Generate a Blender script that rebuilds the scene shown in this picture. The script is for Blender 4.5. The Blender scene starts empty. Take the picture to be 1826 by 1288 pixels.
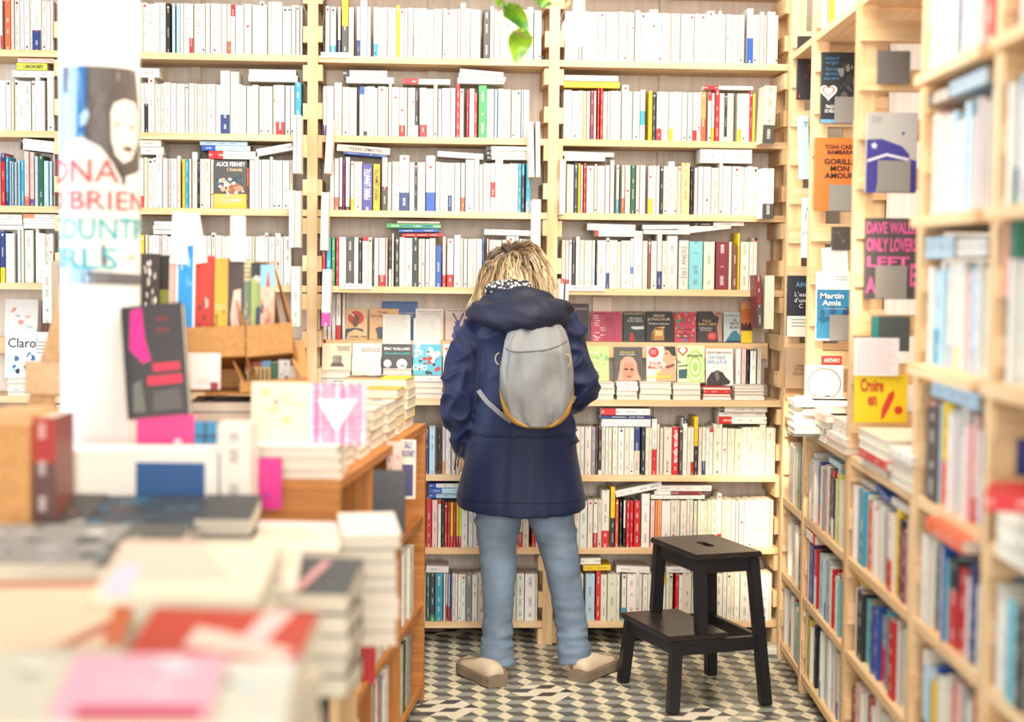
import bpy, bmesh, math, random
from mathutils import Vector, Matrix, noise
R = random.Random(11)
D2R = math.pi / 180
scn = bpy.context.scene
COL = scn.collection

# ------------------------------------------------------------------ camera
FPX, CZ, PITCH, ROLL = 2850.0, 1.42, 3.45 * D2R, 0.63 * D2R
cam_d = bpy.data.cameras.new('camera'); cam = bpy.data.objects.new('camera', cam_d); COL.objects.link(cam)
CM = (Matrix.Rotation(math.pi / 2 - PITCH, 3, 'X') @ Matrix.Rotation(ROLL, 3, 'Z'))
cam.matrix_world = Matrix.Translation((0, 0, CZ)) @ CM.to_4x4()
cam_d.sensor_width = 36; cam_d.lens = 36 * FPX / 1826
cam_d.dof.use_dof = True; cam_d.dof.focus_distance = 5.62; cam_d.dof.aperture_fstop = 1.3
cam_d.clip_start = 0.05
scn.camera = cam
scn.view_settings.view_transform = 'Standard'; scn.view_settings.look = 'None'
scn.view_settings.gamma = 1; scn.view_settings.use_curve_mapping = False
scn.view_settings.exposure = 0.28

# ------------------------------------------------------------------ light
world = bpy.data.worlds.new('shop_ambience'); scn.world = world; world.use_nodes = True
bg = world.node_tree.nodes['Background']; bg.inputs[0].default_value = (0.97, 0.95, 0.93, 1); bg.inputs[1].default_value = 0.46
def area(name, loc, aim, size, power, col, sy=None):
    l = bpy.data.lights.new(name, 'AREA'); l.energy = power; l.color = col; l.size = size
    if sy: l.shape = 'RECTANGLE'; l.size_y = sy
    o = bpy.data.objects.new(name, l); COL.objects.link(o); o.location = loc
    o.rotation_euler = (Vector(aim) - Vector(loc)).to_track_quat('-Z', 'Y').to_euler()
    return o
area('ceiling_light_middle', (0.1, 3.6, 3.25), (0.2, 5.2, 1.2), 1.2, 62, (1, .90, .76))
area('front_fill_light', (0.5, -3.0, 2.1), (0.4, 5.5, .8), 2.6, 370, (1, .94, .86))  # added fill behind the camera, brightens the face-out covers and lower rows
area('ceiling_light_aisle', (0.75, 4.6, 3.2), (0.6, 5.5, 0.6), 0.7, 26, (1, .87, .68))
area('shop_window_light', (-6.2, 3.3, 1.9), (0.0, 5.3, 1.1), 2.6, 360, (.70, .85, 1.0), 2.4)
sl = bpy.data.lights.new('sun_patch_light', 'SPOT'); sl.energy = 1500; sl.color = (1, .82, .55); sl.spot_size = 10 * D2R; sl.spot_blend = 1; sl.shadow_soft_size = .1
so = bpy.data.objects.new('sun_patch_light', sl); COL.objects.link(so); so.location = (0.55, 2.6, 2.7)
so.rotation_euler = (Vector((1.0, 5.85, .55)) - so.location).to_track_quat('-Z', 'Y').to_euler()

# ------------------------------------------------------------------ helpers
def ray(x, y): return CM @ Vector(((x - 913) / FPX, (644 - y) / FPX, -1))
CP = Vector((0, 0, CZ))
def at(x, y, d):                       # the point seen at (x, y) on the upright plane Y = d
    v = ray(x, y); return CP + v * (d / v.y)
def onpl(x, y, p, n):
    v = ray(x, y); n = Vector(n); return CP + v * ((Vector(p) - CP).dot(n) / v.dot(n))
def onz(x, y, z): return onpl(x, y, (0, 0, z), (0, 0, 1))
def hx(s, k=.86):
    s = s.lstrip('#'); c = [int(s[i:i+2], 16) / 255 for i in (0, 2, 4)]
    return tuple(((v / 12.92) if v <= .04045 else ((v + .055) / 1.055) ** 2.4) * k for v in c)
PAL = dict(w='f6f1e8', i='efe6d2', k='24242a', d='4a4745', r='cc1f26', o='e2643c', y='f2c81e', n='233a78', b='1f55b0', c='2f9fc0',
           l='b9d8ea', g='3c9a56', G='1d5a40', p='6a3f9c', m='c0409a', t='e6bd8e', e='8f9090', W='7e2834', P='f0c0b8', T='7cc3cb',
           v='4a4a9c', O='f0a068', q='7a4a30', L='c9d84a', x='a0b8c8')
NAMES = dict(w='white', i='cream', k='black', d='dark grey', r='red', o='orange', y='yellow', n='navy', b='blue', c='teal blue', l='pale blue',
             g='green', G='dark green', p='purple', m='magenta', t='tan', e='grey', W='wine red', P='pale pink', T='turquoise', v='indigo', O='light orange', q='brown', L='lime green', x='blue grey')
PC = {k: hx(v) for k, v in PAL.items()}
PAGE = hx('f3e9d6')

def nt(m): return m.node_tree.nodes, m.node_tree.links
def mat(name, col=(.8, .8, .8), rough=.6, **kw):
    m = bpy.data.materials.new(name); m.use_nodes = True; b = m.node_tree.nodes['Principled BSDF']
    b.inputs['Base Color'].default_value = (*col[:3], 1); b.inputs['Roughness'].default_value = rough
    for k, v in kw.items(): b.inputs[k.replace('_', ' ')].default_value = v
    return m
def mat_wood(name, c1, c2, rough=.55):
    m = mat(name, c1, rough); N, L = nt(m); b = N['Principled BSDF']
    tc = N.new('ShaderNodeTexCoord'); oi = N.new('ShaderNodeObjectInfo'); mp = N.new('ShaderNodeMapping'); ad = N.new('ShaderNodeVectorMath'); ad.operation = 'ADD'
    at_ = N.new('ShaderNodeUVMap'); at_.uv_map = 'UVMap'
    mp.inputs['Scale'].default_value = (2.2, 42, 1); L.new(at_.outputs[0], mp.inputs[0])
    sc = N.new('ShaderNodeMath'); sc.operation = 'MULTIPLY'; sc.inputs[1].default_value = 37.0; L.new(oi.outputs['Random'], sc.inputs[0])
    cmb = N.new('ShaderNodeCombineXYZ'); L.new(sc.outputs[0], cmb.inputs[0]); L.new(sc.outputs[0], cmb.inputs[2])
    L.new(mp.outputs[0], ad.inputs[0]); L.new(cmb.outputs[0], ad.inputs[1])
    n1 = N.new('ShaderNodeTexNoise'); n1.inputs['Scale'].default_value = 1.0; n1.inputs['Detail'].default_value = 5; n1.inputs['Distortion'].default_value = .6
    L.new(ad.outputs[0], n1.inputs['Vector'])
    cr = N.new('ShaderNodeValToRGB'); cr.color_ramp.elements[0].position = .33; cr.color_ramp.elements[0].color = (*c2, 1)
    cr.color_ramp.elements[1].position = .62; cr.color_ramp.elements[1].color = (*c1, 1); L.new(n1.outputs[0], cr.inputs[0])
    hs = N.new('ShaderNodeHueSaturation'); mr = N.new('ShaderNodeMapRange'); mr.inputs[3].default_value = .88; mr.inputs[4].default_value = 1.08
    L.new(oi.outputs['Random'], mr.inputs[0]); L.new(mr.outputs[0], hs.inputs['Value']); L.new(cr.outputs[0], hs.inputs['Color'])
    L.new(hs.outputs[0], b.inputs['Base Color'])
    bp = N.new('ShaderNodeBump'); bp.inputs['Strength'].default_value = .15; bp.inputs['Distance'].default_value = .001
    L.new(n1.outputs[0], bp.inputs['Height']); L.new(bp.outputs[0], b.inputs['Normal'])
    return m
def mat_attr(name, rough=.5, spine=False, pages=False, speck=0, spec=.5, bump=0):
    m = mat(name, (1, 1, 1), rough); N, L = nt(m); b = N['Principled BSDF']; b.inputs['Specular IOR Level'].default_value = spec
    a = N.new('ShaderNodeAttribute'); a.attribute_name = 'Col'; out = a.outputs['Color']
    uv = N.new('ShaderNodeUVMap'); uv.uv_map = 'UVMap'
    if spine:   # tiny rows of type running along the spine: u is across, v metres along plus a whole number per book
        sp = N.new('ShaderNodeSeparateXYZ'); L.new(uv.outputs[0], sp.inputs[0])
        def mth(op, x, y=None, z=None):
            q = N.new('ShaderNodeMath'); q.operation = op
            for i, v in enumerate((x, y, z)):
                if v is None: continue
                if isinstance(v, (int, float)): q.inputs[i].default_value = v
                else: L.new(v, q.inputs[i])
            return q.outputs[0]
        strip = mth('LESS_THAN', mth('ABSOLUTE', mth('SUBTRACT', sp.outputs[0], .5)), .15)
        def n1d(scale, w_add):
            q = N.new('ShaderNodeTexNoise'); q.noise_dimensions = '1D'; q.inputs['Scale'].default_value = scale; q.inputs['Detail'].default_value = 0
            L.new(mth('ADD', sp.outputs[1], w_add), q.inputs['W']); return q.outputs[0]
        words = mth('GREATER_THAN', n1d(26, .37), .53)
        letters = mth('GREATER_THAN', n1d(620, 0), .47)
        mask = mth('MULTIPLY', mth('MULTIPLY', strip, words), mth('MULTIPLY', letters, .62))
        # ink is dark on pale covers and pale on dark ones
        lum = N.new('ShaderNodeRGBToBW'); L.new(a.outputs['Color'], lum.inputs[0])
        ink = N.new('ShaderNodeMix'); ink.data_type = 'RGBA'; ink.inputs[6].default_value = (.85, .82, .75, 1); ink.inputs[7].default_value = (.05, .04, .05, 1)
        L.new(mth('GREATER_THAN', lum.outputs[0], .32), ink.inputs[0])
        mx = N.new('ShaderNodeMix'); mx.data_type = 'RGBA'; L.new(mask, mx.inputs[0]); L.new(a.outputs['Color'], mx.inputs[6]); L.new(ink.outputs[2], mx.inputs[7]); out = mx.outputs[2]
    if pages:
        w = N.new('ShaderNodeTexNoise'); mp = N.new('ShaderNodeMapping'); mp.inputs['Scale'].default_value = (900, 6, 1)
        L.new(uv.outputs[0], mp.inputs[0]); L.new(mp.outputs[0], w.inputs['Vector']); w.inputs['Scale'].default_value = 1; w.inputs['Detail'].default_value = 1
        mr = N.new('ShaderNodeMapRange'); mr.inputs[1].default_value = .3; mr.inputs[2].default_value = .7; mr.inputs[3].default_value = .74; mr.inputs[4].default_value = 1.0
        L.new(w.outputs[0], mr.inputs[0]); mx = N.new('ShaderNodeMix'); mx.data_type = 'RGBA'; mx.blend_type = 'MULTIPLY'; mx.inputs[0].default_value = 1
        L.new(out, mx.inputs[6]); L.new(mr.outputs[0], mx.inputs[7]); out = mx.outputs[2]
    if speck:
        tc = N.new('ShaderNodeTexCoord'); w = N.new('ShaderNodeTexNoise'); w.inputs['Scale'].default_value = speck; w.inputs['Detail'].default_value = 6; w.inputs['Roughness'].default_value = .7
        L.new(tc.outputs['Object'], w.inputs['Vector'])
        mr = N.new('ShaderNodeMapRange'); mr.inputs[1].default_value = .3; mr.inputs[2].default_value = .7; mr.inputs[3].default_value = .78; mr.inputs[4].default_value = 1.08
        L.new(w.outputs[0], mr.inputs[0]); mx = N.new('ShaderNodeMix'); mx.data_type = 'RGBA'; mx.blend_type = 'MULTIPLY'; mx.inputs[0].default_value = 1
        L.new(out, mx.inputs[6]); L.new(mr.outputs[0], mx.inputs[7]); out = mx.outputs[2]
        if bump:
            bp = N.new('ShaderNodeBump'); bp.inputs['Strength'].default_value = bump; bp.inputs['Distance'].default_value = .002
            L.new(w.outputs[0], bp.inputs['Height']); L.new(bp.outputs[0], b.inputs['Normal'])
    L.new(out, b.inputs['Base Color']); return m
M_PINE = mat_wood('pine_wood', hx('f0cfa2', .9), hx('e3b681', .9))
M_OAK = mat_wood('honey_wood', hx('cf8b45', .8), hx('b06c2e', .8))
M_BACK = mat_wood('back_panel_wood', hx('e9ddd0', .9), hx('dccbb8', .9))
M_COVER = mat_attr('printed_cover', .42, spine=True)
M_ART = mat_attr('printed_art', .45)
M_PAGES = mat_attr('page_edges', .8, pages=True, spec=.2)
M_TILE = mat_attr('cement_tile', .33, speck=35, bump=.12, spec=.5)
M_CARD = mat_attr('cardboard', .8, speck=60, spec=.2)
M_PAINT = mat('white_paint', hx('f4f2ec'), .5)
M_WALL = mat('plaster_wall', hx('e9dfd0'), .9)
M_SOOT = mat('dark_skirting', hx('1c1a1c'), .8)

def nth(k, n, label):
    w = 'topmost' if k == n - 1 else ('lowest' if k == 0 else ORD[k] + ' lowest'); return f'{w} of the {label}'
class MB:
    """collects faces with a colour and uv each and links them as one mesh"""
    def __init__(s): s.v = []; s.f = []; s.c = []; s.uv = []; s.m = []
    def face(s, pts, col=(1, 1, 1), uv=None, m=0):
        n = len(s.v); s.v += [tuple(p) for p in pts]; s.f.append(tuple(range(n, n + len(pts)))); s.c.append(tuple(col[:3]) + (1,))
        s.uv.append(uv or [(-9, 0)] * len(pts)); s.m.append(m)
    def box(s, a, b, col=(1, 1, 1), m=0, T=None):
        (x0, y0, z0), (x1, y1, z1) = a, b
        P = [Vector(p) for p in ((x0, y0, z0), (x1, y0, z0), (x1, y1, z0), (x0, y1, z0), (x0, y0, z1), (x1, y0, z1), (x1, y1, z1), (x0, y1, z1))]
        dims = (abs(x1 - x0), abs(y1 - y0), abs(z1 - z0))
        for idx, (u, w) in (((0, 3, 2, 1), (0, 1)), ((4, 5, 6, 7), (0, 1)), ((0, 1, 5, 4), (0, 2)), ((2, 3, 7, 6), (0, 2)), ((1, 2, 6, 5), (1, 2)), ((3, 0, 4, 7), (1, 2))):
            if dims[u] < dims[w]: u, w = w, u
            q = [P[i] for i in idx]; s.face([T @ p for p in q] if T else q, col, [(p[u], p[w]) for p in q], m)
    def build(s, name, mats, parent=None, loc=None, rot=None, smooth=False, merge=False, M=None):
        me = bpy.data.meshes.new(name); me.from_pydata(s.v, [], s.f)
        for mt in (mats if isinstance(mats, (list, tuple)) else [mats]): me.materials.append(mt)
        ca = me.color_attributes.new('Col', 'FLOAT_COLOR', 'CORNER'); ul = me.uv_layers.new(name='UVMap')
        cb = []; ub = []
        for f, c, u in zip(s.f, s.c, s.uv):
            for k in range(len(f)): cb += c; ub += u[k]
        ca.data.foreach_set('color', cb); ul.data.foreach_set('uv', ub); me.polygons.foreach_set('material_index', s.m)
        if merge:
            bm = bmesh.new(); bm.from_mesh(me); bmesh.ops.remove_doubles(bm, verts=bm.verts, dist=1e-5); bmesh.ops.recalc_face_normals(bm, faces=bm.faces); bm.to_mesh(me); bm.free()
        if smooth: me.shade_smooth()
        me.update()
        return link(name, me, parent, loc, rot, M)
def link(name, data, parent=None, loc=None, rot=None, M=None):
    o = bpy.data.objects.new(name, data); COL.objects.link(o)
    if parent: o.parent = parent
    if M is not None: o.matrix_basis = (WM(parent).inverted() @ M) if parent else M
    if loc is not None: o.location = loc
    if rot is not None: o.rotation_euler = rot
    return o
def WM(o): return (WM(o.parent) @ o.matrix_basis) if o.parent else o.matrix_basis.copy()
def tag(o, label=None, cat=None, group=None, kind=None):
    for k, v in (('label', label), ('category', cat), ('group', group), ('kind', kind)):
        if v: o[k] = v
    return o
def empty(name, loc=(0, 0, 0), rz=0, label=None, cat=None, group=None, kind=None, rot=None):
    o = bpy.data.objects.new(name, None); COL.objects.link(o); o.empty_display_size = .05; o.location = loc; o.rotation_euler = rot or (0, 0, rz)
    return tag(o, label, cat, group, kind)
def boxobj(name, a, b, m, parent=None, loc=None, rot=None, bev=0, col=(1, 1, 1)):
    mb = MB(); mb.box(a, b, col); o = mb.build(name, m, parent, loc, rot, merge=bev > 0)
    if bev:
        bm = bmesh.new(); bm.from_mesh(o.data); bmesh.ops.bevel(bm, geom=bm.edges[:], offset=bev, segments=1, affect='EDGES'); bm.to_mesh(o.data); bm.free()
    return o
def eval_mesh(o):
    dg = bpy.context.evaluated_depsgraph_get(); return bpy.data.meshes.new_from_object(o.evaluated_get(dg), depsgraph=dg)
_tc = {}
def text_mesh(s, bold=0, align='CENTER', spacing=1, lines=1):
    k = (s, bold, align, spacing)
    if k not in _tc:
        cu = bpy.data.curves.new('t', 'FONT'); cu.body = s; cu.size = 1; cu.align_x = align; cu.align_y = 'CENTER'; cu.offset = bold; cu.resolution_u = 2; cu.space_line = .95 * spacing
        o = bpy.data.objects.new('t', cu); COL.objects.link(o); bpy.context.view_layer.update(); me = eval_mesh(o)
        bpy.data.objects.remove(o); bpy.data.curves.remove(cu); _tc[k] = me
    return _tc[k]
_tm = {}
def flat_mat(col):
    k = tuple(round(c, 3) for c in col)
    if k not in _tm: _tm[k] = mat('ink', col, .5)
    return _tm[k]
def lettering(s, parent, w=None, h=None, pos=(0, 0, 0), col=(1, 1, 1), bold=.012, vertical=0, align='CENTER', name='lettering'):
    """flat type facing -Y; w, h in metres for the whole block (x squeezed to fit w)"""
    me = text_mesh(s, bold, align).copy(); xs = [v.co.x for v in me.vertices]; ys = [v.co.y for v in me.vertices]
    if not xs: return
    W0 = max(xs) - min(xs); H0 = max(ys) - min(ys); cx = (max(xs) + min(xs)) / 2; cy = (max(ys) + min(ys)) / 2
    sx = (w / W0) if w else (h / H0); sy = (h / H0) if h else sx
    for v in me.vertices:
        x, y = (v.co.x - cx) * sx, (v.co.y - cy) * sy
        if vertical: x, y = (-y, x) if vertical > 0 else (y, -x)
        v.co = (pos[0] + x, pos[1], pos[2] + y)
    me.materials.clear(); me.materials.append(flat_mat(col)); me.name = name
    return link(name, me, parent)

# ------------------------------------------------------------------ books
def jit(c, a=.04): k = 1 + R.uniform(-a, a); return tuple(min(.93, v * k * (1 + R.uniform(-a, a) * .5)) for v in c)
def book_into(mb, w, h, d, segs, cover, T=None, pages=PAGE, dots=(), off=None, page_m=1):
    """spine faces -Y at y=0, x 0..w, z 0..h; segs = [(z0, z1, colour)] down the spine"""
    t = min(.0012, w * .2); c = min(.0012, w * .15); P = (lambda p: T @ Vector(p)) if T else (lambda p: p)
    off = R.randint(1, 400) if off is None else off
    for z0, z1, col in segs:
        mb.face([P((c, 0, z0)), P((w - c, 0, z0)), P((w - c, 0, z1)), P((c, 0, z1))], col, [(0, off + z0), (1, off + z0), (1, off + z1), (0, off + z1)])
        mb.face([P((0, c, z0)), P((c, 0, z0)), P((c, 0, z1)), P((0, c, z1))], col)
        mb.face([P((w - c, 0, z0)), P((w, c, z0)), P((w, c, z1)), P((w - c, 0, z1))], col)
    sc = segs[-1][2]
    mb.face([P((0, d, 0)), P((0, c, 0)), P((0, c, h)), P((0, d, h))], cover); mb.face([P((w, c, 0)), P((w, d, 0)), P((w, d, h)), P((w, c, h))], cover)
    for x0, x1 in ((0, t), (w - t, w)):
        mb.face([P((x1, d, 0)), P((x0, d, 0)), P((x0, d, h)), P((x1, d, h))], cover)
    for z in (0, h):
        for x0, x1 in ((0, t), (w - t, w)): mb.face([P((x0, c, z)), P((x1, c, z)), P((x1, d, z)), P((x0, d, z))], cover)
        mb.face([P((c, 0, z)), P((w - c, 0, z)), P((w - t, c + t, z)), P((t, c + t, z))], sc)
    mb.face([P((t, d, 0)), P((t, c, 0)), P((t, c, h)), P((t, d, h))][::-1], cover); mb.face([P((w - t, c, 0)), P((w - t, d, 0)), P((w - t, d, h)), P((w - t, c, h))][::-1], cover)
    e = .0025; z0, z1, y1 = e * .4, h - e, d - e
    mb.face([P((t, c, z1)), P((w - t, c, z1)), P((w - t, y1, z1)), P((t, y1, z1))], pages, [(t, 0), (w - t, 0), (w - t, d), (t, d)], page_m)
    mb.face([P((t, c, z0)), P((w - t, c, z0)), P((w - t, y1, z0)), P((t, y1, z0))], pages, [(t, 0), (w - t, 0), (w - t, d), (t, d)], page_m)
    mb.face([P((w - t, y1, z0)), P((t, y1, z0)), P((t, y1, z1)), P((w - t, y1, z1))], pages, [(w - t, 0), (t, 0), (t, h), (w - t, h)], page_m)
    for (kind, z, r, col) in dots:
        n = 8; r = min(r, w * .36); pts = []
        for i in range(n):
            a = i / n * 2 * math.pi
            if kind == 'heart':
                x = 16 * math.sin(a) ** 3 / 16; y = (13 * math.cos(a) - 5 * math.cos(2 * a) - 2 * math.cos(3 * a) - math.cos(4 * a)) / 16
            else: x, y = math.sin(a), math.cos(a)
            pts.append(P((w / 2 - x * r, -.0004, z + y * r)))
        mb.face(pts[::-1] if False else pts, col)
def spec_segs(spec, h):
    """'w', 'w/r25' (band of 25 px at the foot), 'y/k55', 'w|r' (block at the head), 'w-b' (block at mid height)"""
    base = PC[spec[0]]; b = jit(base, .09 if spec[0] in 'wi' else .04); b = tuple(v * .9 for v in b) if spec[0] in 'wi' else b; segs = [(0, h, b)]; desc = NAMES[spec[0]]; cover = b
    if len(spec) > 2:
        op, c2, n = spec[1], spec[2], float(spec[3:] or 24); c2c = jit(PC[c2]); z = n / 480
        if op == '/': segs = [(0, z, c2c), (z, h, b)]; desc = f"{desc} and {NAMES[c2]}" if spec[0] not in 'wi' else f"white, {NAMES[c2]}-footed"
        if op == '|': segs = [(0, h - z, b), (h - z, h, c2c)]; desc = f"white, {NAMES[c2]}-headed"
        if op == '-': segs = [(0, h * .3, b), (h * .3, h * .3 + z, c2c), (h * .3 + z, h, b)]; desc = f"white, {NAMES[c2]}-patched"
    return segs, cover, desc
def mk_dots(spec, h, w):
    out = []
    if spec[0] in 'wi' and w > .009:
        q = R.random()
        if q < .07: out.append(('heart', h * R.uniform(.2, .8), .0055, PC['r']))
        elif q < .16: out.append(('dot', h - .012, .0045, R.choice([PC['W'], PC['k'], PC['r']])))
        elif q < .3: out.append(('dot', .012, .0035, PC['k']))
    elif spec[0] not in 'wi' and R.random() < .4: out.append(('dot', h - .014, .004, PC['w']))
    return out
ORD = ['first', 'second', 'third', 'fourth', 'fifth', 'sixth', 'seventh', 'eighth', 'ninth', 'tenth', 'eleventh', 'twelfth']
ALLB = []     # every standing paperback of the back bookcase: dict(M, w, h, d, spec, cell, area)

# ------------------------------------------------------------------ back bookcase frame of reference
KS = .06; AL = math.atan(KS)
P0 = onz(972, 1150, 0); UD = Vector((math.cos(AL), math.sin(AL), 0)); WD = Vector((-math.sin(AL), math.cos(AL), 0)); NB = Vector((KS, -1, 0))
ZS = [2.172, 1.884, 1.613, 1.335, .922, .640, .366, .087]
def bk(x, y, w=0):                      # (u, z) on the case's front plane set back by w
    p = onpl(x, y, P0 + WD * w, NB) - P0 - WD * w; return p.dot(UD), p.z
def BW(u, w, z): return P0 + UD * u + WD * w + Vector((0, 0, z))
DEPTH = .245
def ux(x, z):                           # u of a pixel column at height z
    lo = bk(x, 600)[0]
    for _ in range(3):
        p = P0 + UD * lo + Vector((0, 0, z)); c = CM.transposed() @ (p - CP); y = 644 - FPX * c.y / -c.z; lo = bk(x, y)[0]
    return lo
U_POST = [ux(-285, 1.2), ux(116, 1.2), ux(556, 1.2), ux(983, 1.2), ux(1406, 1.2)]
print('posts', [round(u, 3) for u in U_POST], P0)

# ------------------------------------------------------------------ setting
YB = .325
def wallbox(name, pts, z0, z1, m, label, parent=None):
    mb = MB(); n = len(pts)
    for i in range(n):
        a, b = pts[i], pts[(i + 1) % n]; mb.face([(a[0], a[1], z0), (b[0], b[1], z0), (b[0], b[1], z1), (a[0], a[1], z1)])
    mb.face([(p[0], p[1], z1) for p in pts]); mb.face([(p[0], p[1], z0) for p in pts][::-1])
    o = mb.build(name, m, parent); return tag(o, label, None, None, 'structure') if not parent else o
a, b = BW(-2.6, YB, 0), BW(1.42, YB, 0); a2, b2 = BW(-2.6, YB + .12, 0), BW(1.42, YB + .12, 0)
wallbox('wall_back', [a, b, b2, a2], 0, 2.9, M_WALL, 'cream plaster wall behind the back bookcase')
wallbox('wall_right', [(1.30, 1.6), (1.345, 6.35), (1.47, 6.35), (1.42, 1.6)], 0, 2.9, M_WALL, 'cream plaster wall behind the right bookcase')
skb = MB(); skb.box((-2.6, .30, .001), (1.02, .322, .075)); tag(skb.build('baseboard_back', M_SOOT, M=Matrix.Translation(P0) @ Matrix.Rotation(AL, 4, 'Z')), 'dark dusty skirting under the back bookcase', None, None, 'structure')

floor = tag(boxobj('floor', (-3.2, 1.0, -.06), (1.42, 6.6, -.0055), mat('floor_bed', hx('4a463f'), .9)), 'cement tile floor with grey and cream cube pattern', None, None, 'structure')
S = .107; s1 = S / 2; q3 = math.sqrt(3)
TC = [hx('efe4c4', .9), hx('a9ada0', .8), hx('64625e', .8)]
def tile_faces(mb, rot=0, cx=0, cy=0, z=0, tint=1, cols=TC):
    ins = (S - .0009) / S
    ax, ay = s1, 0.; bx, by = s1 / 2, s1 * q3 / 2
    def hexc(px, py):
        best = None
        for i in range(-4, 5):
            for j in range(-5, 6):
                hx_, hy = 1.5 * s1 * i, q3 * s1 * (j + (i % 2) / 2); d = (px - hx_) ** 2 + (py - hy) ** 2
                if best is None or d < best[0]: best = (d, hx_, hy)
        return best
    cr, sr = math.cos(rot), math.sin(rot)
    for i in range(-4, 5):
        for j in range(-4, 5):
            for up in (0, 1):
                p = [(i * ax + j * bx, j * by)]
                p += [((i + 1) * ax + j * bx, j * by), (i * ax + (j + 1) * bx, (j + 1) * by)] if up else [((i + 1) * ax + (j - 1) * bx, (j - 1) * by), ((i + 1) * ax + j * bx, j * by)]
                if not up: p = [p[0], p[1], p[2]]
                gx = sum(v[0] for v in p) / 3; gy = sum(v[1] for v in p) / 3
                if abs(gy) > S * q3 / 2 or abs(gx * q3 / 2) + abs(gy) / 2 > S * q3 / 2: continue
                _, hxx, hyy = hexc(gx, gy); ang = math.degrees(math.atan2(gy - hyy, gx - hxx)) % 360
                k = 0 if (ang < 60 or ang > 300) else (1 if ang < 180 else 2)
                c = tuple(v * tint for v in cols[k])
                mb.face([(cx + (v[0] * cr - v[1] * sr) * ins, cy + (v[0] * sr + v[1] * cr) * ins, z) for v in p], c)
    for k in range(6):
        a0, a1 = k * math.pi / 3, (k + 1) * math.pi / 3; r = S * ins
        x0, y0, x1, y1 = cx + r * math.cos(a0), cy + r * math.sin(a0), cx + r * math.cos(a1), cy + r * math.sin(a1)
        mb.face([(x0, y0, z - .005), (x1, y1, z - .005), (x1, y1, z), (x0, y0, z)], (.22, .21, .2))
tm = []
for k in range(3):
    for tn in (.93, 1.0, 1.06):
        mb = MB(); tile_faces(mb, k * 2 * math.pi / 3 if k else 0, tint=tn); o = mb.build('tile', M_TILE); tm.append(o.data); bpy.data.objects.remove(o)
mb = MB(); tile_faces(mb, 0, cols=[hx('f2ead4', .9), hx('f2ead4', .9), hx('45424a', .8)]); o = mb.build('tile', M_TILE); t_odd = o.data; bpy.data.objects.remove(o)
far = MB(); TR = 2.2 * D2R
for i in range(-20, 12):
    for j in range(-18, 18):
        x, y = 1.5 * S * i, q3 * S * (j + (i % 2) / 2); X = .3 + x * math.cos(TR) - y * math.sin(TR); Y = 4.6 + x * math.sin(TR) + y * math.cos(TR)
        if X < -2.9 or X > 1.28 or Y < 1.4 or Y > P0.y + KS * X + .28: continue
        if -.42 < X < 1.12 and Y > 4.72:
            odd = (abs(X - .62) < .12 and abs(Y - 5.05) < .1) or (abs(X + .22) < .1 and abs(Y - 5.0) < .12) or R.random() < .03
            o = link('tile', t_odd if odd else (tm[R.choice((0, 1, 1, 2))] if R.random() < .93 else R.choice(tm)), floor); o.location = (X, Y, R.uniform(-.0006, .0002)); o.rotation_euler = (R.uniform(-.004, .004), R.uniform(-.004, .004), TR + (math.pi / 3 if odd else 0))
        else:
            tile_faces(far, TR, X, Y, 0, R.choice((.93, 1, 1.05)))
tag(far.build('tile', M_TILE, floor), None, None, None, 'stuff')

# ------------------------------------------------------------------ bookcases
SLATP = .1385
def divider(parent, T, zt, slat_d, zoff=.087 - .025, top=2.75, post_w=.038, post_d=.052, both=True, sides=(-1, 1)):
    """ladder upright: two posts and nailed cross slats on each side; local x across, y into the case"""
    pm = MB(); pm.box((-post_w / 2, 0, 0), (post_w / 2, post_d, top)); o = pm.build('post', M_PINE, parent, M=T); me = o.data
    o2 = link('post', me, parent, M=T @ Matrix.Translation((0, DEPTH - post_d, 0)))
    sm = MB(); sm.box((-.008, .002, -.058), (.008, slat_d, 0)); base = sm.build('slat', M_PINE); sme = base.data; bpy.data.objects.remove(base)
    z = zoff - .0005
    while z < zt:
        for s in sides:
            link('slat', sme, parent, M=T @ Matrix.Translation((s * (post_w / 2 + .0083), R.uniform(0, .003), z + R.uniform(-.002, .002) - .001)))
        z += SLATP
case_b = empty('bookcase', P0, 0, 'pale pine bookcase covering the whole back wall, eight shelves high', 'bookcase')
TB = Matrix.Translation(P0) @ Matrix.Rotation(AL, 4, 'Z')
for u in U_POST: divider(case_b, TB @ Matrix.Translation((u, 0, 0)), 2.5, DEPTH)
TH = .024
for bi in range(4):
    ua, ub = U_POST[bi] + .019 + .001, U_POST[bi + 1] - .019 - .001
    for li, z in enumerate([2.46] + ZS):
        m2 = MB(); m2.box((ua, .004, z - TH), (ub, DEPTH, z)); m2.build('shelf_board', M_PINE, case_b, M=TB @ Matrix.Translation((0, R.uniform(-.002, .002), 0)))
    m2 = MB(); m2.box((ua, DEPTH + .001, .06), (ub, DEPTH + .012, 2.8)); m2.build('back_panel', M_BACK, case_b, M=TB)
    m2 = MB(); m2.box((ua + .40, DEPTH - .02, .10), (ua + .44, DEPTH, 2.7)); m2.build('back_batten', M_BACK, case_b, M=TB)
    # stepped ledge of the face-out tier
    m2 = MB(); m2.box((ua + .022, .155, 1.112), (ub - .022, DEPTH - .021, 1.13)); m2.box((ua + .022, .155, 1.07), (ub - .022, .168, 1.1119)); m2.build('display_ledge', M_PINE, case_b, M=TB)

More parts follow.
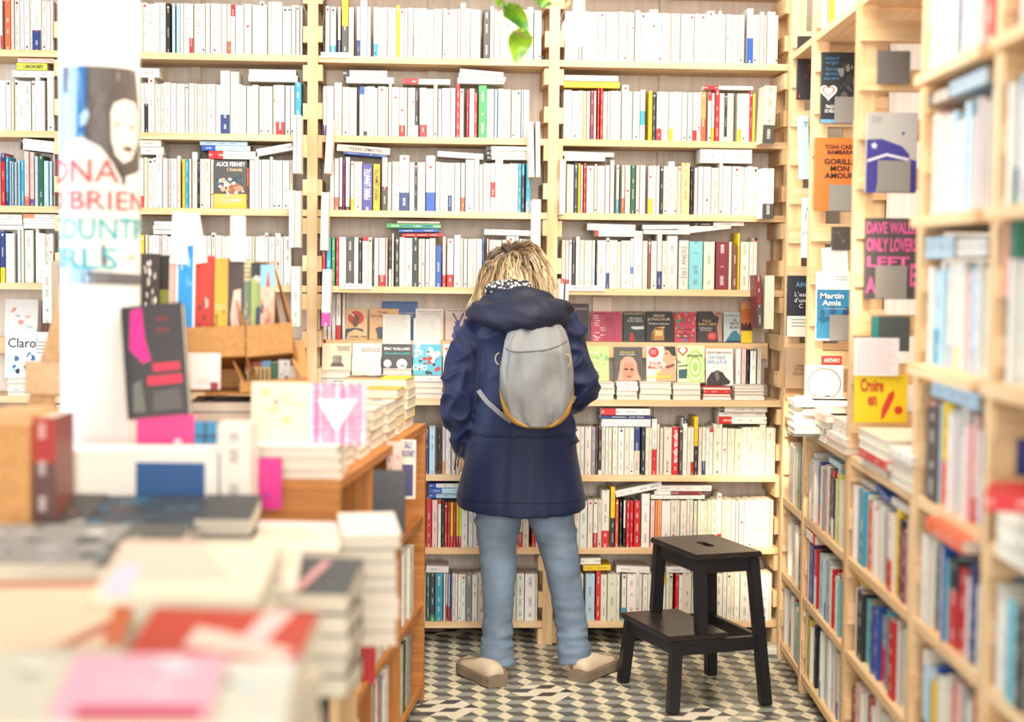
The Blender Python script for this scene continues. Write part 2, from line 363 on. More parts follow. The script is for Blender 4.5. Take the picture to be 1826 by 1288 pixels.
# rows of spines: (left px, right px, [(x0, x1, spec, extra height px)], base spec weights)
CELLS = {}
BAYN = ['bay at the far left', 'bay behind the pillar', 'middle bay', 'bay beside the stool']
def row(bay, r, x0, x1, items, pale='wwwwwi', htop=None, hb=.178): CELLS[(bay, r)] = (x0, x1, items, pale, hb)
row(0, 0, -60, 101, [(-30, -20, 'r'), (0, 4, 'w/r24'), (8, 19, 'o', 12), (57, 73, 'w/n34')])
row(1, 0, 134, 543, [(254, 261, 'w'), (295, 303, 'k'), (306, 312, 'l'), (314, 321, 'l'), (337, 345, 'w/r26'), (404, 411, 'w/o22'), (411, 419, 'w|r20'), (360, 366, 'w')], 'wwwwwww')
row(2, 0, 572, 966, [(572, 579, 'k', 10), (580, 588, 'i'), (588, 599, 'w/c18'), (602, 608, 'w/n28'), (609, 621, 'y/d52', 18), (636, 642, 'w/n28'), (642, 655, 'l', 12), (666, 673, 'w/c22'), (706, 713, 'y/y10', 4), (816, 821, 'P'), (821, 831, 'w', 11), (862, 874, 'd')])
row(3, 0, 1000, 1388, [(1133, 1142, 'w', 4), (1197, 1206, 'P'), (1333, 1344, 'w/b45', 12), (1301, 1305, 'l')], 'iwwiwiw')
row(0, 1, -60, 101, [(84, 101, 'w', 6)])
row(1, 1, 134, 540, [(256, 264, 'w/k50'), (264, 275, 'w', 9), (360, 368, 'i'), (393, 410, 'w/n33', 23), (410, 425, 'w', 23), (492, 508, 'w/r22'), (525, 537, 'c', 6), (538, 543, 'w/r26', -3)])
row(2, 1, 574, 944, [(574, 582, 'w/p18'), (641, 649, 'w|b14'), (649, 654, 'w/k8'), (712, 722, 'w/r20'), (722, 727, 'i'), (740, 747, 'k/w20'), (748, 761, 'w/r21'), (813, 820, 'r', 9), (832, 837, 'r', -3), (846, 851, 'r', -8), (853, 868, 'g', 6), (882, 888, 'l'), (930, 934, 'l')])
row(3, 1, 995, 1352, [(995, 1004, 'w/n26'), (1040, 1047, 't'), (1053, 1059, 'W'), (1059, 1064, 'P/w22'), (1066, 1070.5, 'r', 5), (1071, 1076, 'r', 5), (1084, 1089, 'i'), (1109, 1121, 'w', 11), (1142, 1152, 'w-c25', 4), (1157, 1164, 'y', 2), (1164, 1170, 'k'), (1171, 1180, 'w/r20'), (1193, 1201, 'w/y21'), (1236, 1243, 'w/r19'), (1250, 1260, 'O/o40', 2), (1263, 1269, 'w|r16', 2), (1270, 1275, 'w/y24'), (1276, 1284, 'r', 6), (1292, 1297, 'k/w8'), (1297, 1302, 'i'), (1315, 1322, 'w/y22'), (1337, 1342, 'r', 3), (1342, 1347, 'L')], 'iwiwwi')
row(0, 2, -60, 101, [(-12, 0, 'w'), (0, 9, 'r|n15', 5), (10, 14, 'c/n24'), (15, 19, 'l', -8), (20, 24, 'x', -10), (25, 29, 'x', -10), (30, 34, 'l', -8), (36, 43, 'c', -6), (43, 51, 'P/o16', 9), (52, 60, 'P/p12', 8), (61, 67, 'l'), (68, 77, 'G', 2), (78, 86, 'l', -7), (88, 93, 'l', -8), (94, 101, 'w', 6)])
row(1, 2, 134, 522, [(250, 256, 'w/r20'), (315, 322, 'w', 5), (324, 330, 'y'), (330, 336, 'c'), (337, 342, 'i'), (342, 351, 'w', 12), (352, 356, 'k'), (356, 364, 'i'), (364, 375, 'i'), (375, 381, 'w'), (381, 439, '#'), (439.5, 444, 'o/q40', -14), (516, 522, 'w/p12')])
row(2, 2, 588, 948, [(596, 604, 'w/o22', 4), (605, 610, 'w/k6', 6), (612, 615, 'm', 3), (616, 624, 'w/k6', 7), (625, 631, 'w/y20'), (645.5, 664, 'v', -4, 'PIERRE LEMAITRE', 'w'), (665, 677.5, 'y', -4, 'PIERRE LEMAITRE', 'd'), (681, 691, 'w/d42', 7), (712, 730, 'w/n32', 12), (739, 744, 'k'), (759, 777, 'w/b33', 12), (799, 806, 'w/n28'), (805.5, 811, 'l'), (822, 830, 'w/o25'), (875, 883, 'w-r27'), (924, 930, 'c'), (930.5, 936, 'k|c20'), (938, 947, 'c/x20')], 'wwiwwii')
row(3, 2, 996, 1352, [(1000, 1004, 'i', 6), (1024, 1031, 'k', 4), (1031, 1035, 'y', 2), (1036, 1040, 'i'), (1041, 1046, 'r', 3), (1088, 1095, 'w', 8), (1099, 1104, 'w/c25'), (1109, 1115, 'w/o27'), (1125, 1133, 'G'), (1134, 1141, 'i'), (1156, 1164, 'w/y27'), (1177, 1183, 'k'), (1192, 1203, 'w', 8), (1215, 1230, 't', 6), (1232, 1235, 'k'), (1236, 1239, 'k')], 'wiwwiww')
row(0, 3, -60, 101, [(-8, -1, 'W'), (0, 9, 'n/y26', 4), (30, 36, 'w', 6), (37, 42, 'w', 12), (62, 68, 'w', 8)])
row(1, 3, 134, 520, [(250, 258, 'y'), (376, 384, 'w', 6), (449, 454, 'i'), (490, 500, 'w', 6)], 'wwwwww')
row(2, 3, 573, 950, [(573, 581, 'r', -26), (581.5, 590, 'c'), (591, 598, 'g'), (599, 604, 'r'), (617, 631, 'd'), (640, 645, 'k'), (645.5, 656, 'w|r8', 2), (664, 667, 'k'), (675, 687, 'w/r20'), (687.5, 692, 'P'), (693, 698, 'k/w30'), (698.5, 703, 'i', 8), (704, 712, 'k', 2), (735.5, 746, 'k/k2', 2), (776.5, 787, 'b', -13), (789, 796, 'P/r21', 3), (797, 809.5, 'w/r22'), (860, 864, 'b', 3), (868, 872, 'P')], 'wiiww')
row(3, 3, 988, 1350, [(988, 992, 'l'), (1020, 1027, 'k'), (1056, 1062, 'w/l40'), (1062.5, 1065, 'k'), (1081, 1087, 'w/n28', 4), (1125, 1130, 'w-b12', 4), (1155, 1161, 'q', 3), (1172, 1181, 'w/n32', 12), (1190, 1209, 'w', 10, 0), (1211, 1227.5, 'i', 2, 'ELLE ANDRE', 'e'), (1228.5, 1253.5, 'T'), (1255, 1275.5, 'i'), (1277, 1300.5, 'W'), (1306, 1315, 'q', -6), (1316, 1321, 'y', 16), (1344, 1350, 'w|k6', 8)], 'iwiwiw')
# row 4 is the display tier
row(0, 5, -60, 101, []); row(1, 5, 134, 540, [(500, 508, 'r')])
row(2, 5, 574, 962, [(758, 765, 'n', -8), (765.5, 776, 'l'), (781, 785, 'k'), (789, 794, 'w/O22')], 'wwwwi')
row(3, 5, 992, 1386, [(1035, 1043, 'w'), (1055, 1062, 'e'), (1062.5, 1066, 'W'), (1067, 1073, 'k/w8'), (1080, 1085, 'w'), (1131, 1143, 'i|n42'), (1144, 1150.5, 'k'), (1151, 1157, 'i'), (1163, 1172, 'w/r46', 15), (1199, 1210.5, 'r', 0, 'tété', 'w'), (1211.5, 1217, 'd'), (1218, 1226, 'w|k9', 16), (1232, 1237, 'w/r24'), (1238, 1246, 'y/k52', 20), (1253, 1259, 'w/n25'), (1265, 1272, 'w|r9', 1)], 'iwiwiii')
row(0, 6, -60, 101, []); row(1, 6, 134, 540, [(520, 530, 'k')])
row(2, 6, 574, 962, [(740, 758, 'w'), (760, 769.5, 'r', 2), (770.5, 780, 'P'), (781, 787, 'w|r8'), (788, 792, 'k', -1), (792.5, 798, 'r', -5), (798.5, 803, 'r', -5), (803.5, 808, 'y/r20', -5), (808.5, 813, 'r', -5), (813.5, 818, 'y/W20', -5), (818.5, 823, 'L/r20', -4), (924, 932, 'w/r27'), (949, 956, 'r|c40')], 'wwwwi')
row(3, 6, 992, 1386, [(1058, 1066, 'w/r26'), (1073, 1087, 'w/r30', 18), (1089, 1097, 'y/k53', 24), (1098, 1104.5, 'o', 1), (1105.5, 1109, 'k'), (1112, 1116.5, 'k|w50'), (1117, 1123.5, 'r', -2), (1124, 1130.5, 'r', -2), (1131, 1143.5, 'r', -2), (1144.5, 1160, 'w/w3', 11), (1160.5, 1168, 'P'), (1168.5, 1172, 'O'), (1172.5, 1180, 'O'), (1208, 1213, 'w/r18'), (1280, 1287, 'w/r24', 12), (1287.5, 1296, 'i')], 'iwiwiw')
row(0, 7, -60, 101, []); row(1, 7, 134, 540, [(520, 530, 'b')])
row(2, 7, 574, 962, [(740, 759, 'w'), (760, 767, 'G'), (767.5, 775, 'k/g12'), (776, 789.5, 'c'), (791, 795, 'i'), (795.5, 799, 'w/r30'), (799.5, 803, 'l/r26'), (803.5, 806, 'v'), (812, 816, 'w'), (830, 842, 'e'), (936, 955, 'w')], 'wwwiw')
row(3, 7, 992, 1386, [(1040, 1043, 'k'), (1044, 1062, 'l'), (1063, 1071.5, 'r', 5), (1100, 1106, 'w', 6), (1109, 1118, 'w/c24'), (1134, 1140, 'w', 6), (1176, 1182, 'w'), (1183, 1188, 'i|y18'), (1205, 1211, 'r')], 'iwiwwii')

# where something stands before the back bookcase in the photograph: those spines are not picked apart
def hidden(x, y):
    if 108 < x < 248: return True
    if y > 700 and x < 756: return True
    if 255 < x < 545 and y > 430 and y < 720: return y > 455
    if x < 108 and y > 540: return True
    if 805 < x < 1045 and 505 < y < 905: return True
    if 860 < x < 985 and 455 < y < 520: return True
    if y > 900 and (853 < x < 922 or 965 < x < 1045) : return True
    if 1150 < x < 1370 and y > 965 and abs((x - 1255)) < 95 and y < 1000: return True
    if x < 0 or x > 1826 or y < 0: return True
    return False
ROWN = ['top row', 'second row', 'third row', 'fourth row', 'display tier', 'sixth row', 'seventh row', 'lowest row']
books = []
for (bay, r), (x0, x1, items, pale, hb) in CELLS.items():
    z = ZS[r]; items = sorted(items); xs = []; cur = x0
    for it in items + [None]:
        gap_end = it[0] if it else x1
        while gap_end - cur > 5.0:
            wpx = min(R.choice((5.5, 6.5, 7, 8, 9, 10, 12, 14, 16)), gap_end - cur)
            if gap_end - cur - wpx < 4: wpx = gap_end - cur
            if wpx > 18: wpx /= 2
            xs.append((cur, cur + wpx, R.choice(pale), R.choice((0, 0, 0, 0, -1, -2, 1, 1, 6)) if gap_end - cur > 16 else 0)); cur += wpx
        if it:
            if it[2] != '#': xs.append(it)
            cur = it[1]
    for it in xs:
        a, b2_ = ux(it[0], z), ux(it[1], z); a = max(a, U_POST[bay] + .0375); b2_ = min(b2_, U_POST[bay + 1] - .0375); w = (b2_ - a) - R.choice((.0008, .0010, .0014, .0020, .0030))
        if w < .0028: continue
        h = hb + (it[3] if len(it) > 3 else 0) / 480 + R.uniform(-.001, .001)
        d = R.uniform(.105, .125) if h < .2 else R.uniform(.13, .15)
        set_ = R.uniform(.005, .020)
        yb = 644 - 0; p = CM.transposed() @ (BW(a, 0, z + h / 2) - CP); yy = 644 - FPX * p.y / -p.z
        books.append(dict(u=a, z=z, w=w, h=h, d=d, s=set_, spec=it[2], bay=bay, row=r, px=it[0], hid=hidden((it[0] + it[1]) / 2, yy), txt=it[4:] if len(it) > 4 and it[4] else None, area=w * h))
vis = [b for b in books if not b['hid']]
col_ = [b for b in vis if b['spec'] not in ('w', 'i')]; pale_ = sorted([b for b in vis if b['spec'] in ('w', 'i')], key=lambda b: -b['area'])
solo = col_ + pale_[:max(0, 292 - len(col_))]; ids = {id(b) for b in solo}
print('spines', len(books), 'visible', len(vis), 'coloured', len(col_), 'solo', len(solo))
rest = MB()
def desc_of(b): return spec_segs(b['spec'], b['h'])[2]
from collections import defaultdict
cellmap = defaultdict(list)
for b in books:
    segs, cover, ds = spec_segs(b['spec'], b['h']); dots = mk_dots(b['spec'], b['h'], b['w']); b['desc'] = ds
    lean = R.uniform(-.003, .003)
    M = TB @ Matrix.Translation((b['u'], b['s'], b['z'] + .0004)) @ Matrix.Rotation(lean * .5, 4, 'Z')
    if id(b) in ids:
        mb = MB(); book_into(mb, b['w'], b['h'], b['d'], segs, cover, dots=dots, pages=jit(PAGE, .05)); o = mb.build('paperback', [M_COVER, M_PAGES], M=M)
        cellmap[(b['bay'], b['row'], ds)].append((b['px'], o)); b['o'] = o
        if b['txt']: lettering(b['txt'][0], o, w=b['h'] * .66, h=b['w'] * .62, pos=(b['w'] / 2, -.0006, b['h'] * .56), col=PC[b['txt'][1]], vertical=1, name='title_lettering')
    else:
        book_into(rest, b['w'], b['h'], b['d'], segs, cover, T=M, dots=dots, pages=PAGE)
tag(rest.build('packed_paperbacks', [M_COVER, M_PAGES]), 'remaining thin pale paperbacks packed along the back bookcase', 'books', None, 'stuff')
for (bay, r, ds), lst in cellmap.items():
    lst.sort(key=lambda t: t[0]); n = len(lst)
    plain = ds in ('white', 'cream')
    for i, (px_, o) in enumerate(lst):
        o['category'] = 'book'; o['group'] = f'paperbacks in the {ROWN[r]} of the {BAYN[bay]}'
        if plain: o['label'] = f"thick plain {ds}-spined paperback in the {ROWN[r]}, {BAYN[bay]}"; o['group'] = f"plain {ds} paperbacks in the {ROWN[r]} of the {BAYN[bay]}"
        elif n == 1: o['label'] = f"{ds} spined paperback in the {ROWN[r]}, {BAYN[bay]}"
        else:
            wd = 'leftmost' if i == 0 else ('rightmost' if i == n - 1 else ORD[i] + ' from left')
            o['label'] = f"{ds} spine, {wd} of {n}, {ROWN[r]}, {BAYN[bay]}"

seq = defaultdict(list)
for b in books: seq[(b['bay'], b['row'])].append(b)
for (bay, r), L_ in seq.items():
    L_.sort(key=lambda b: b['px'])
    for k, b in enumerate(L_):
        if 'o' not in b or b['desc'] not in ('white', 'cream'): continue
        for dk, wd in ((-1, 'right'), (1, 'left')):
            if 0 <= k + dk < len(L_):
                q = L_[k + dk]
                if 'o' in q and q['desc'] not in ('white', 'cream') and len(cellmap[(bay, r, q['desc'])]) == 1:
                    b['o']['label'] = f"{b['desc']} spine just {wd} of the {q['desc']} one, {ROWN[r]}, {BAYN[bay]}"; break
# ------------------------------------------------------------------ loose, flat and edge-on books of the back bookcase
def flat_book(p, w, t, d, spec, label, rz=AL, tilt=0, group=None, face='spine', name='flat_book', cat='book', txt=None, segs=None, cover=None):
    """a book lying down: p = left end of its near lower edge, w its height lying along x, t its thickness"""
    sg, cv, ds = spec_segs(spec, w); sg = segs or sg; cv = cover or cv
    T = Matrix(((0, 0, 1, 0), (0, 1, 0, 0), (1, 0, 0, 0), (0, 0, 0, 1)))     # thickness goes up, length runs along x
    if face != 'spine': T = Matrix.Translation((0, d, 0)) @ Matrix.Diagonal((1, -1, 1, 1)) @ T
    mb = MB(); book_into(mb, t, w, d, sg, cv, T=T, pages=jit(PAGE, .05))
    o = mb.build(name, [M_COVER, M_PAGES], loc=p, rot=Matrix.Rotation(rz, 4, 'Z').__matmul__(Matrix.Rotation(-tilt, 4, 'Y')).to_euler())
    tag(o, label, cat, group)
    if txt: lettering(txt[0], o, w=w * .62, h=t * .5, pos=(w * .55, -.0006, t * .5), col=PC[txt[1]], name='title_lettering')
    return o
FL = [  # x0, x1, y0 (top), y1 (foot), spec, tilt degrees, label, text
 (1, 1, 247, 283, 124, 140, 'w', 0, 'white paperback lying on the second row right behind the white pillar edge'),
 (1, 1, 442, 530, 140, 151, 'w', 0, 'white paperback lying flat on the second row, under another white one, bay behind the pillar'),
 (1, 1, 443, 527, 130, 140, 'w', 0, 'white paperback lying topmost on the second row, bay behind the pillar'),
 (0, 1, 18, 101, 112, 124, 'w', 0, 'white paperback lying between a green one and a pinkish one, far left bay'),
 (0, 1, 27, 82, 124, 136, 'L', 0, 'lime green paperback lying on the second row of the far left bay', ('L’INCONCRETE', 'k')),
 (0, 1, 30, 101, 104, 112, 'P', 0, 'thin pinkish paperback topmost of the flat pile, far left bay'),
 (2, 1, 617, 702, 144, 155, 'w', 0, 'white paperback lying over the left end of second row, middle bay'),
 (2, 1, 611, 690, 133, 144, 'w/k12', 0, 'white paperback lying topmost at left end of second row, middle bay'),
 (2, 1, 718, 803, 149, 158.5, 'i/r28', 0, 'cream paperback with a red end lying mid second row, middle bay'),
 (2, 1, 816, 900, 146, 156, 'w', 0, 'lowest of three white paperbacks lying before the green spine, middle bay'),
 (2, 1, 818, 902, 138, 146, 'w', -4, 'middle one of three white paperbacks lying above the green spine, middle bay'),
 (2, 1, 820, 898, 131, 138, 'w', -4, 'topmost of three white paperbacks lying above the green spine, middle bay'),
 (3, 1, 1003, 1106, 153, 164, 'y', 0, 'yellow paperback lying at left end of second row, bay beside the stool'),
 (3, 1, 1007, 1103, 143, 153, 'w', 0, 'white paperback lying on the yellow one, bay beside the stool'),
 (3, 1, 1258, 1345, 157, 164, 'w/r26', 0, 'thin white paperback with red end lying at right end of second row'),
 (1, 2, 249, 290, 268, 281, 'w', 0, 'white paperback lying beside the pillar on the third row'),
 (1, 2, 247, 286, 256, 268, 'i', 0, 'cream paperback lying topmost beside the pillar on the third row'),
 (1, 2, 371, 455, 268, 282, 'w/r25', 0, 'white paperback with red end lying above the reclining cover'),
 (1, 2, 358, 445, 259, 268, 'b|l60', 0, 'thin blue and pale paperback lying in a small pile on third row'),
 (1, 2, 355, 440, 252, 259, 'l', 0, 'pale blue paperback topmost of small pile on third row, behind the pillar'),
 (1, 2, 458, 523, 270, 283, 'w', 11, 'white paperback leaning flat and rising rightward on the third row'),
 (0, 2, 33, 101, 252, 263, 'k|w55', -6, 'lower of two dark-edged paperbacks lying tilted, far left bay'),
 (0, 2, 34, 101, 240, 250, 'k|w55', -6, 'upper of two dark-edged paperbacks lying tilted, far left bay'),
 (2, 2, 612, 690, 270, 275, 'b', -4, 'thin blue paperback lying tilted under a cream one, third row'),
 (2, 2, 600, 695, 256, 268, 'i', -4, 'thick cream paperback lying tilted over a blue one, third row', ('PIERRE LEMAITRE', 'd')),
 (2, 2, 780, 862, 280, 290, 'w', -3, 'white paperback lying slightly tilted mid third row, middle bay'),
 (2, 2, 869, 944, 283, 290, 'w/k8', 0, 'lowest of three dark-lined white paperbacks lying at end of third row'),
 (2, 2, 868, 943, 275, 283, 'w/k8', 0, 'middle one of three dark-lined white paperbacks lying at end of third row'),
 (2, 2, 868, 943, 267, 275, 'w/k8', 0, 'topmost of three dark-lined white paperbacks lying at end of third row'),
 (3, 2, 1007, 1080, 284, 293, 'w', 0, 'white paperback lying under a cream one at left of third row'),
 (3, 2, 1000, 1096, 276, 284, 'i', -1, 'cream paperback lying topmost at left of third row, bay beside the stool'),
 (3, 2, 1250, 1342, 272, 297, 'w', 0, 'very thick white box book lying on the third row, right end'),
 (1, 3, 272, 350, 404, 412, 'w', 0, 'lowest of three white paperbacks lying behind the paper bookmarks'),
 (1, 3, 272, 348, 397, 404, 'w', 0, 'middle one of three white paperbacks lying behind the paper bookmarks'),
 (1, 3, 274, 350, 390, 397, 'w', 0, 'topmost of three white paperbacks lying behind the paper bookmarks'),
 (0, 3, -20, 38, 394, 402, 'w', 0, 'lowest of white paperbacks lying at left edge, fourth row'),
 (0, 3, -20, 38, 385, 394, 'w', 0, 'middle white paperback lying at left edge, fourth row'),
 (0, 3, -20, 37, 376, 385, 'w', 0, 'topmost white paperback lying at left edge, fourth row'),
 (0, 3, 40, 101, 391, 400, 'w', 0, 'lower white paperback lying beside the pillar, fourth row'),
 (0, 3, 39, 101, 382, 391, 'w', 0, 'upper white paperback lying beside the pillar, fourth row'),
 (0, 3, 38, 98, 375, 382, 'w/O20', 0, 'white paperback with orange end lying beside the pillar, fourth row'),
 (2, 3, 717, 791, 411, 417, 'r', 1, 'thin red paperback lying slanted on the fourth row'),
 (2, 3, 711, 783, 405, 411, 'b', 1, 'thin blue paperback lying under the green one, fourth row'),
 (2, 3, 689, 786, 396.5, 405, 'g', 0, 'green paperback lying flat on the fourth row', ('LA NUIT TOMBE', 'b')),
 (2, 3, 708, 784, 393, 396.5, 'P', 0, 'very thin pink booklet lying on the green paperback'),
 (2, 3, 864, 946, 410, 420, 'w', -1, 'white paperback lying above the woman\'s hair, fourth row'),
 (3, 3, 1062, 1147, 410, 421, 'w/r6', 0, 'white paperback lying lower at left of fourth row, bay beside the stool'),
 (3, 3, 1048, 1134, 398, 410, 'w', -1, 'white paperback lying on top at left of fourth row, bay beside the stool'),
 (3, 3, 1149, 1232, 406, 414, 'w', 0, 'lower of two white paperbacks lying mid fourth row, bay beside the stool'),
 (3, 3, 1147, 1231, 398, 406, 'w', 1, 'upper of two white paperbacks lying mid fourth row, bay beside the stool'),
 (3, 3, 1212, 1306, 412, 424, 'w', 7, 'white paperback lying at a slant over the turquoise spine'),
 (3, 3, 1244, 1328, 394, 401, 'k|w55', 1, 'dark-ended thin paperback topmost over the wine red spine'),
 (3, 5, 1074, 1162, 748, 755, 'w', 0, 'lowest white paperback of the flat pile just under the counter'),
 (3, 5, 1075, 1162, 742, 748, 'w', 0, 'white paperback under the navy one in the flat pile under the counter'),
 (3, 5, 1072, 1162, 735, 742, 'n', 0, 'navy paperback with white type lying in the pile under the counter', ('Monsieur   Julie Otto', 'w')),
 (3, 5, 1073, 1160, 723, 735, 'w/r26', 0, 'white paperback with a red end topmost in the pile under the counter'),
 (3, 5, 1283, 1369, 742, 755, 'w/r24', 0, 'white paperback with red end lying lowest at the far end under the counter'),
 (3, 5, 1284, 1367, 734, 742, 'w', 0, 'white paperback lying in the middle of the far pile under the counter'),
 (3, 5, 1285, 1369, 725, 734, 'w/k8', 0, 'white paperback lying topmost of the far pile under the counter'),
 (3, 6, 1162, 1258, 880, 887, 'w', 0, 'thin white paperback lying lowest on the seventh row'),
 (3, 6, 1168, 1252, 873, 880, 'w|W56', 0, 'white and wine red paperback lying in seventh row pile'),
 (3, 6, 1172, 1270, 863, 873, 'w', 0, 'white paperback lying topmost on the seventh row pile'),
 (3, 6, 1100, 1184, 877, 889, 'w', 12, 'white paperback lying at a slant over the red spines'),
 (2, 6, 765, 818, 874, 883, 'b|l40', 0, 'lowest of three blue and white paperbacks lying beside the table end'),
 (2, 6, 765, 818, 865, 874, 'b|l30', 0, 'middle one of three blue and white paperbacks lying beside the table end'),
 (2, 6, 765, 818, 857, 865, 'b|w40', 0, 'topmost of three blue and white paperbacks lying beside the table end'),
 (3, 7, 1041, 1090, 1005, 1015, 'y', 1, 'yellow paperback lying on the lowest row behind the right leg'),
 (3, 7, 1036, 1072, 993, 1005, 'w', 1, 'white paperback lying on the yellow one on the lowest row'),
 (3, 7, 1100, 1160, 1002, 1013, 'w', -3, 'white paperback lying beside the stool top on lowest row'),
 (3, 7, 1190, 1232, 1005, 1015, 'w', 0, 'white paperback lying behind the stool seat on lowest row'),
 (2, 7, 760, 800, 1003, 1015, 'w', -1, 'white paperback lying beside the table end on the lowest row'),
]
toph = {}
for b in books:
    k = (b['bay'], b['row']); toph.setdefault(k, []).append((b['u'], b['u'] + b['w'], b['z'] + b['h']))
pil = {}
for f in FL:
    bay, r, x0, x1, y0, y1, sp, tl, lab = f[:9]; z = ZS[r]
    ua, ub = ux(x0, z + .2), ux(x1, z + .2); ua = max(ua, U_POST[bay] + .0375); ub = min(ub, U_POST[bay + 1] - .0375); t = (y1 - y0) / 482
    w = ub - ua; tr = tl * D2R; la, lb = (ua, ua + w * .3) if tl > 2 else ((ub - w * .3, ub) if tl < -2 else (ua, ub))
    rest_z = max([q[2] for q in toph[(bay, r)] if q[1] > la + .004 and q[0] < lb - .004 and q[2] < z + .22] + [z + .15])
    zz = rest_z + .0012
    if tl < 0: zz += w * math.sin(-tr)
    for q in pil.get((bay, r), []):
        if q[0] < ub - .01 and q[1] > ua + .01: zz = max(zz, q[2] + .0008)
    up = ([2.46] + ZS)[r]; zz = min(zz, up - TH - t - .001 - (w * math.sin(tr) if tl > 0 else 0))
    o = flat_book(BW(ua, .012 + R.uniform(0, .012), zz), w, t, R.uniform(.11, .125), sp, lab, tilt=tr, group='books lying on the rows of the back bookcase', txt=f[9] if len(f) > 9 else None)
    pil.setdefault((bay, r), []).append((ua, ub, zz + t + (w * math.sin(tr) if tl > 0 else 0) if tl >= 0 else zz + t))

EO = [  # edge-on books held before the uprights: x0, x1, y0, y1, spec, lean, label
 (525, 531, 208, 311, 'w', 0, 'white book held edge-on before the upright, second row, nearest the bay behind the pillar'),
 (532, 539, 208, 311, 'w', 0, 'white book held edge-on against the upright between second and third rows, by the pillar bay'),
 (518, 527, 341, 442, 'w', 0, 'pale book held edge-on beside another, third to fourth row, pillar bay'),
 (528, 538, 341, 442, 'i', 0, 'cream book held edge-on against the upright, third to fourth row, pillar bay'),
 (522, 537, 475, 581, 'w', 0, 'thick white book held edge-on before the display tier, pillar bay'),
 (580, 592, 216, 311, 'i', 3, 'thick cream book held edge-on and leaning, left side of middle bay'),
 (573, 586, 343, 447, 'i', 1, 'cream book held edge-on at left of middle bay, third to fourth row'),
 (575, 590, 480, 581, 'w/m24', 1, 'white and magenta book held edge-on above the display tier, middle bay'),
 (942, 951, 219, 318, 'i', -2, 'cream book held edge-on next to the purple spine'),
 (953, 961, 219, 318, 'i', -1, 'yellowish book held edge-on touching the upright near the purple spine'),
 (947, 961, 357, 450, 'w', 0, 'thick white book held edge-on above the woman\'s head'),
 (995, 1003, 285, 384, 'i', 0, 'thin cream book held edge-on at left of bay beside the stool'),
 (995, 1001, 497, 562, 'w|r8', 1, 'thin white book with red head held edge-on behind the hood'),
 (1003, 1009, 498, 565, 'w|r8', 2, 'second thin white book with red head held edge-on above the maroon cover'),
 (1352, 1373, 156, 258, 'i/d32', 2, 'thick cream book with grey foot held edge-on, top right of back bookcase'),
 (1352, 1372, 302, 391, 'w/d26', 0, 'thick white book with red script and grey foot held edge-on, third row'),
 (1344, 1353, 491, 585, 'W/d42', -3, 'wine red book with dark foot held edge-on above the display tier'),
 (1355, 1372, 491, 586, 'i', 0, 'thick cream page edge of a book held before the right upright'),
 (84, 100, 465, 575, 'w', 0, 'thick white book held edge-on at the far left display tier'),
]
for x0, x1, y0, y1, sp, ln, lab in EO:
    u0, z0 = bk((x0 + x1) / 2, y1, -.05); u1, z1 = bk((x0 + x1) / 2, y0, -.05); w = (x1 - x0) / 487; h = z1 - z0
    sg, cv, ds = spec_segs(sp, h); mb = MB()
    T = Matrix.Translation((0, .11, 0)) @ Matrix.Diagonal((1, -1, 1, 1)) if sp[0] == 'i' and len(sp) < 2 else Matrix.Identity(4)
    book_into(mb, w, h, .11, sg, cv, T=T, pages=jit(PAGE, .06))
    o = mb.build('edge_on_book', [M_COVER, M_PAGES], M=Matrix.Translation(BW(u0 - w / 2, -.118, z0)) @ Matrix.Rotation(AL, 4, 'Z') @ Matrix.Rotation(ln * D2R, 4, 'Y'))
    tag(o, lab, 'book', 'books held edge-on before the uprights')
hm = MB()
# shelf-edge labels
for x0, x1, y, nm in ((572, 622, 97, 'top'), (607, 663, 510, 'fourth'), (1002, 1078, 513, 'fourth row beside the stool')):
    u0, z = bk(x0, y, -.003); u1, _ = bk(x1, y, -.003)
    mb = MB(); mb.box((0, -.0012, -.011), (u1 - u0, -.0002, .009), hx('fbf8f0')); lb = mb.build('shelf_label', M_ART, case_b, M=TB @ Matrix.Translation((u0, -.0008, z)))
    mb = MB(); q = random.Random(int(x0)); xx = .008
    while xx < (u1 - u0) * .68: mb.box((xx, -.0006, -.004), (xx + q.uniform(.002, .004), -.0002, .004), hx('a8a29c')); xx += .0065
    mb.build('print', M_ART, lb, loc=(0, -.0013, 0))

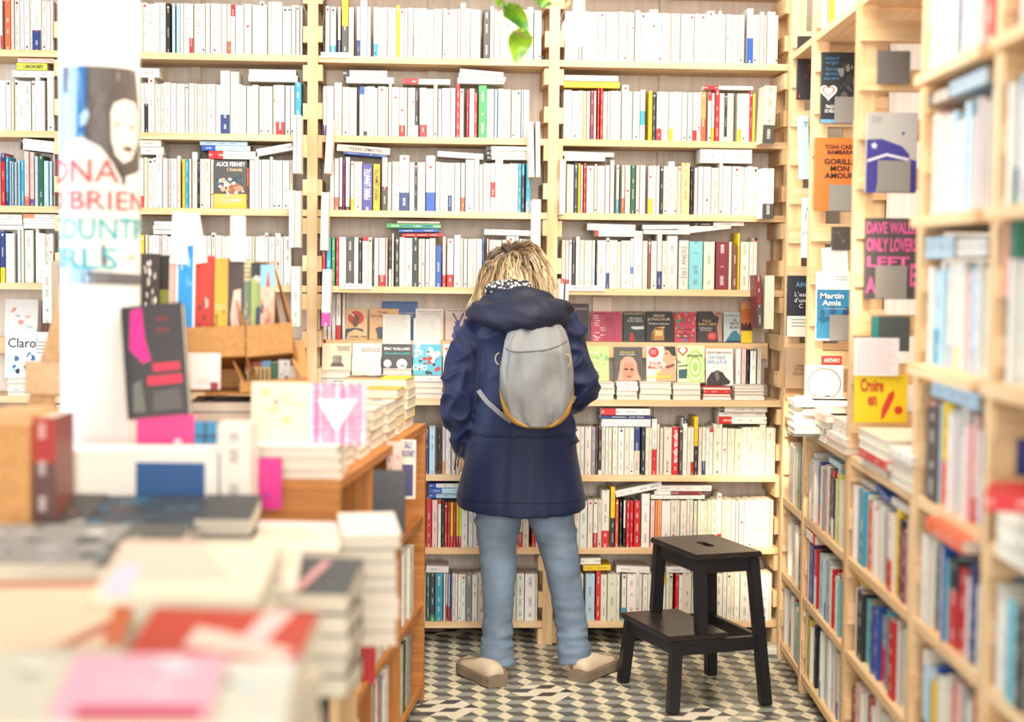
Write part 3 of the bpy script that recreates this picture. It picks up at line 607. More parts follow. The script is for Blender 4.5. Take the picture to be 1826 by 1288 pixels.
# ------------------------------------------------------------------ face-out books
def heart_pts(cu, cv, r, asp=1, n=20):
    out = []
    for i in range(n):
        a = i / n * 2 * math.pi; out.append((cu + 16 * math.sin(a) ** 3 / 16 * r, cv + (13 * math.cos(a) - 5 * math.cos(2 * a) - 2 * math.cos(3 * a) - math.cos(4 * a)) / 16 * r * asp))
    return out
def art_into(mb, w, h, art, sd=3):
    q = random.Random(sd); y = -.0003
    def P(u, v): return ((u - .5) * w, y, v * h)
    for a in art:
        k = a[0]
        if k == 't': continue
        if k == 'r': mb.face([P(a[1], a[2]), P(a[3], a[2]), P(a[3], a[4]), P(a[1], a[4])], hx(a[5]))
        elif k == 'e': mb.face([P(a[1] + a[3] * math.cos(i / 20 * 2 * math.pi), a[2] + a[4] * math.sin(i / 20 * 2 * math.pi)) for i in range(20)], hx(a[5]))
        elif k == 'p': mb.face([P(*p) for p in a[1]], hx(a[2]))
        elif k == 'h': mb.face([P(*p) for p in heart_pts(a[1], a[2], a[3], w / h)], hx(a[4]))
        elif k == 'l':        # rows of handwriting or small print
            u0, v0, u1, v1, n, c = a[1:7]
            for i in range(n):
                vv = v1 - (v1 - v0) * (i + .5) / n; u = u0; e = u1 - q.uniform(0, .15) * (u1 - u0)
                while u < e:
                    l = q.uniform(.03, .09); mb.face([P(u, vv), P(min(u + l, e), vv), P(min(u + l, e), vv + (v1 - v0) / n * .28), P(u, vv + (v1 - v0) / n * .28)], hx(c)); u += l + .02
        elif k == 'b':        # loose brush blobs in a box
            u0, v0, u1, v1, n, cs = a[1:7]
            for i in range(n):
                cu, cv = q.uniform(u0, u1), q.uniform(v0, v1); r = q.uniform(.03, .12); c = hx(q.choice(cs)); k2 = q.uniform(0, 6)
                pts = []
                for j in range(9):
                    t = j / 9 * 6.283; rr = r * q.uniform(.6, 1.2); pts.append(P(min(max(cu + rr * math.cos(t), .0), 1), min(max(cv + rr * .7 * math.sin(t), .0), 1)))
                mb.face(pts, c); y -= .00004
        y -= .0001
    return y
def face_out(name, p, w, h, t, cover, art, label, rz=AL, tilt=12, group=None, cat='book', roll=0, M=None):
    """p = middle of the lower front edge; leans back by tilt degrees"""
    T = Matrix(((0, 1, 0, -w / 2), (1, 0, 0, 0), (0, 0, 1, 0), (0, 0, 0, 1)))
    c = hx(cover); mb = MB(); book_into(mb, t, h, w, [(0, h, c)], c, T=T)
    o = mb.build(name, [M_COVER, M_PAGES]); o.matrix_basis = M or (Matrix.Translation(p) @ Matrix.Rotation(rz, 4, 'Z') @ Matrix.Rotation(-tilt * D2R, 4, 'X') @ Matrix.Rotation(roll * D2R, 4, 'Y'))
    tag(o, label, cat, group); draw(o, w, h, art, len(label)); return o
def draw(o, w, h, art, sd=1, pname='cover_print'):
    if any(a[0] != 't' for a in art):
        mb = MB(); art_into(mb, w, h, art, sd); mb.build(pname, M_ART, o)
    for a in art:
        if a[0] == 't':
            _, s, cu, cv, ws, hs, c = a[:7]; lettering(s, o, w=ws * w if ws else None, h=hs * h if hs else None, pos=((cu - .5) * w, -.0024, cv * h), col=hx(c), bold=a[7] if len(a) > 7 else .012, name='cover_lettering')
def card(p, w, h, label, rz=AL, tilt=10, lines=14, col='fbf7ee', ink='b9b4b4', roll=0, art=None):
    mb = MB(); mb.box((-w / 2, 0, 0), (w / 2, .0008, h), hx(col)); o = mb.build('note_card', M_ART); tag(o, label, 'card', 'handwritten bookseller cards')
    o.matrix_basis = Matrix.Translation(p) @ Matrix.Rotation(rz, 4, 'Z') @ Matrix.Rotation(-tilt * D2R, 4, 'X') @ Matrix.Rotation(roll * D2R, 4, 'Y')
    draw(o, w, h, art or [('l', .08, .05, .92, .95, lines, ink)], 5, 'handwriting'); return o

def tier(x0, x1, y1, y0, wback, **k):      # foot of a face-out book on the back case from its pixels
    xm = (x0 + x1) / 2; u, z = bk(xm, y1, wback); _, zt = bk(xm, y0, wback + .03)
    return u, z, (x1 - x0) / 476, (zt - z) * 1.02
GD = 'books faced out on the display tier'
def bt(x0, x1, y0, cover, art, label, t=.016, tilt=9, wb=.170, name='display_book', y1=611):   # upper display tier
    u, z, w, h = tier(x0, x1, y1, y0, wb); return face_out(name, BW(u, wb, 1.1312), w - .001, h if y1 != 611 else bk((x0 + x1) / 2, y0, wb + .03)[1] - 1.131, t, cover, art, label, tilt=tilt, group=GD)
# middle bay, upper tier
bt(680, 745, 537, '2c5f9f', [('t', 'UNE FEMME\nSANS FIN', .66, .66, .5, .10, 'c9d6e6')], 'tall blue faced-out book standing behind the orange one, middle bay', wb=.205, t=.012)
bt(612, 655, 550, 'e8bd84', [('e', .52, .70, .33, .23, 'd23b2a'), ('p', [(.42, .62), (.50, .84), (.60, .78), (.66, .60), (.58, .42), (.42, .40), (.36, .55)], '6b3f2c'), ('p', [(.20, .88), (.44, .72), (.46, .78), (.24, .92)], 'efe0c0'), ('p', [(0, .0), (.12, 0), (.2, .22), (.5, .33), (.86, .24), (.8, .34), (.5, .38), (.1, .34), (0, .24)], '3a4250'), ('t', 'DANIEL FOH', .62, .085, .72, .075, '1b1b1b')], 'tan faced-out book with red sun disc and brown figure')
bt(658, 711, 550, 'e9b377', [('p', [(.28, .02), (.26, .2), (.2, .35), (.34, .42), (.62, .38), (.62, .02)], '3f4b5a'), ('t', 'Hugo', .46, .88, .34, .1, '4a3c30', 0), ('t', 'Lindenberg', .45, .76, .80, .10, '22201c', .0), ('t', 'LA NUIT\nIMAGINAIRE', .5, .6, .5, .13, 'f5e9d8')], 'orange faced-out book with dark head silhouette, middle bay')
bt(740, 791, 550, 'f7f4ec', [('t', 'CAROLINE LAMARCHE', .5, .9, .86, .035, '222222'), ('t', 'LE JOUR DU CHIEN', .55, .82, .72, .035, '222222')], 'white faced-out book with two short title lines, half under a card', wb=.168)
bt(783, 796, 575, 'd99a55', [], 'narrow strip of an orange-brown book behind the white one', wb=.19, t=.01)
bt(793, 838, 550, 'f2ddd0', [('p', [(.34, .0), (.26, .14), (.34, .28), (.33, .40), (.42, .50), (.38, .58), (.46, .62), (.28, .84), (.34, .88), (.50, .64), (.58, .63), (.72, .88), (.78, .84), (.62, .58), (.60, .48), (.66, .38), (.64, .28), (.74, .14), (.66, 0)], '4a4a9e'), ('t', 'JÉRÔME LEROY', .5, .93, .8, .05, '2a2a3a')], 'pale pink faced-out book with violet long-eared silhouette')
card(BW(bk(707, 611, .150)[0], .148, 1.116), 50 / 478, .112, 'lined card standing before the orange faced-out book', lines=18)
card(BW(bk(761, 611, .150)[0], .148, 1.116), 48 / 478, .100, 'lined card standing before the white faced-out book', lines=16)
for i, (x0, x1, y0, sp) in enumerate(((576, 582, 545, 'w'), (583, 589, 545, 'w'), (590, 596.5, 524, 'w'), (597, 605.5, 524, 'w/r26'), (608, 613, 524, 'w'))):
    u0 = bk(x0, 570, .12)[0]; w = (x1 - x0) / 470 - .0006; h = bk(x0, y0, .12)[1] - 1.131; sg, cv, ds = spec_segs(sp, h); mb = MB(); book_into(mb, w, h, .11, sg, cv)
    o = mb.build('paperback', [M_COVER, M_PAGES], M=TB @ Matrix.Translation((u0 + .001 * i, .16, 1.1305))); tag(o, ('white', 'second white', 'taller white', 'red-footed white', 'last white')[i] + ' slim paperback standing at left end of the display tier, middle bay', 'book', 'slim paperbacks at the display tier end')
# stacks on the counter under the front tier
def counter_stack(bay, x0, x1, yt, n, label, spec='w', grp=None, dd=.15, w0=.008):
    z = ZS[4] + .0006; u0 = bk(x0, 700, w0)[0]; u1 = bk(x1, 700, w0)[0]; zt = bk((x0 + x1) / 2, yt, w0)[1]; t = (zt - z) / n
    for i in range(n):
        jx = R.uniform(-.002, .002)
        flat_book(BW(u0 + .002 + jx, w0 + R.uniform(0, .006), z + i * t), u1 - u0 - .005, t - .0006, dd, spec if i % 4 else 'w', nth(i, n, label), group=grp or label, face='pages' if R.random() < .8 else 'spine', name='stacked_book')
    return z + n * t + .0008
fr = []
def ft(x0, x1, y0, zb, cover, art, label, t=.014, tilt=9, wb=.06, roll=0):
    u = bk((x0 + x1) / 2, 650, wb)[0]; zt = bk((x0 + x1) / 2, y0, wb + .02)[1]
    return face_out('display_book', BW(u, wb, zb), (x1 - x0) / 480 - .001, (zt - zb) * 1.01, t, cover, art, label, tilt=tilt, group=GD, roll=roll)
za = counter_stack(2, 567, 626, 662, 4, 'white books stacked under the chessboard cover'); zb = counter_stack(2, 628, 680, 674, 2, 'white books stacked under the second lined card of the front row')
zc = counter_stack(2, 681, 735, 658, 5, 'white books stacked under the grey portrait cover'); zd = counter_stack(2, 736, 792, 671, 4, 'white books stacked under the red and cyan cover')
counter_stack(2, 793, 850, 672, 4, 'white books stacked by the blue coat sleeve'); ze = bk(815, 671, .05)[1]
chess = [('r', .36, .28, .68, .54, 'f0e6d4')] + [('r', .36 + .04 * i, .28 + .0325 * j, .40 + .04 * i, .3125 + .0325 * j, '1c1c1c') for i in range(8) for j in range(8) if (i + j) % 2 == 0] + [('p', [(.28, .14), (.36, .27), (.68, .27), (.78, .14)], '57504a')]
ft(574, 626, 612, za, 'f0dcc0', chess + [('t', 'JEAN-PHILIPPE\nTOUSSAINT\nL’ÉCHIQUIER', .74, .80, .46, .17, '2a2626')], 'cream faced-out book with a small chessboard')
ft(628, 680, 612, zb, 'f6efe2', [('t', 'CAROLINE DEYNAS\nL’ÂGE DE DÉTRUIRE', .62, .80, .70, .12, '33302e'), ('r', 0, .28, 1, .55, '5d554d')], 'cream faced-out book with two title lines and grey band')
card(BW(bk(653, 650, .045)[0], .045, zb), 51 / 480, .072, 'lined card standing on the low stack before the cream cover', lines=12, col='efe4d6')
ft(681, 735, 614, zc, '34363a', [('e', .18, .18, .13, .17, 'e8e4de'), ('e', .66, .16, .18, .22, 'e8e4de'), ('e', .68, .08, .08, .05, '8a8580'), ('t', 'ÉRIC VUILLARD', .50, .82, .86, .14, 'ffffff', .025), ('t', 'Une sortie honorable', .50, .62, .84, .11, '49c0b4', .012)], 'charcoal faced-out book with white names and round heads')
ft(736, 788, 614, zd, '55b6cf', [('b', .05, .05, .95, .95, 26, ['cf3a34', '58bcd4', 'e6eef0', 'c9302c', '2a2a2e']), ('h', .76, .66, .2, 'f4e3dc'), ('t', 'LE', .22, .72, .26, .16, 'eaf6fa', .03), ('t', 'CHO', .24, .24, .5, .2, 'ffffff', .03)], 'red and cyan faced-out book with a pale heart')
ft(790, 840, 614, zd, 'f6efe4', [('b', .1, .05, .9, .42, 22, ['d27a2c', '6a4420', '3f5a2a', 'c9a04a']), ('t', 'Marta Petreu', .42, .85, .7, .1, 'd8553a'), ('t', 'Maison', .35, .70, .45, .08, '8a8680', 0)], 'cream faced-out book with orange type beside the coat sleeve')
# bay beside the stool, upper tier
bt(1000, 1018, 538, 'e8c0ac', [], 'small pink faced-out book at left end, behind the hood', wb=.21, t=.01)
bt(1012, 1051, 541, '3c2730', [('t', 'LUC CARAPACE', .5, .86, .85, .06, 'd9d0d0')], 'dark maroon faced-out book beside the coat shoulder', wb=.20)
dash = [('r', .06 + .26 * q0, .04 + .08 * k, .06 + .26 * q0 + .16, .065 + .08 * k, 'f3e6dc') for k, q0 in enumerate((0.1, .3, .9, .2, 1.0, .9, .2, .15, .3, .1, 0.1))]
bt(1053, 1110, 555, 'c0375a', [('p', [(.05, .2), (.2, .1), (.24, .12), (.09, .22)], 'f3e6dc')] + dash + [('p', [(.4 + .1 * i, .02), (.42 + .1 * i, .02), (.5 + .05 * i, .85), (.48 + .05 * i, .85)], '8f1f42') for i in range(5)] + [('t', 'FATIMA  DAAS', .5, .92, .8, .045, '40101c')], 'crimson faced-out book strewn with white dashes')
bt(1111, 1150, 555, '1f3330', [('p', [(.36, .50), (.98, .52), (.98, .42), (.6, .40), (.40, .43)], 'dfe4e0'), ('p', [(.28, .02), (.34, .28), (.40, .32), (.46, .26), (.54, .02)], 'c02a24'), ('t', 'CLAIRE BEREST', .5, .93, .95, .06, 'e8c49a'), ('t', 'L’ÉPAISSEUR\nD’UN CHEVEU', .56, .73, .74, .17, 'e8f0ec')], 'dark green faced-out book with a red figure')
bt(1151, 1201, 555, '1b1b1e', [('p', [(.18, .05), (.22, .32), (.36, .46), (.40, .40), (.66, .44), (.68, .05)], 'c08a40'), ('r', .34, .2, .62, .38, 'f0d48a'), ('r', .2, .05, .3, .28, '8a5a28'), ('p', [(.28, .46), (.7, .52), (.68, .44)], 'e0a860'), ('t', 'SERGE', .48, .86, .42, .08, 'f0d8b8'), ('t', 'JONCOUR', .48, .73, .86, .11, 'f0d8b8', .02), ('t', 'Chaleur humaine', .48, .60, .78, .06, 'ffffff')], 'black faced-out book with a lit golden house')
bt(1202, 1242, 556, 'd0465a', [('b', 0, .0, 1, 1, 42, ['d0405a', 'e0708a', '4a7fb0', 'e8a040', 'c03040', '5fa07a', 'f0b0a0']), ('t', 'HÉLÈNE FRAPPAT', .45, .42, .8, .05, '301a24'), ('t', 'Trois femmes\ndisparaissent', .48, .2, .9, .17, '2a1420')], 'multicoloured faced-out book with painted eyes')
bt(1243, 1288, 555, '413b3e', [('p', [(.62, 1), (1, 1), (1, .02), (.86, .02), (.8, .5), (.9, .82), (.7, .9)], 'c99e86'), ('e', .88, .93, .1, .025, '8a4038'), ('e', .60, .2, .2, .145, 'cf2530'), ('l', .48, .12, .74, .28, 4, 'f6d8d8'), ('t', 'PAUL\nSAINT BRIS', .40, .64, .76, .19, 'e8c07a'), ('t', 'L’allègement\ndes vernis', .34, .43, .56, .12, 'f0e8e0')], 'grey-brown faced-out book with red round sticker and chin')
bt(1290, 1321, 556, 'cfe2e0', [('p', [(.05, .02), (.2, .12), (.5, .36), (.74, .4), (1, .22), (1, .02)], '3f86a0'), ('p', [(.0, .0), (.3, .08), (1, .06), (1, 0)], '1f4858'), ('t', 'XAVIER BO', .5, .88, .9, .045, '303030'), ('t', 'LE\nBATE\nBLAN', .66, .62, .56, .34, '5a4040')], 'pale blue faced-out book with a turquoise wave')
bt(1321, 1342, 537, 'd9803c', [('r', 0, 0, 1, .28, 'f5d21a'), ('p', [(.0, .3), (0, .44), (.2, .5), (.25, .42), (.5, .52), (.55, .42), (.8, .5), (1, .42), (1, .3)], '4a1c14'), ('r', 0, .82, 1, 1, 'e8a87c')], 'orange faced-out book with yellow band below, end of the tier', wb=.15)
card(BW(bk(1074, 553, .20)[0], .199, bk(1074, 556, .2)[1]), 34 / 470, .056, 'pink lined card stuck above the crimson cover', lines=9, col='f2dccb', tilt=4)
# bay beside the stool, front tier
zs = []
for x0, x1, yt, n, lab in ((1040, 1098, 682, 3, 'white books stacked by the right coat sleeve'), (1099, 1139, 681, 4, 'white books stacked under the veiled portrait cover'), (1140, 1199, 682, 3, 'white books stacked under the profile portrait cover'), (1200, 1252, 684, 3, 'white books stacked under the green spiral cover'), (1254, 1306, 690, 4, 'red-covered books stacked under the dog cover'), (1309, 1364, 687, 5, 'cream books stacked at the right end of the counter')):
    zs.append(counter_stack(3, x0, x1, yt, n, lab, spec='r' if 'red' in lab else 'w'))
ft(1046, 1087, 617, zs[0], 'b8cf86', [('b', .2, .1, .95, .95, 26, ['a8d070', 'd8e0a0', '7fb878', 'e0c890']), ('t', 'DO', .3, .8, .3, .08, 'f6faf0')], 'light green faced-out book half behind the coat sleeve')
ft(1095, 1147, 619, zs[1], '4d4846', [('p', [(.12, .0), (.2, .34), (.22, .56), (.36, .70), (.52, .73), (.68, .68), (.8, .52), (.82, .3), (.96, .0)], 'd99a80'), ('p', [(.34, .06), (.3, .3), (.36, .5), (.52, .54), (.68, .48), (.72, .26), (.62, .06)], 'c78468'), ('e', .42, .34, .07, .03, '2a1c1a'), ('e', .62, .33, .07, .03, '2a1c1a'), ('e', .52, .12, .08, .02, '8a3c34'), ('t', 'ABDELLAH TAÏA', .46, .85, .52, .05, 'f0d83a'), ('t', 'Vivre à ta lumière', .46, .78, .54, .045, 'f0ece8')], 'dark grey faced-out book with a veiled face')
ft(1153, 1207, 618, zs[2], 'f3e3d0', [('p', [(.56, 1), (.98, 1), (1, .66), (.94, .52), (1, .3), (1, 0), (.3, 0), (.36, .24), (.62, .40), (.66, .5), (.54, .58), (.56, .7), (.6, .85)], 'd8a07e'), ('p', [(.6, 1), (.98, 1), (1, .72), (.86, .74), (.76, .88), (.64, .9)], '2b2420'), ('e', .68, .8, .05, .018, '2b2420'), ('p', [(.60, .42), (.98, .52), (.92, .42), (.7, .36)], '7a4a38'), ('e', .24, .83, .18, .15, 'cf2a28'), ('l', .13, .76, .35, .9, 3, 'f8e0e0'), ('t', 'JULIA\nMALYE', .30, .46, .5, .22, 'c03a30', .02), ('t', 'LA\nLOUISIANE', .42, .19, .80, .22, 'f2d016', .03)], 'faced-out book with profile portrait and red sticker')
sp = []
for i in range(4): sp.append(('e', .66, .42, .38 - .09 * i, .34 - .08 * i, ('9cc95c', 'e4efb8')[i % 2]))
ft(1208, 1258, 616, zs[3], 'dcebae', [('e', .66, .42, .36, .46, 'a8d070'), ('e', .66, .42, .30, .38, 'e0eeb4')] + sp[:0] + [('e', .66, .42, .24, .30, '9cc95c'), ('e', .66, .42, .17, .22, 'e0eeb4'), ('e', .66, .42, .10, .13, '9cc95c'), ('p', [(.04, .1), (.04, .34), (.36, .36), (.34, .1)], '1f5560'), ('p', [(.02, .44), (.42, .48), (.4, .45), (.03, .41)], '2a3a30'), ('h', .2, .84, .19, 'c02030'), ('h', .2, .85, .13, 'f6eee6'), ('t', 'dramarins', .64, .73, .56, .09, '223a2c', .02), ('t', 'h', .06, .55, .1, .1, '223a2c', .02)], 'green faced-out book with spiral and red heart card')
ft(1259, 1309, 622, zs[4], 'f2e6da', [('p', [(.0, .0), (.04, .18), (.18, .34), (.42, .42), (.62, .36), (.74, .22), (.9, .12), (.86, .04), (.6, .0)], '2e2a2a'), ('p', [(.3, .36), (.46, .38), (.5, .2), (.4, .1)], '6a6460'), ('t', 'CÉDRIC SAPIN-DEFOUR', .5, .90, .92, .07, '3a3634'), ('t', 'SON ODEUR\nAPRÈS LA PLUIE', .40, .70, .74, .22, '3f9cd0', .015)], 'pale faced-out book with a black dog and blue title')
for i, (x0, x1, y0, y1_, sp_, ln) in enumerate(((1312, 1321, 622, 686, 'w', 0), (1322, 1330, 622, 686, 'P', 0), (1331, 1335, 623, 686, 'k', -2), (1337, 1348, 624, 686, 'k/w60', -3), (1350, 1357, 622, 686, 'i', 0))):
    u0 = bk(x0, 650, .07)[0]; h = bk(x0, y0, .07)[1] - zs[5]; sg, cv, _ = spec_segs(sp_, h); mb = MB(); book_into(mb, (x1 - x0) / 478 - .001, h, .10, sg, cv)
    o = mb.build('magazine', [M_COVER, M_PAGES], M=TB @ Matrix.Translation((u0, .06, zs[5])) @ Matrix.Rotation(ln * D2R * 0, 4, 'Y')); tag(o, ('white', 'pale pink', 'slim black', 'black and white', 'cream')[i] + ' booklet standing at the right end of the counter display', 'booklet', 'booklets at the counter end')
# far left bay and the bay behind the pillar, seen between other things
bt(8, 66, 533, 'f2f2ee', [('b', .1, .1, .9, .9, 10, ['e8a090', '3a9a6a', 'e8e8e4', 'd0d8e8', 'f0c8c0'])], 'white faced-out book with small coloured blots, far left bay')
bt(72, 84, 535, '3f3580', [('r', 0, 0, 1, .4, '8a6a60')], 'violet faced-out book beside the far left upright', wb=.19)
bt(255, 300, 550, 'e8e8e6', [], 'white faced-out book behind the display stand', wb=.18)
zc0 = counter_stack(0, 12, 58, 676, 4, 'white books stacked on the far left counter')
ft(8, 62, 585, zc0, 'dfe6ee', [('b', .1, .05, .9, .5, 20, ['3a6a9a', '1f2a3a', 'b8d0e0', 'e8f0f4']), ('r', .0, .56, 1, .86, 'f0f4f6'), ('t', 'Claro', .54, .70, .9, .19, '1c1c1c', 0)], 'pale blue faced-out book with black serif name')
ft(62, 84, 592, zc0, 'f0ece6', [('l', .1, .5, .9, .8, 4, '9a9a9a')], 'narrow cream faced-out book at the far left counter')
counter_stack(1, 470, 530, 690, 3, 'white books stacked behind the cardboard display')
# the reclining cover of the third row
u0, z0 = bk(410, 367, 0)
face_out('display_book', BW(bk(410, 330, .0)[0], .006, ZS[2] + .0006), 57 / 482, 84 / 482, .03, '4a4a48', [('r', 0, 0, 1, .30, 'f0b838'), ('b', .1, .36, .9, .74, 10, ['2f6f90', '1f3f50']), ('b', .1, .34, .7, .62, 14, ['f0d8c0', 'd8a888', 'f4e4d4']), ('b', .45, .36, .9, .5, 12, ['9a5a3c', 'c88a68', 'e8c0a0']), ('t', 'ALICE FERNEY', .52, .92, .88, .09, 'ffffff', .02), ('t', 'L’Intimité', .64, .81, .45, .07, 'f0d0a0'), ('t', 'L’ATTACHEMENT', .48, .17, .8, .07, 'f6ecd8', .02), ('l', .08, .08, .7, .12, 1, 'f6ecd8'), ('l', .08, .22, .8, .27, 1, 'f6ecd8')], 'faced-out book with reclining figure and yellow band, third row', tilt=1, group='books faced out on the shelves')

# ------------------------------------------------------------------ right bookcase
XR0, KR = .91, .0123
case_r = empty('bookcase', (XR0, 0, 0), 0, 'pale pine bookcase running along the right wall towards the back corner', 'bookcase')
TRC = Matrix.Translation((XR0, 0, 0)) @ Matrix.Rotation(-math.pi / 2 - math.atan(KR), 4, 'Z')     # local x towards the camera, y into the case
def RW(d, w, z): return TRC @ Vector((-d, w, z))
def rd(x, z, w=0):                      # distance along the case of a pixel column at height z
    d = 4.
    for _ in range(25):
        c = CM.transposed() @ (RW(d, w, z) - CP); xx = 913 + FPX * c.x / -c.z; d *= (1 + .9 * (xx - x) / (xx - 950 + 1e-6)) if abs(xx - x) > .05 else 1
        d = max(1.2, min(d, 9))
    return d
DIV = [5.76, 5.30, 4.57, 3.78, 3.17, 2.45, 1.9]
for i, d in enumerate(DIV): divider(case_r, TRC @ Matrix.Translation((-d, 0, 0)), 2.3, DEPTH, zoff=.042, sides=(-1, 1))
RZ = [.067, .325, .594, .887, 2.18]; NZ = [1.20, 1.54, 1.867]
for i in range(len(DIV) - 1):
    da, db = DIV[i] - .0375, DIV[i + 1] + .0375
    for z in RZ + (NZ if i in (3, 4, 5) else []):
        lip = .03 if z in NZ else .0
        m2 = MB(); m2.box((-da + .0, -lip if z in NZ else .002, z - TH), (-db, DEPTH, z)); m2.build('shelf_board', M_PINE, case_r, M=TRC)
    m2 = MB(); m2.box((-da, DEPTH + .001, .05), (-db, DEPTH + .012, 2.6)); m2.build('back_panel', M_BACK, case_r, M=TRC)
RPAL = 'wwwwwwwiilPwwwewkrwbwwTw'
RB = {}; RREST = MB()
def rrow(i, z, items, h=.195, pal=RPAL, hp=.26, dfar=None, dnear=None):
    """standing spines of bay i on the shelf at z; items = (x0, x1, spec, height factor)"""
    da, db = (dfar or DIV[i] - .041), (dnear or DIV[i + 1] + .041); cur = da; out = []
    its = sorted([(rd(x0, z + .1), rd(x1, z + .1), sp, hf[0] if hf else 1) for x0, x1, sp, *hf in items], key=lambda t: -t[0])
    for it in its + [(db, None, None, None)]:
        while cur - it[0] > .008:
            w = min(R.uniform(.012, .034), cur - it[0])
            if cur - it[0] - w < .008: w = cur - it[0]
            out.append((cur, w, R.choice(pal) + (('/' + R.choice('rnkyb') + '26') if R.random() < .12 else ''), R.uniform(.86, 1.08))); cur -= w
        if it[1] is not None: cur2 = max(it[1], db); out.append((cur, cur - cur2, it[2], it[3])); cur = cur2
    for (d, w, sp, hf) in out:
        if w < .006: continue
        hh = min(h * hf, hp - .03); dep = R.uniform(.13, .17); sg, cv, ds = spec_segs(sp, hh); mb = MB(); book_into(mb, w - R.choice((.0008, .0015, .003)), hh, dep, sg, cv, dots=mk_dots(sp, hh, w), pages=jit(PAGE, .06))
        lean = R.uniform(-.2, .2) * D2R
        MM = TRC @ Matrix.Translation((-d, R.uniform(.008, .03), z + .0005)) @ Matrix.Rotation(lean, 4, 'Y'); c_ = CM.transposed() @ (MM @ Vector((0, 0, hh)) - CP); xx_, yy_ = 913 + FPX * c_.x / -c_.z, 644 - FPX * c_.y / -c_.z
        if xx_ > 1850 or yy_ > 1270: continue
        if (i == 0 and sp in 'wi') or (i == 1 and len(sp) == 1 and w < .02 and sp in 'wil') or (i == 2 and sp in 'wi' and w < .016) or yy_ > 1225:
            book_into(RREST, w - .0015, hh, dep, sg, cv, T=MM); continue
        o = mb.build('shelved_book', [M_COVER, M_PAGES], M=MM)
        RB.setdefault((i, z, ds), []).append((d, o))
rrow(0, .594, [(1403, 1409, 'w'), (1416, 1420, 'g'), (1424, 1429, 'w/W30')], h=.20)
rrow(1, .594, [(1441, 1446, 'w'), (1446, 1450, 'b/r30', .98), (1467, 1471, 'k'), (1474, 1478, 'k/w30', .9), (1484, 1491, 'L', 1.02), (1495, 1499, 'w/r24')], h=.205)
rrow(2, .594, [(1522, 1532, 'c', 1.05), (1534, 1543, 'o', .95), (1553, 1560, 'w'), (1563, 1567, 'k', .9), (1574, 1582, 'w/r40', 1), (1583, 1589, 'y', 1.1), (1589, 1596, 'k', 1), (1597, 1606, 'W', .9), (1612, 1618, 'e')], h=.20)
rrow(3, .594, [(1650, 1656, 'k', .9), (1662, 1672, 'r', 1), (1677, 1692, 'k/r60', .95), (1693, 1706, 'r', .9), (1711, 1722, 'n', 1.05), (1736, 1746, 'l')], h=.205)
rrow(4, .594, [(1786, 1800, 'T', 1), (1801, 1812, 'd', 1)], h=.20, dnear=2.72)
rrow(0, .325, [(1400, 1408, 'w'), (1420, 1425, 'k')], h=.19)
rrow(1, .325, [(1436, 1442, 'b'), (1445, 1449, 'r/w50'), (1453, 1460, 'l'), (1465, 1472, 'x')], h=.19)
rrow(2, .325, [(1517, 1526, 'k', .95), (1527, 1540, 'T', .9), (1543, 1550, 'v', .9), (1553, 1563, 'e/r50', .9), (1564, 1572, 'c', 1.05), (1574, 1583, 'r/r30', 1), (1597, 1605, 'n', 1)], h=.20)
rrow(3, .325, [(1652, 1662, 'y', .8), (1680, 1690, 'P'), (1700, 1712, 'e')], h=.20, dnear=3.25)
rrow(0, .067, [(1397, 1402, 'k', .5)], h=.19)
rrow(1, .067, [(1431, 1437, 'y', 1), (1446, 1452, 'n', .9), (1458, 1463, 'c', 1), (1476, 1481, 'r', .95), (1484, 1490, 'd')], h=.20)
rrow(2, .067, [(1506, 1514, 'W', .8), (1516, 1524, 'P'), (1530, 1540, 'r', .95)], h=.19, dnear=3.95)
rrow(1, 2.18, [(1463, 1466, 'W'), (1470, 1474, 'y')], h=.2, pal='wwwwwi')
rrow(3, .887, [(1644, 1662, 'd/d60', .95), (1664, 1676, 'y/o50', 1.05), (1676, 1682, 'w'), (1692, 1698, 'W', .8), (1728, 1752, 'v/p60', 1)], h=.225, hp=.31, pal='wwwwwiPl')
rrow(3, 1.20, [(1645, 1652, 'w'), (1653, 1662, 'l/c40', .95), (1700, 1712, 'P', .95), (1742, 1748, 'i')], h=.225, hp=.34, pal='wwwwwll')
rrow(3, 1.54, [(1652, 1664, 'i', 1), (1664, 1668, 'P'), (1712, 1720, 'l', 1), (1724, 1730, 'e', 1.02), (1741, 1746, 'W', 1)], h=.235, hp=.32, pal='wwwwwlP')
rrow(3, 1.867, [(1644, 1652, 'b/n60', 1.1), (1653, 1668, 'w', 1.05), (1668, 1688, 'w'), (1698, 1708, 'n', 1), (1746, 1764, 'r', 1.02)], h=.24, hp=.31, pal='wwwPl')
rrow(4, 1.20, [], h=.23, hp=.34, dnear=2.75, pal='wwwi'); rrow(4, 1.54, [], h=.24, hp=.33, dnear=2.8, pal='wwwl'); rrow(4, 1.867, [], h=.24, hp=.3, dnear=2.8)
tag(RREST.build('packed_books', [M_COVER, M_PAGES]), 'remaining thin pale books packed in the far bays of the right bookcase', 'books', None, 'stuff')
RBAY = ['corner bay', 'second right bay', 'third right bay', 'blurred right bay', 'edge bay']
RSH = {.067: 'lowest shelf', .325: 'second lowest shelf', .594: 'shelf below the ledge', .887: 'ledge shelf', 1.20: 'shelf above the ledge', 1.54: 'eye-level shelf', 1.867: 'high shelf', 2.18: 'top shelf'}
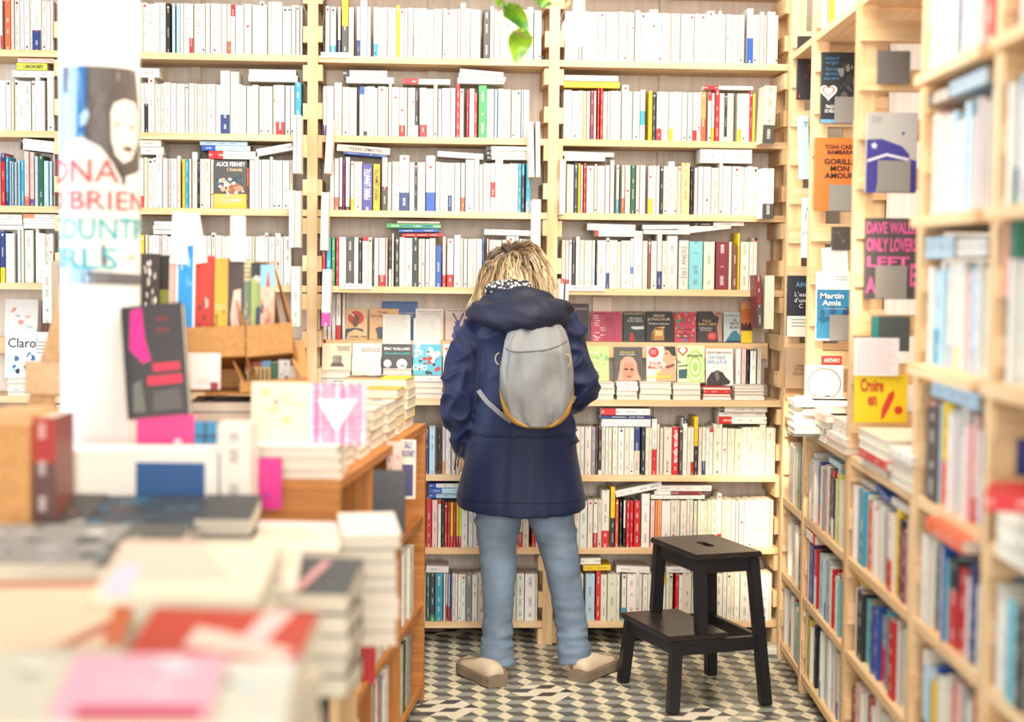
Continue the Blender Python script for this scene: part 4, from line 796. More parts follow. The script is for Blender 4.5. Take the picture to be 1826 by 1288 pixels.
for (i, z, ds), lst in RB.items():
    lst.sort(key=lambda t: -t[0]); n = len(lst)
    for k, (d_, o) in enumerate(lst):
        o['category'] = 'book'; o['group'] = f'books on the {RSH[z]} of the right bookcase, {RBAY[i]}'
        base = f"{ds} book spine on the {RSH[z]}, {RBAY[i]}"
        if (ds in ('white', 'cream') and i < 3) or n == 1: o['label'] = base
        else: o['label'] = f"{ds} spine, {(ORD + ['thirteenth', 'fourteenth', 'fifteenth', 'sixteenth', 'seventeenth', 'eighteenth'])[k]} of {n} from the corner, {RSH[z]}, {RBAY[i]}"
        if ds in ('white', 'cream'): o['group'] += ', plain ' + ds
RR = -math.pi / 2 - math.atan(KR)
def rflat(x0, x1, z, w0, t, dep, sp, label, tilt=0, face='spine', grp=None, name='stacked_book', yaw=0):
    da, db = rd(x0, z, w0), rd(x1, z, w0)
    return flat_book(RW(da, w0, z), da - db, t, dep, sp, label, rz=RR + yaw, tilt=tilt * D2R, group=grp, face=face, name=name)
# stacks on the ledge
def rstack(x0, x1, n, t, lab, w0=-.02, spec=('w', 'P', 'w', 'i')):
    z = .8876
    for k in range(n): rflat(x0 + R.uniform(-1.5, 1.5), x1 + R.uniform(-2, 2), z, w0 + R.uniform(-.012, .012), t, .15, spec[k % len(spec)], nth(k, n, lab), face=R.choice(('pages', 'pages', 'spine')), grp=lab); z += t + .0006
    return z
rstack(1404, 1416, 6, .018, 'white books in the stack at the corner end of the ledge', w0=-.08, spec='ww')
rstack(1418, 1432, 5, .022, 'dark-striped white books in the second stack on the ledge', spec=('k|w70', 'w', 'W|w70'), w0=-.05)
zz1 = rstack(1443, 1470, 5, .022, 'pinkish books stacked on the ledge under the wreath cover', spec='wPwP')
zz2 = rstack(1474, 1508, 4, .022, 'pale books stacked on the ledge beside the wreath cover', spec='Pwwi', w0=0)
zz3 = rstack(1530, 1578, 4, .024, 'pale books stacked before the yellow cover on the ledge', spec='wrwi', w0=-.01)
zz4 = rstack(1585, 1625, 4, .022, 'white books stacked near the blurred bay on the ledge', spec='wwPw', w0=0)
# tilted flat books over standing rows
rflat(1533, 1560, .594 + .218, .03, .016, .13, 'w', 'pale book lying over the third bay row, below the ledge')
rflat(1562, 1585, .594 + .232, .02, .018, .13, 'b', 'blue book lying over the yellow spine, right bookcase', tilt=-6)
rflat(1590, 1640, .594 + .222, .02, .02, .14, 'w', 'white book lying over dark spines of the third bay')
rflat(1655, 1700, .594 + .226, .0, .02, .15, 'l', 'pale blue book lying over the fourth bay row')
rflat(1650, 1715, .594 + .247, -.03, .03, .16, 'o/o30', 'orange-brown book lying on a pale blue one, fourth bay', tilt=0)
rflat(1525, 1548, .325 + .215, .02, .022, .15, 'y', 'yellow book lying over pale spines, second lowest shelf')
rflat(1550, 1575, .325 + .225, .02, .02, .15, 'e', 'grey book lying over spines, second lowest shelf')
rflat(1437, 1452, .325 + .21, .0, .03, .15, 'r/w60', 'red-ended white book lying over the row, second bay')
rflat(1430, 1450, .067 + .222, .01, .02, .15, 'b|l50', 'blue book lying over the lowest row of the second bay')
rflat(1452, 1492, .067 + .222, .01, .03, .15, 'e', 'grey book lying over the lowest row of the second bay')
rflat(1478, 1500, .594 + .222, .02, .018, .14, 'l', 'pale blue book lying over the green spine, second bay')
rflat(1650, 1700, 1.20 + .245, .01, .05, .16, 'l', 'thick pale blue book lying over the shelf above the ledge')
rflat(1706, 1760, 1.20 + .247, .01, .04, .17, 'w', 'thick white book lying over the shelf above the ledge, nearer end')
rflat(1656, 1690, 1.54 + .257, .0, .025, .16, 'i/d20', 'cream book with dark end lying on the eye-level shelf')
rflat(1693, 1758, 1.54 + .258, .0, .032, .16, 'l', 'pale blue-white book lying on the eye-level shelf')
rflat(1660, 1745, .887 + .243, .01, .035, .17, 'l', 'pale blue book lying over the ledge shelf spines')
# nearest ledge: red book on a white stack at the edge of the frame
zc_ = .8876
for k in range(3): rflat(1774, 1850, zc_, -.035 + .01 * k, .032, .2, ('w', 'i', 'w')[k], nth(k, 3, 'thick pale books stacked on the ledge at the frame edge'), grp='thick pale books at the frame edge', face='pages'); zc_ += .033
flat_book(at(1756, 912, 2.78), .20, .034, .16, 'r', 'thick red book lying on the pale stack at the frame edge', rz=-.35, name='red_book')
# books faced out on the dividers, held by grey pockets
def dv(i, x0, x1, y0, y1, cover, art, label, pocket=None, roll=0, t=.018, name='display_book', tilt=0, dy=.052):
    d = DIV[i] - dy; a, b = at(x0, y1, d), at(x1, y0, d); w, h = b.x - a.x, b.z - a.z
    o = face_out(name, Vector(((a.x + b.x) / 2, d - t, a.z)), w, h, t, cover, art, label, rz=0, tilt=tilt, group='books hung on the sides of the right bookcase', roll=roll)
    if pocket:
        pa, pb = at(pocket[0], pocket[3], d - t), at(pocket[1], pocket[2], d - t); mb = MB(); mb.box((pa.x, d - t - .006, pa.z), (pb.x, d - t - .0045, pb.z)); mb.box((pa.x, d - t - .0045, pa.z - .002), (pb.x, d, pa.z - .0005))
        mb.build('book_pocket', mat('grey_pocket', hx('8d8984'), .6), case_r, M=Matrix.Identity(4))
    return o
dv(0, 1419, 1446, 66, 178, '26262a', [('t', 'AM\nR\nD', .8, .66, .34, .42, 'b03038'), ('p', [(.2, .2), (.5, .32), (.9, .42), (.6, .36)], 'd03038'), ('p', [(.1, .04), (.25, .02), (.2, .1)], 'd03038')], 'black hanging book with red marks in the corner bay')
dv(0, 1424, 1445, 207, 320, 'bfe0ea', [('t', 'M\nT', .75, .86, .3, .09, '202a30', 0)], 'pale blue hanging book, tilted, in the corner bay', roll=-3)
dv(0, 1427, 1444, 353, 460, 'e6eaf2', [('b', .1, .1, .9, .9, 12, ['a8b8dc', 'f4f6fa', '8a9ac8'])], 'white hanging book with pale blue drawing, corner bay')
dv(0, 1401, 1444, 492, 600, '1c2430', [('r', 0, 0, 1, .34, 'f1ece4'), ('t', 'Adrie', .62, .86, .5, .09, '6aa6d8', 0), ('t', 'L’eau\nd’une\nC', .6, .6, .6, .26, 'e8eaf0', 0), ('l', .2, .14, .9, .3, 3, '5a5a5a')], 'night blue and white hanging book in the corner bay')
dv(0, 1398, 1442, 620, 692, 'b79a7c', [('t', 'L’OISEAU\nDES MERS\nNOUVELLES', .62, .46, .6, .26, '6a5442', 0)], 'brown paper covered book standing on the ledge, corner bay')
dv(1, 1461, 1524, 95, 220, '24282e', [('b', .55, .3, 1, .8, 12, ['5a5a5a', '8a8a88', '3a3a3c']), ('r', 0, 0, 1, .05, '6aa0c8'), ('h', .22, .44, .26, 'f4ece4'), ('h', .22, .45, .18, 'd8503c'), ('h', .22, .45, .14, 'f6eee8'), ('t', 'richard\nwright', .30, .88, .4, .12, '3f8fc8', 0), ('t', 'l’homme\nqui vivait\nsous terre', .30, .70, .44, .18, '3f8fc8', 0), ('t', 'TRADUIT\nDE NÈGRE', .3, .2, .36, .11, 'f0f0f0')], 'dark hanging book with grey figure and heart card', pocket=(1487, 1522, 173, 219))
dv(1, 1449, 1524, 247, 376, 'e0762e', [('t', 'TONI CADE\nBAMBARA', .62, .84, .76, .13, '33201a', .03), ('t', 'GORILLE\nMON\nAMOUR', .62, .58, .78, .27, '33201a', .03)], 'orange hanging book with dark brown title', pocket=(1477, 1523, 330, 376))
dv(1, 1481, 1524, 405, 446, '4a4544', [('b', .1, .1, .9, .9, 4, ['6a6460'])], 'dark grey picture book glimpsed between slats above the card')
c_ = card(at(1490, 487, 5.235), .085, .085, 'white card with faint handwriting stuck above the blue portrait cover', rz=0, tilt=0, lines=10, roll=-5)
dv(1, 1452, 1524, 485, 607, 'f4f1ea', [('r', .02, .03, 1, .74, '2f82b0'), ('b', .05, .1, .95, .45, 14, ['1f5f88', '2f8fc0', '184a6c']), ('t', 'Martin\nAmis', .40, .60, .6, .18, 'ffffff', .02), ('r', .2, .46, .8, .465, 'd8e8f0'), ('l', .5, .86, .8, .94, 2, '9a9a9a')], 'white and blue hanging book with large white author name', pocket=(1478, 1523, 562, 607))
dv(1, 1464, 1500, 635, 650, 'b02a34', [('t', 'ANTHRO', .5, .5, .8, .5, 'f0d8d0')], 'dark red book glimpsed above the wreath cover', t=.012)
dv(1, 1434, 1502, 652, 716, 'f0e6d6', [('e', .5, .5, .46, .44, '6a5a4a'), ('e', .5, .5, .42, .40, 'f0e6d6'), ('b', .1, .02, .5, .14, 5, ['4a4038', '8a6a50']), ('b', .6, .05, .9, .2, 5, ['4a4038', 'c0603a']), ('t', 'Alice au pays\ndes merveilles', .5, .58, .5, .14, '5a4a40', 0)], 'cream book with drawn wreath standing on the ledge', dy=.09)
dv(2, 1541, 1634, 202, 344, 'b9b6b4', [('p', [(0, 0), (0, .66), (.3, .67), (.7, .58), (.85, .48), (.85, .42), (1, .40), (1, .0), (.8, 0), (.8, .3), (.25, .3), (.2, 0)], '3a3590'), ('p', [(.02, .38), (.4, .46), (.84, .40), (.84, .43), (.4, .49), (.02, .41)], 'e8e8ec'), ('p', [(.15 + .075 * (1 if k % 2 == 0 else .42) * math.sin(k * math.pi / 5), .585 + .05 * (1 if k % 2 == 0 else .42) * math.cos(k * math.pi / 5)) for k in range(10)], 'f0f0f4'), ('e', .72, .74, .03, .02, '3a3590'), ('l', .1, .86, .3, .95, 3, '6a6a70')], 'grey hanging book with violet banner and white star', pocket=(1563, 1623, 287, 342))
dv(2, 1538, 1636, 390, 533, '4c4748', [('t', 'DAVE WALLIS', .5, .88, .96, .15, 'd85a9a', .03), ('t', 'ONLY LOVERS', .5, .67, .96, .17, 'd85a9a', .03), ('t', 'LEFT', .44, .46, .8, .13, 'd85a9a', .03), ('t', 'A', .12, .17, .2, .2, 'd85a9a', .03), ('t', 'E', .92, .3, .14, .28, 'd85a9a', .03)], 'dark hanging book with hand drawn pink capitals', pocket=(1559, 1617, 474, 532))
dv(2, 1562, 1622, 92, 150, '6c6663', [], 'grey backed book seen through the slats high in the third bay', t=.012)
dv(2, 1552, 1621, 565, 626, '4a5254', [('r', 0, 0, .18, 1, '2a8a84')], 'dark book with teal edge behind the ledge card', t=.012)
dv(2, 1521, 1616, 668, 752, 'f2d20f', [('t', 'Croire', .32, .78, .44, .28, 'c8321e', .03), ('t', 'en', .33, .45, .17, .2, 'c8321e', .03), ('p', [(.5, .05), (.52, .3), (.64, .6), (.74, .68), (.76, .56), (.66, .3), (.56, .1)], 'd83a20'), ('e', .84, .26, .08, .09, 'd83a20'), ('l', .45, .9, .95, .96, 1, 'a8863a')], 'bright yellow book with red title standing on the ledge', dy=.10)
card(at(1562, 670, 4.44), .125, .105, 'pale lined card standing behind the bright yellow book', rz=0, tilt=0, lines=14, col='ece8ec', ink='e0a8a8')
dv(4, 1800, 1872, 300, 535, '3f8f78', [('r', 0, .8, 1, 1, '6a3f8c'), ('r', .5, .82, 1, .9, 'e8e0e8')], 'green and purple hanging book cut by the frame edge', dy=.06)
dv(4, 1787, 1799, 300, 532, 'e8a890', [], 'thin salmon book beside the green hanging book', dy=.040, t=.02)

# ------------------------------------------------------------------ step stool
M_BLK = mat('black_stain', hx('1d1c22'), .42); M_TOP = mat('worn_black_stain', hx('26221f'), .33)
N, L = nt(M_TOP); nz = N.new('ShaderNodeTexNoise'); nz.inputs['Scale'].default_value = 9; nz.inputs['Detail'].default_value = 6; crm = N.new('ShaderNodeValToRGB')
crm.color_ramp.elements[0].color = (*hx('221f20'), 1); crm.color_ramp.elements[1].color = (*hx('4a3d34'), 1); crm.color_ramp.elements[0].position = .42; crm.color_ramp.elements[1].position = .75
L.new(nz.outputs[0], crm.inputs[0]); L.new(crm.outputs[0], N['Principled BSDF'].inputs['Base Color'])
FA, FB, FC, FD = [onz(*p, 0) for p in ((1190, 1276), (1374, 1259), (1108, 1215), (1273, 1201))]
cen = (FA + FB + FC + FD) / 4; sa = math.atan2((FB - FA).y + (FD - FC).y, (FB - FA).x + (FD - FC).x)
stool = empty('step_stool', (cen.x, cen.y, 0), sa, 'black wooden two-step stool standing on the tiles', 'stool')
def beam(name, a, b, wx, wy, m=M_BLK, parent=stool, bev=.003):
    a, b = Vector(a), Vector(b); mb = MB(); P = []
    for p in (a, b): P += [(p.x - wx / 2, p.y - wy / 2, p.z), (p.x + wx / 2, p.y - wy / 2, p.z), (p.x + wx / 2, p.y + wy / 2, p.z), (p.x - wx / 2, p.y + wy / 2, p.z)]
    for q in ((3, 2, 1, 0), (4, 5, 6, 7), (0, 1, 5, 4), (1, 2, 6, 5), (2, 3, 7, 6), (3, 0, 4, 7)): mb.face([P[i] for i in q])
    o = mb.build(name, m, parent, merge=True); bm = bmesh.new(); bm.from_mesh(o.data); bmesh.ops.bevel(bm, geom=bm.edges[:], offset=bev, segments=2, affect='EDGES'); bm.to_mesh(o.data); bm.free(); return o
X0, X1, Y0, Y1 = -.185, .185, -.212, .212; HT = .50; HS = .245
def seat(name, x0, x1, y0, y1, z0, z1, slot=False):
    bm = bmesh.new(); out = [bm.verts.new((x, y, z1)) for x, y in ((x0, y0), (x1, y0), (x1, y1), (x0, y1))]
    if slot:
        cx, cy = (x0 + x1) / 2, (y0 + y1) / 2; ins = []
        for i in range(20):
            a = i / 20 * 2 * math.pi; ins.append(bm.verts.new((cx + .017 * math.cos(a), cy + .032 * (1 if math.sin(a) > 0 else -1) + .017 * math.sin(a), z1)))
        es = [bm.edges.new((out[i], out[(i + 1) % 4])) for i in range(4)] + [bm.edges.new((ins[i], ins[(i + 1) % 20])) for i in range(20)]
        bmesh.ops.triangle_fill(bm, use_beauty=True, edges=es)
    else: bm.faces.new(out)
    r = bmesh.ops.extrude_face_region(bm, geom=bm.faces[:]); bmesh.ops.translate(bm, verts=[v for v in r['geom'] if isinstance(v, bmesh.types.BMVert)], vec=(0, 0, z0 - z1))
    bmesh.ops.recalc_face_normals(bm, faces=bm.faces)
    ed = [e for e in bm.edges if len(e.link_faces) == 2 and e.calc_face_angle(0) > .8 and (abs(e.verts[0].co.x - (x0 + x1) / 2) > .03 or abs(e.verts[0].co.y - (y0 + y1) / 2) > .06)]
    bmesh.ops.bevel(bm, geom=ed, offset=.004, segments=2, affect='EDGES')
    me = bpy.data.meshes.new(name); bm.to_mesh(me); bm.free(); me.materials.append(M_TOP); o = link(name, me, stool); return o
sp_t = .035
seat('seat', -.085, .155, -.175, .175, HT - .019, HT, True); seat('step', -.185, .03, -.19, .19, HS - .019, HS)
TX0, TX1, TY = -.060, .130, .150
for sy in (-1, 1):
    beam('leg', (.165, sy * .197, .001), (TX1, sy * TY, HT - .0195), .036, .036)            # tall rear legs
    beam('leg', (TX0 - .0, sy * .172, HS + .0), (TX0, sy * TY, HT - .0195), .036, .036)       # upper front legs
    beam('leg', (-.168, sy * .197, .001), (-.150, sy * .178, HS - .0195), .036, .036)          # short front legs
    beam('side_rail', (-.05, sy * (TY + .001), HT - .062), (-.05, sy * TY, HT - .0195), .001, .001) if False else None
def rail(a, b, h, t):       # horizontal rail between two points at its top
    a, b = Vector(a), Vector(b); d = (b - a); L_ = d.length; mb = MB(); mb.box((0, -t / 2, -h), (L_, t / 2, 0)); o = mb.build('rail', M_BLK, stool, merge=True)
    bm = bmesh.new(); bm.from_mesh(o.data); bmesh.ops.bevel(bm, geom=bm.edges[:], offset=.002, segments=1, affect='EDGES'); bm.to_mesh(o.data); bm.free()
    o.location = a; o.rotation_euler = (0, 0, math.atan2(d.y, d.x)); return o
for sy in (-1, 1):
    rail((TX0, sy * .152, HT - .0195), (TX1, sy * .152, HT - .0195), .045, .02)
    rail((-.15, sy * .182, HS - .0195), (.145, sy * .176, HS - .0195), .045, .02)
rail((TX0, -.14, HT - .0195), (TX0, .14, HT - .0195), .045, .02); rail((TX1, -.14, HT - .0195), (TX1, .14, HT - .0195), .045, .02)
rail((-.155, -.17, HS - .0195), (-.155, .17, HS - .0195), .045, .02); rail((.148, -.165, HS - .0195), (.148, .165, HS - .0195), .045, .02)

# cable and floor socket by the corner post
def tube(name, pts, r, m, parent=None, n=8, M=None):
    mb = MB(); pts = [Vector(p) for p in pts]; rings = []
    for i, p in enumerate(pts):
        t = (pts[min(i + 1, len(pts) - 1)] - pts[max(i - 1, 0)]).normalized(); u = t.orthogonal().normalized() if i == 0 else (u - t * u.dot(t)).normalized(); v = t.cross(u)
        rr = r[i] if isinstance(r, (list, tuple)) else r
        rings.append([p + (u * math.cos(k / n * 6.2832) + v * math.sin(k / n * 6.2832)) * rr for k in range(n)])
    for a, b in zip(rings, rings[1:]):
        for k in range(n): mb.face([a[k], a[(k + 1) % n], b[(k + 1) % n], b[k]])
    mb.face(rings[0][::-1]); mb.face(rings[-1]); return mb.build(name, m, parent, smooth=True, merge=True, M=M)
p_ = onz(1383, 1166, 0)
tag(boxobj('floor_socket', (-.035, -.03, 0), (.035, .03, .025), mat('socket_white', hx('e9e6dc'), .5), loc=(p_.x, p_.y, 0), bev=.004), 'small white socket box on the floor by the corner post', 'socket')
q_ = [onz(x, y, .004) for x, y in ((1374, 1164), (1355, 1158), (1335, 1160), (1315, 1152), (1290, 1140), (1262, 1138), (1245, 1148), (1225, 1145))]
tag(tube('cable', q_, .0035, mat('cable_white', hx('d9d4c8'), .5)), 'pale cable lying on the tiles behind the stool', 'cable')

# ------------------------------------------------------------------ the woman
DP = 5.42
def pp(x, y, d=DP): return at(x, y, d)
def ring_loft(bm, rings):
    vs = [[bm.verts.new(p) for p in r] for r in rings]; n = len(vs[0])
    for a, b in zip(vs, vs[1:]):
        for k in range(n): bm.faces.new((a[k], a[(k + 1) % n], b[(k + 1) % n], b[k]))
    bm.faces.new(vs[0][::-1]); bm.faces.new(vs[-1])
def limb(bm, pts, rad, n=20, squash=1.0):
    """smooth tapering tube through pts with radii"""
    P = [Vector(p) for p in pts]; Q = []; RR_ = []
    for i in range(len(P) - 1):
        p0, p1, p2, p3 = P[max(i - 1, 0)], P[i], P[i + 1], P[min(i + 2, len(P) - 1)]
        for s in range(6):
            t = s / 6; Q.append(.5 * ((2 * p1) + (-p0 + p2) * t + (2 * p0 - 5 * p1 + 4 * p2 - p3) * t * t + (-p0 + 3 * p1 - 3 * p2 + p3) * t ** 3)); RR_.append(rad[i] * (1 - t) + rad[i + 1] * t)
    Q.append(P[-1]); RR_.append(rad[-1]); rings = []; u = None
    for i, p in enumerate(Q):
        t = (Q[min(i + 1, len(Q) - 1)] - Q[max(i - 1, 0)]).normalized()
        u = (Vector((1, 0, 0)) - t * t.x).normalized() if u is None else (u - t * u.dot(t)).normalized(); v = t.cross(u)
        rings.append([p + u * math.cos(k / n * 6.28318) * RR_[i] + v * math.sin(k / n * 6.28318) * RR_[i] * squash for k in range(n)])
    ring_loft(bm, rings)
def blob(bm, c, r, M=None):
    ret = bmesh.ops.create_uvsphere(bm, u_segments=20, v_segments=14, radius=1)
    for v in ret['verts']:
        q = Vector((v.co.x * r[0], v.co.y * r[1], v.co.z * r[2])); v.co = Vector(c) + (M @ q if M else q)
def solid(bm, name, m, vox, smooth_it=6, parent=None, disp=None):
    me = bpy.data.meshes.new(name); bmesh.ops.recalc_face_normals(bm, faces=bm.faces); bm.to_mesh(me); bm.free()
    o = bpy.data.objects.new(name, me); COL.objects.link(o)
    md = o.modifiers.new('r', 'REMESH'); md.mode = 'VOXEL'; md.voxel_size = vox
    ms = o.modifiers.new('s', 'SMOOTH'); ms.factor = .5; ms.iterations = smooth_it
    bpy.context.view_layer.update(); me2 = eval_mesh(o); o.modifiers.clear(); o.data = me2; bpy.data.meshes.remove(me)
    if disp:
        cos = [v.co.copy() for v in me2.vertices]; ns = [v.normal.copy() for v in me2.vertices]
        for v, c, n_ in zip(me2.vertices, cos, ns): v.co = c + n_ * disp(c, n_)
    me2.shade_smooth(); me2.materials.clear(); me2.materials.append(m); me2.name = name
    if parent: o.parent = parent; o.matrix_basis = WM(parent).inverted()
    return o
def mat_cloth(name, c, rough, scale=400, bump=.25, var=.12, sheen=.0):
    m = mat(name, c, rough); N, L = nt(m); b = N['Principled BSDF']; tc = N.new('ShaderNodeTexCoord'); n1 = N.new('ShaderNodeTexNoise'); n1.inputs['Scale'].default_value = scale; n1.inputs['Detail'].default_value = 2
    L.new(tc.outputs['Object'], n1.inputs['Vector']); bp = N.new('ShaderNodeBump'); bp.inputs['Strength'].default_value = bump; bp.inputs['Distance'].default_value = .001
    n2 = N.new('ShaderNodeTexNoise'); n2.inputs['Scale'].default_value = 9; n2.inputs['Detail'].default_value = 4; L.new(tc.outputs['Object'], n2.inputs['Vector'])
    hs = N.new('ShaderNodeHueSaturation'); mr = N.new('ShaderNodeMapRange'); mr.inputs[1].default_value = .3; mr.inputs[2].default_value = .7; mr.inputs[3].default_value = 1 - var; mr.inputs[4].default_value = 1 + var
    L.new(n2.outputs[0], mr.inputs[0]); L.new(mr.outputs[0], hs.inputs['Value']); hs.inputs['Color'].default_value = (*c, 1); L.new(hs.outputs[0], b.inputs['Base Color'])
    L.new(n1.outputs[0], bp.inputs['Height']); L.new(bp.outputs[0], b.inputs['Normal']); b.inputs['Sheen Weight'].default_value = sheen; b.inputs['Specular IOR Level'].default_value = .3; return m
M_COAT = mat_cloth('navy_coat_cloth', hx('141f44'), .6, 260, .2, .08, .05); M_HOOD = mat_cloth('hood_cloth', hx('1d2138'), .6, 260, .2, .08)
M_JEAN = mat_cloth('jeans_denim', hx('7d91a8'), .8, 700, .5, .22); M_SKIN = mat('skin', hx('e0b090'), .5)
M_PACK = mat_cloth('grey_pack_cloth', hx('858687'), .6, 500, .3, .08); M_PACKY = mat_cloth('mustard_pack_cloth', hx('d9a648'), .6, 500, .3, .05)
feet = [onz(882, 1222, 0), onz(1032, 1213, 0)]
woman = empty('person', ((feet[0].x + feet[1].x) / 2, (feet[0].y + feet[1].y) / 2 + .06, 0), 0, 'person seen from behind in navy hooded coat and faded jeans, head bent, reading', 'person')
# anatomy under the clothes: one continuous body
HC = pp(921, 503, 5.53)                 # middle of the head
bm = bmesh.new()
hipL, hipR = pp(893, 905, 5.43), pp(975, 905, 5.43); knL, knR = pp(891, 1040, 5.42), pp(1006, 1040, 5.45); anL, anR = pp(887, 1190, 5.41), pp(1027, 1180, 5.45)
limb(bm, [hipL, knL, anL, anL + Vector((0, 0, .0))], [.075, .05, .030, .026]); limb(bm, [hipR, knR, anR, anR + Vector((0, 0, .0))], [.075, .05, .030, .026])
for a_, sx in ((anL, -.33), (anR, .33)):
    d_ = Vector((sx, .94, 0)).normalized(); f0 = Vector((a_.x, a_.y, .055)); limb(bm, [f0 + d_ * .01, f0 + d_ * .06, f0 + d_ * .12], [.018, .018, .012])
shL, shR = pp(866, 592, 5.44), pp(1006, 590, 5.44)
limb(bm, [pp(930, 900, 5.43), pp(930, 800, 5.43), pp(932, 700, 5.43), pp(932, 620, 5.45), pp(930, 580, 5.46)], [.125, .10, .115, .115, .07])
limb(bm, [shL, pp(932, 588, 5.45), shR], [.055, .07, .055]); limb(bm, [pp(930, 590, 5.46), HC + Vector((0, -.01, -.06))], [.052, .05])
elL, elR = pp(815, 716, 5.42), pp(1036, 700, 5.42); wrL, wrR = pp(829, 800, 5.50), pp(985, 718, 5.62)
limb(bm, [shL, elL, wrL], [.045, .036, .026]); limb(bm, [shR, elR, wrR], [.045, .036, .026])
def hand(w, dirv, side, curl):
    dirv = Vector(dirv).normalized(); s = Vector(side).normalized(); nrm = dirv.cross(s).normalized(); limb(bm, [w, w + dirv * .045, w + dirv * .085], [.026, .034, .030], squash=.55)
    for i, (ln, of) in enumerate(((.065, -.027), (.075, -.009), (.070, .009), (.055, .026))):
        b_ = w + dirv * .082 + s * of; limb(bm, [b_, b_ + dirv * ln * .5 + nrm * curl * .3, b_ + dirv * ln * .85 + nrm * curl], [.0095, .0088, .0075], n=8)
    b_ = w + dirv * .03 - s * .028; limb(bm, [b_, b_ + dirv * .03 - s * .028, b_ + dirv * .058 - s * .034 + nrm * curl * .5], [.012, .0105, .009], n=8)
hand(wrL, (.06, .35, -.9), (0, 1, .3), .02); hand(wrR, (-.8, .45, .1), (0, .2, 1), .022)
TIL = Matrix.Rotation(-34 * D2R, 3, 'X')
def hd(x, y, z): return HC + TIL @ Vector((x, y, z))
blob(bm, hd(0, 0, .01), (.074, .092, .10), TIL); blob(bm, hd(0, .045, -.055), (.052, .045, .055), TIL)
blob(bm, hd(0, .098, -.02), (.013, .02, .022), TIL); blob(bm, hd(0, .088, -.052), (.022, .012, .009), TIL); blob(bm, hd(0, .078, -.088), (.022, .018, .016), TIL)
for s_ in (-1, 1): blob(bm, hd(.078 * s_, -.005, -.01), (.009, .018, .03), TIL)
body = solid(bm, 'body', M_SKIN, .0055, 4, woman)
eyes = []
for s_ in (-1, 1):
    mb2 = bmesh.new(); bmesh.ops.create_uvsphere(mb2, u_segments=10, v_segments=8, radius=.012); me = bpy.data.meshes.new('eye'); mb2.to_mesh(me); mb2.free(); me.materials.append(mat('eye_white', hx('f2f0ec'), .2))
    e_ = link('eye', me, woman, M=Matrix.Translation(hd(.030 * s_, .078, .004)))
# jeans
bm = bmesh.new()
def jl(ps): limb(bm, [pp(x, y, d) for x, y, d, r in ps], [r * .96 for *_, r in ps], n=28, squash=1.08)
jl([(893, 893, 5.43, .088), (889, 930, 5.43, .083), (888, 975, 5.42, .070), (889, 1030, 5.41, .062), (888, 1090, 5.41, .055), (886, 1140, 5.41, .056), (887, 1188, 5.40, .062)])
jl([(968, 893, 5.43, .090), (985, 930, 5.43, .080), (996, 975, 5.43, .069), (1006, 1030, 5.44, .061), (1015, 1090, 5.45, .058), (1021, 1140, 5.45, .060), (1027, 1178, 5.45, .064)])
limb(bm, [pp(930, 800, 5.43), pp(930, 860, 5.43), pp(930, 905, 5.43)], [.12, .15, .12], squash=.8)
def jdisp(c, n):
    k = noise.noise(Vector((c.x * 9, c.y * 9, c.z * 34))) * .006 + noise.noise(Vector((c.x * 24, c.y * 20, c.z * 60 + 5))) * .0022
    kz = math.exp(-((c.z - .60) / .12) ** 2) * 1.1 + math.exp(-((c.z - .13) / .08) ** 2) * 1.0 + .35; return k * kz * 1.25
jeans = solid(bm, 'jeans', M_JEAN, .0065, 3, woman, jdisp)
# coat: torso and sleeves grown together
bm = bmesh.new(); rings = []
for y, xl, xr, b_, d in ((528, 890, 965, .075, 5.47), (545, 862, 1000, .100, 5.46), (562, 846, 1024, .118, 5.45), (590, 842, 1028, .130, 5.44), (640, 850, 1022, .138, 5.43), (700, 848, 1020, .140, 5.43), (760, 838, 1026, .146, 5.43), (800, 830, 1031, .152, 5.43), (850, 820, 1038, .160, 5.43), (890, 813, 1043, .166, 5.43), (908, 814, 1043, .166, 5.43)):
    c = pp((xl + xr) / 2, y, d); hw = (xr - xl) / 2 * d / FPX
    rings.append([Vector((c.x + math.copysign(abs(math.cos(k / 40 * 6.28318)) ** .86, math.cos(k / 40 * 6.28318)) * hw, c.y + math.copysign(abs(math.sin(k / 40 * 6.28318)) ** .86, math.sin(k / 40 * 6.28318)) * b_, c.z + (.012 * math.cos(k / 40 * 12.566) if y > 880 else 0))) for k in range(40)])
ring_loft(bm, rings[::-1])
limb(bm, [pp(878, 578, 5.45), pp(855, 598, 5.44), pp(836, 640, 5.43), pp(825, 690, 5.42), pp(823, 735, 5.43), pp(826, 775, 5.46), pp(834, 806, 5.49)], [.065, .070, .071, .073, .070, .058, .047], n=26)
limb(bm, [pp(995, 578, 5.45), pp(1012, 598, 5.44), pp(1024, 640, 5.43), pp(1031, 680, 5.42), pp(1029, 697, 5.45), pp(1008, 712, 5.53), pp(985, 715, 5.60)], [.065, .069, .068, .069, .066, .056, .047], n=26)
SLB = Matrix.Rotation(.5, 3, 'Y')
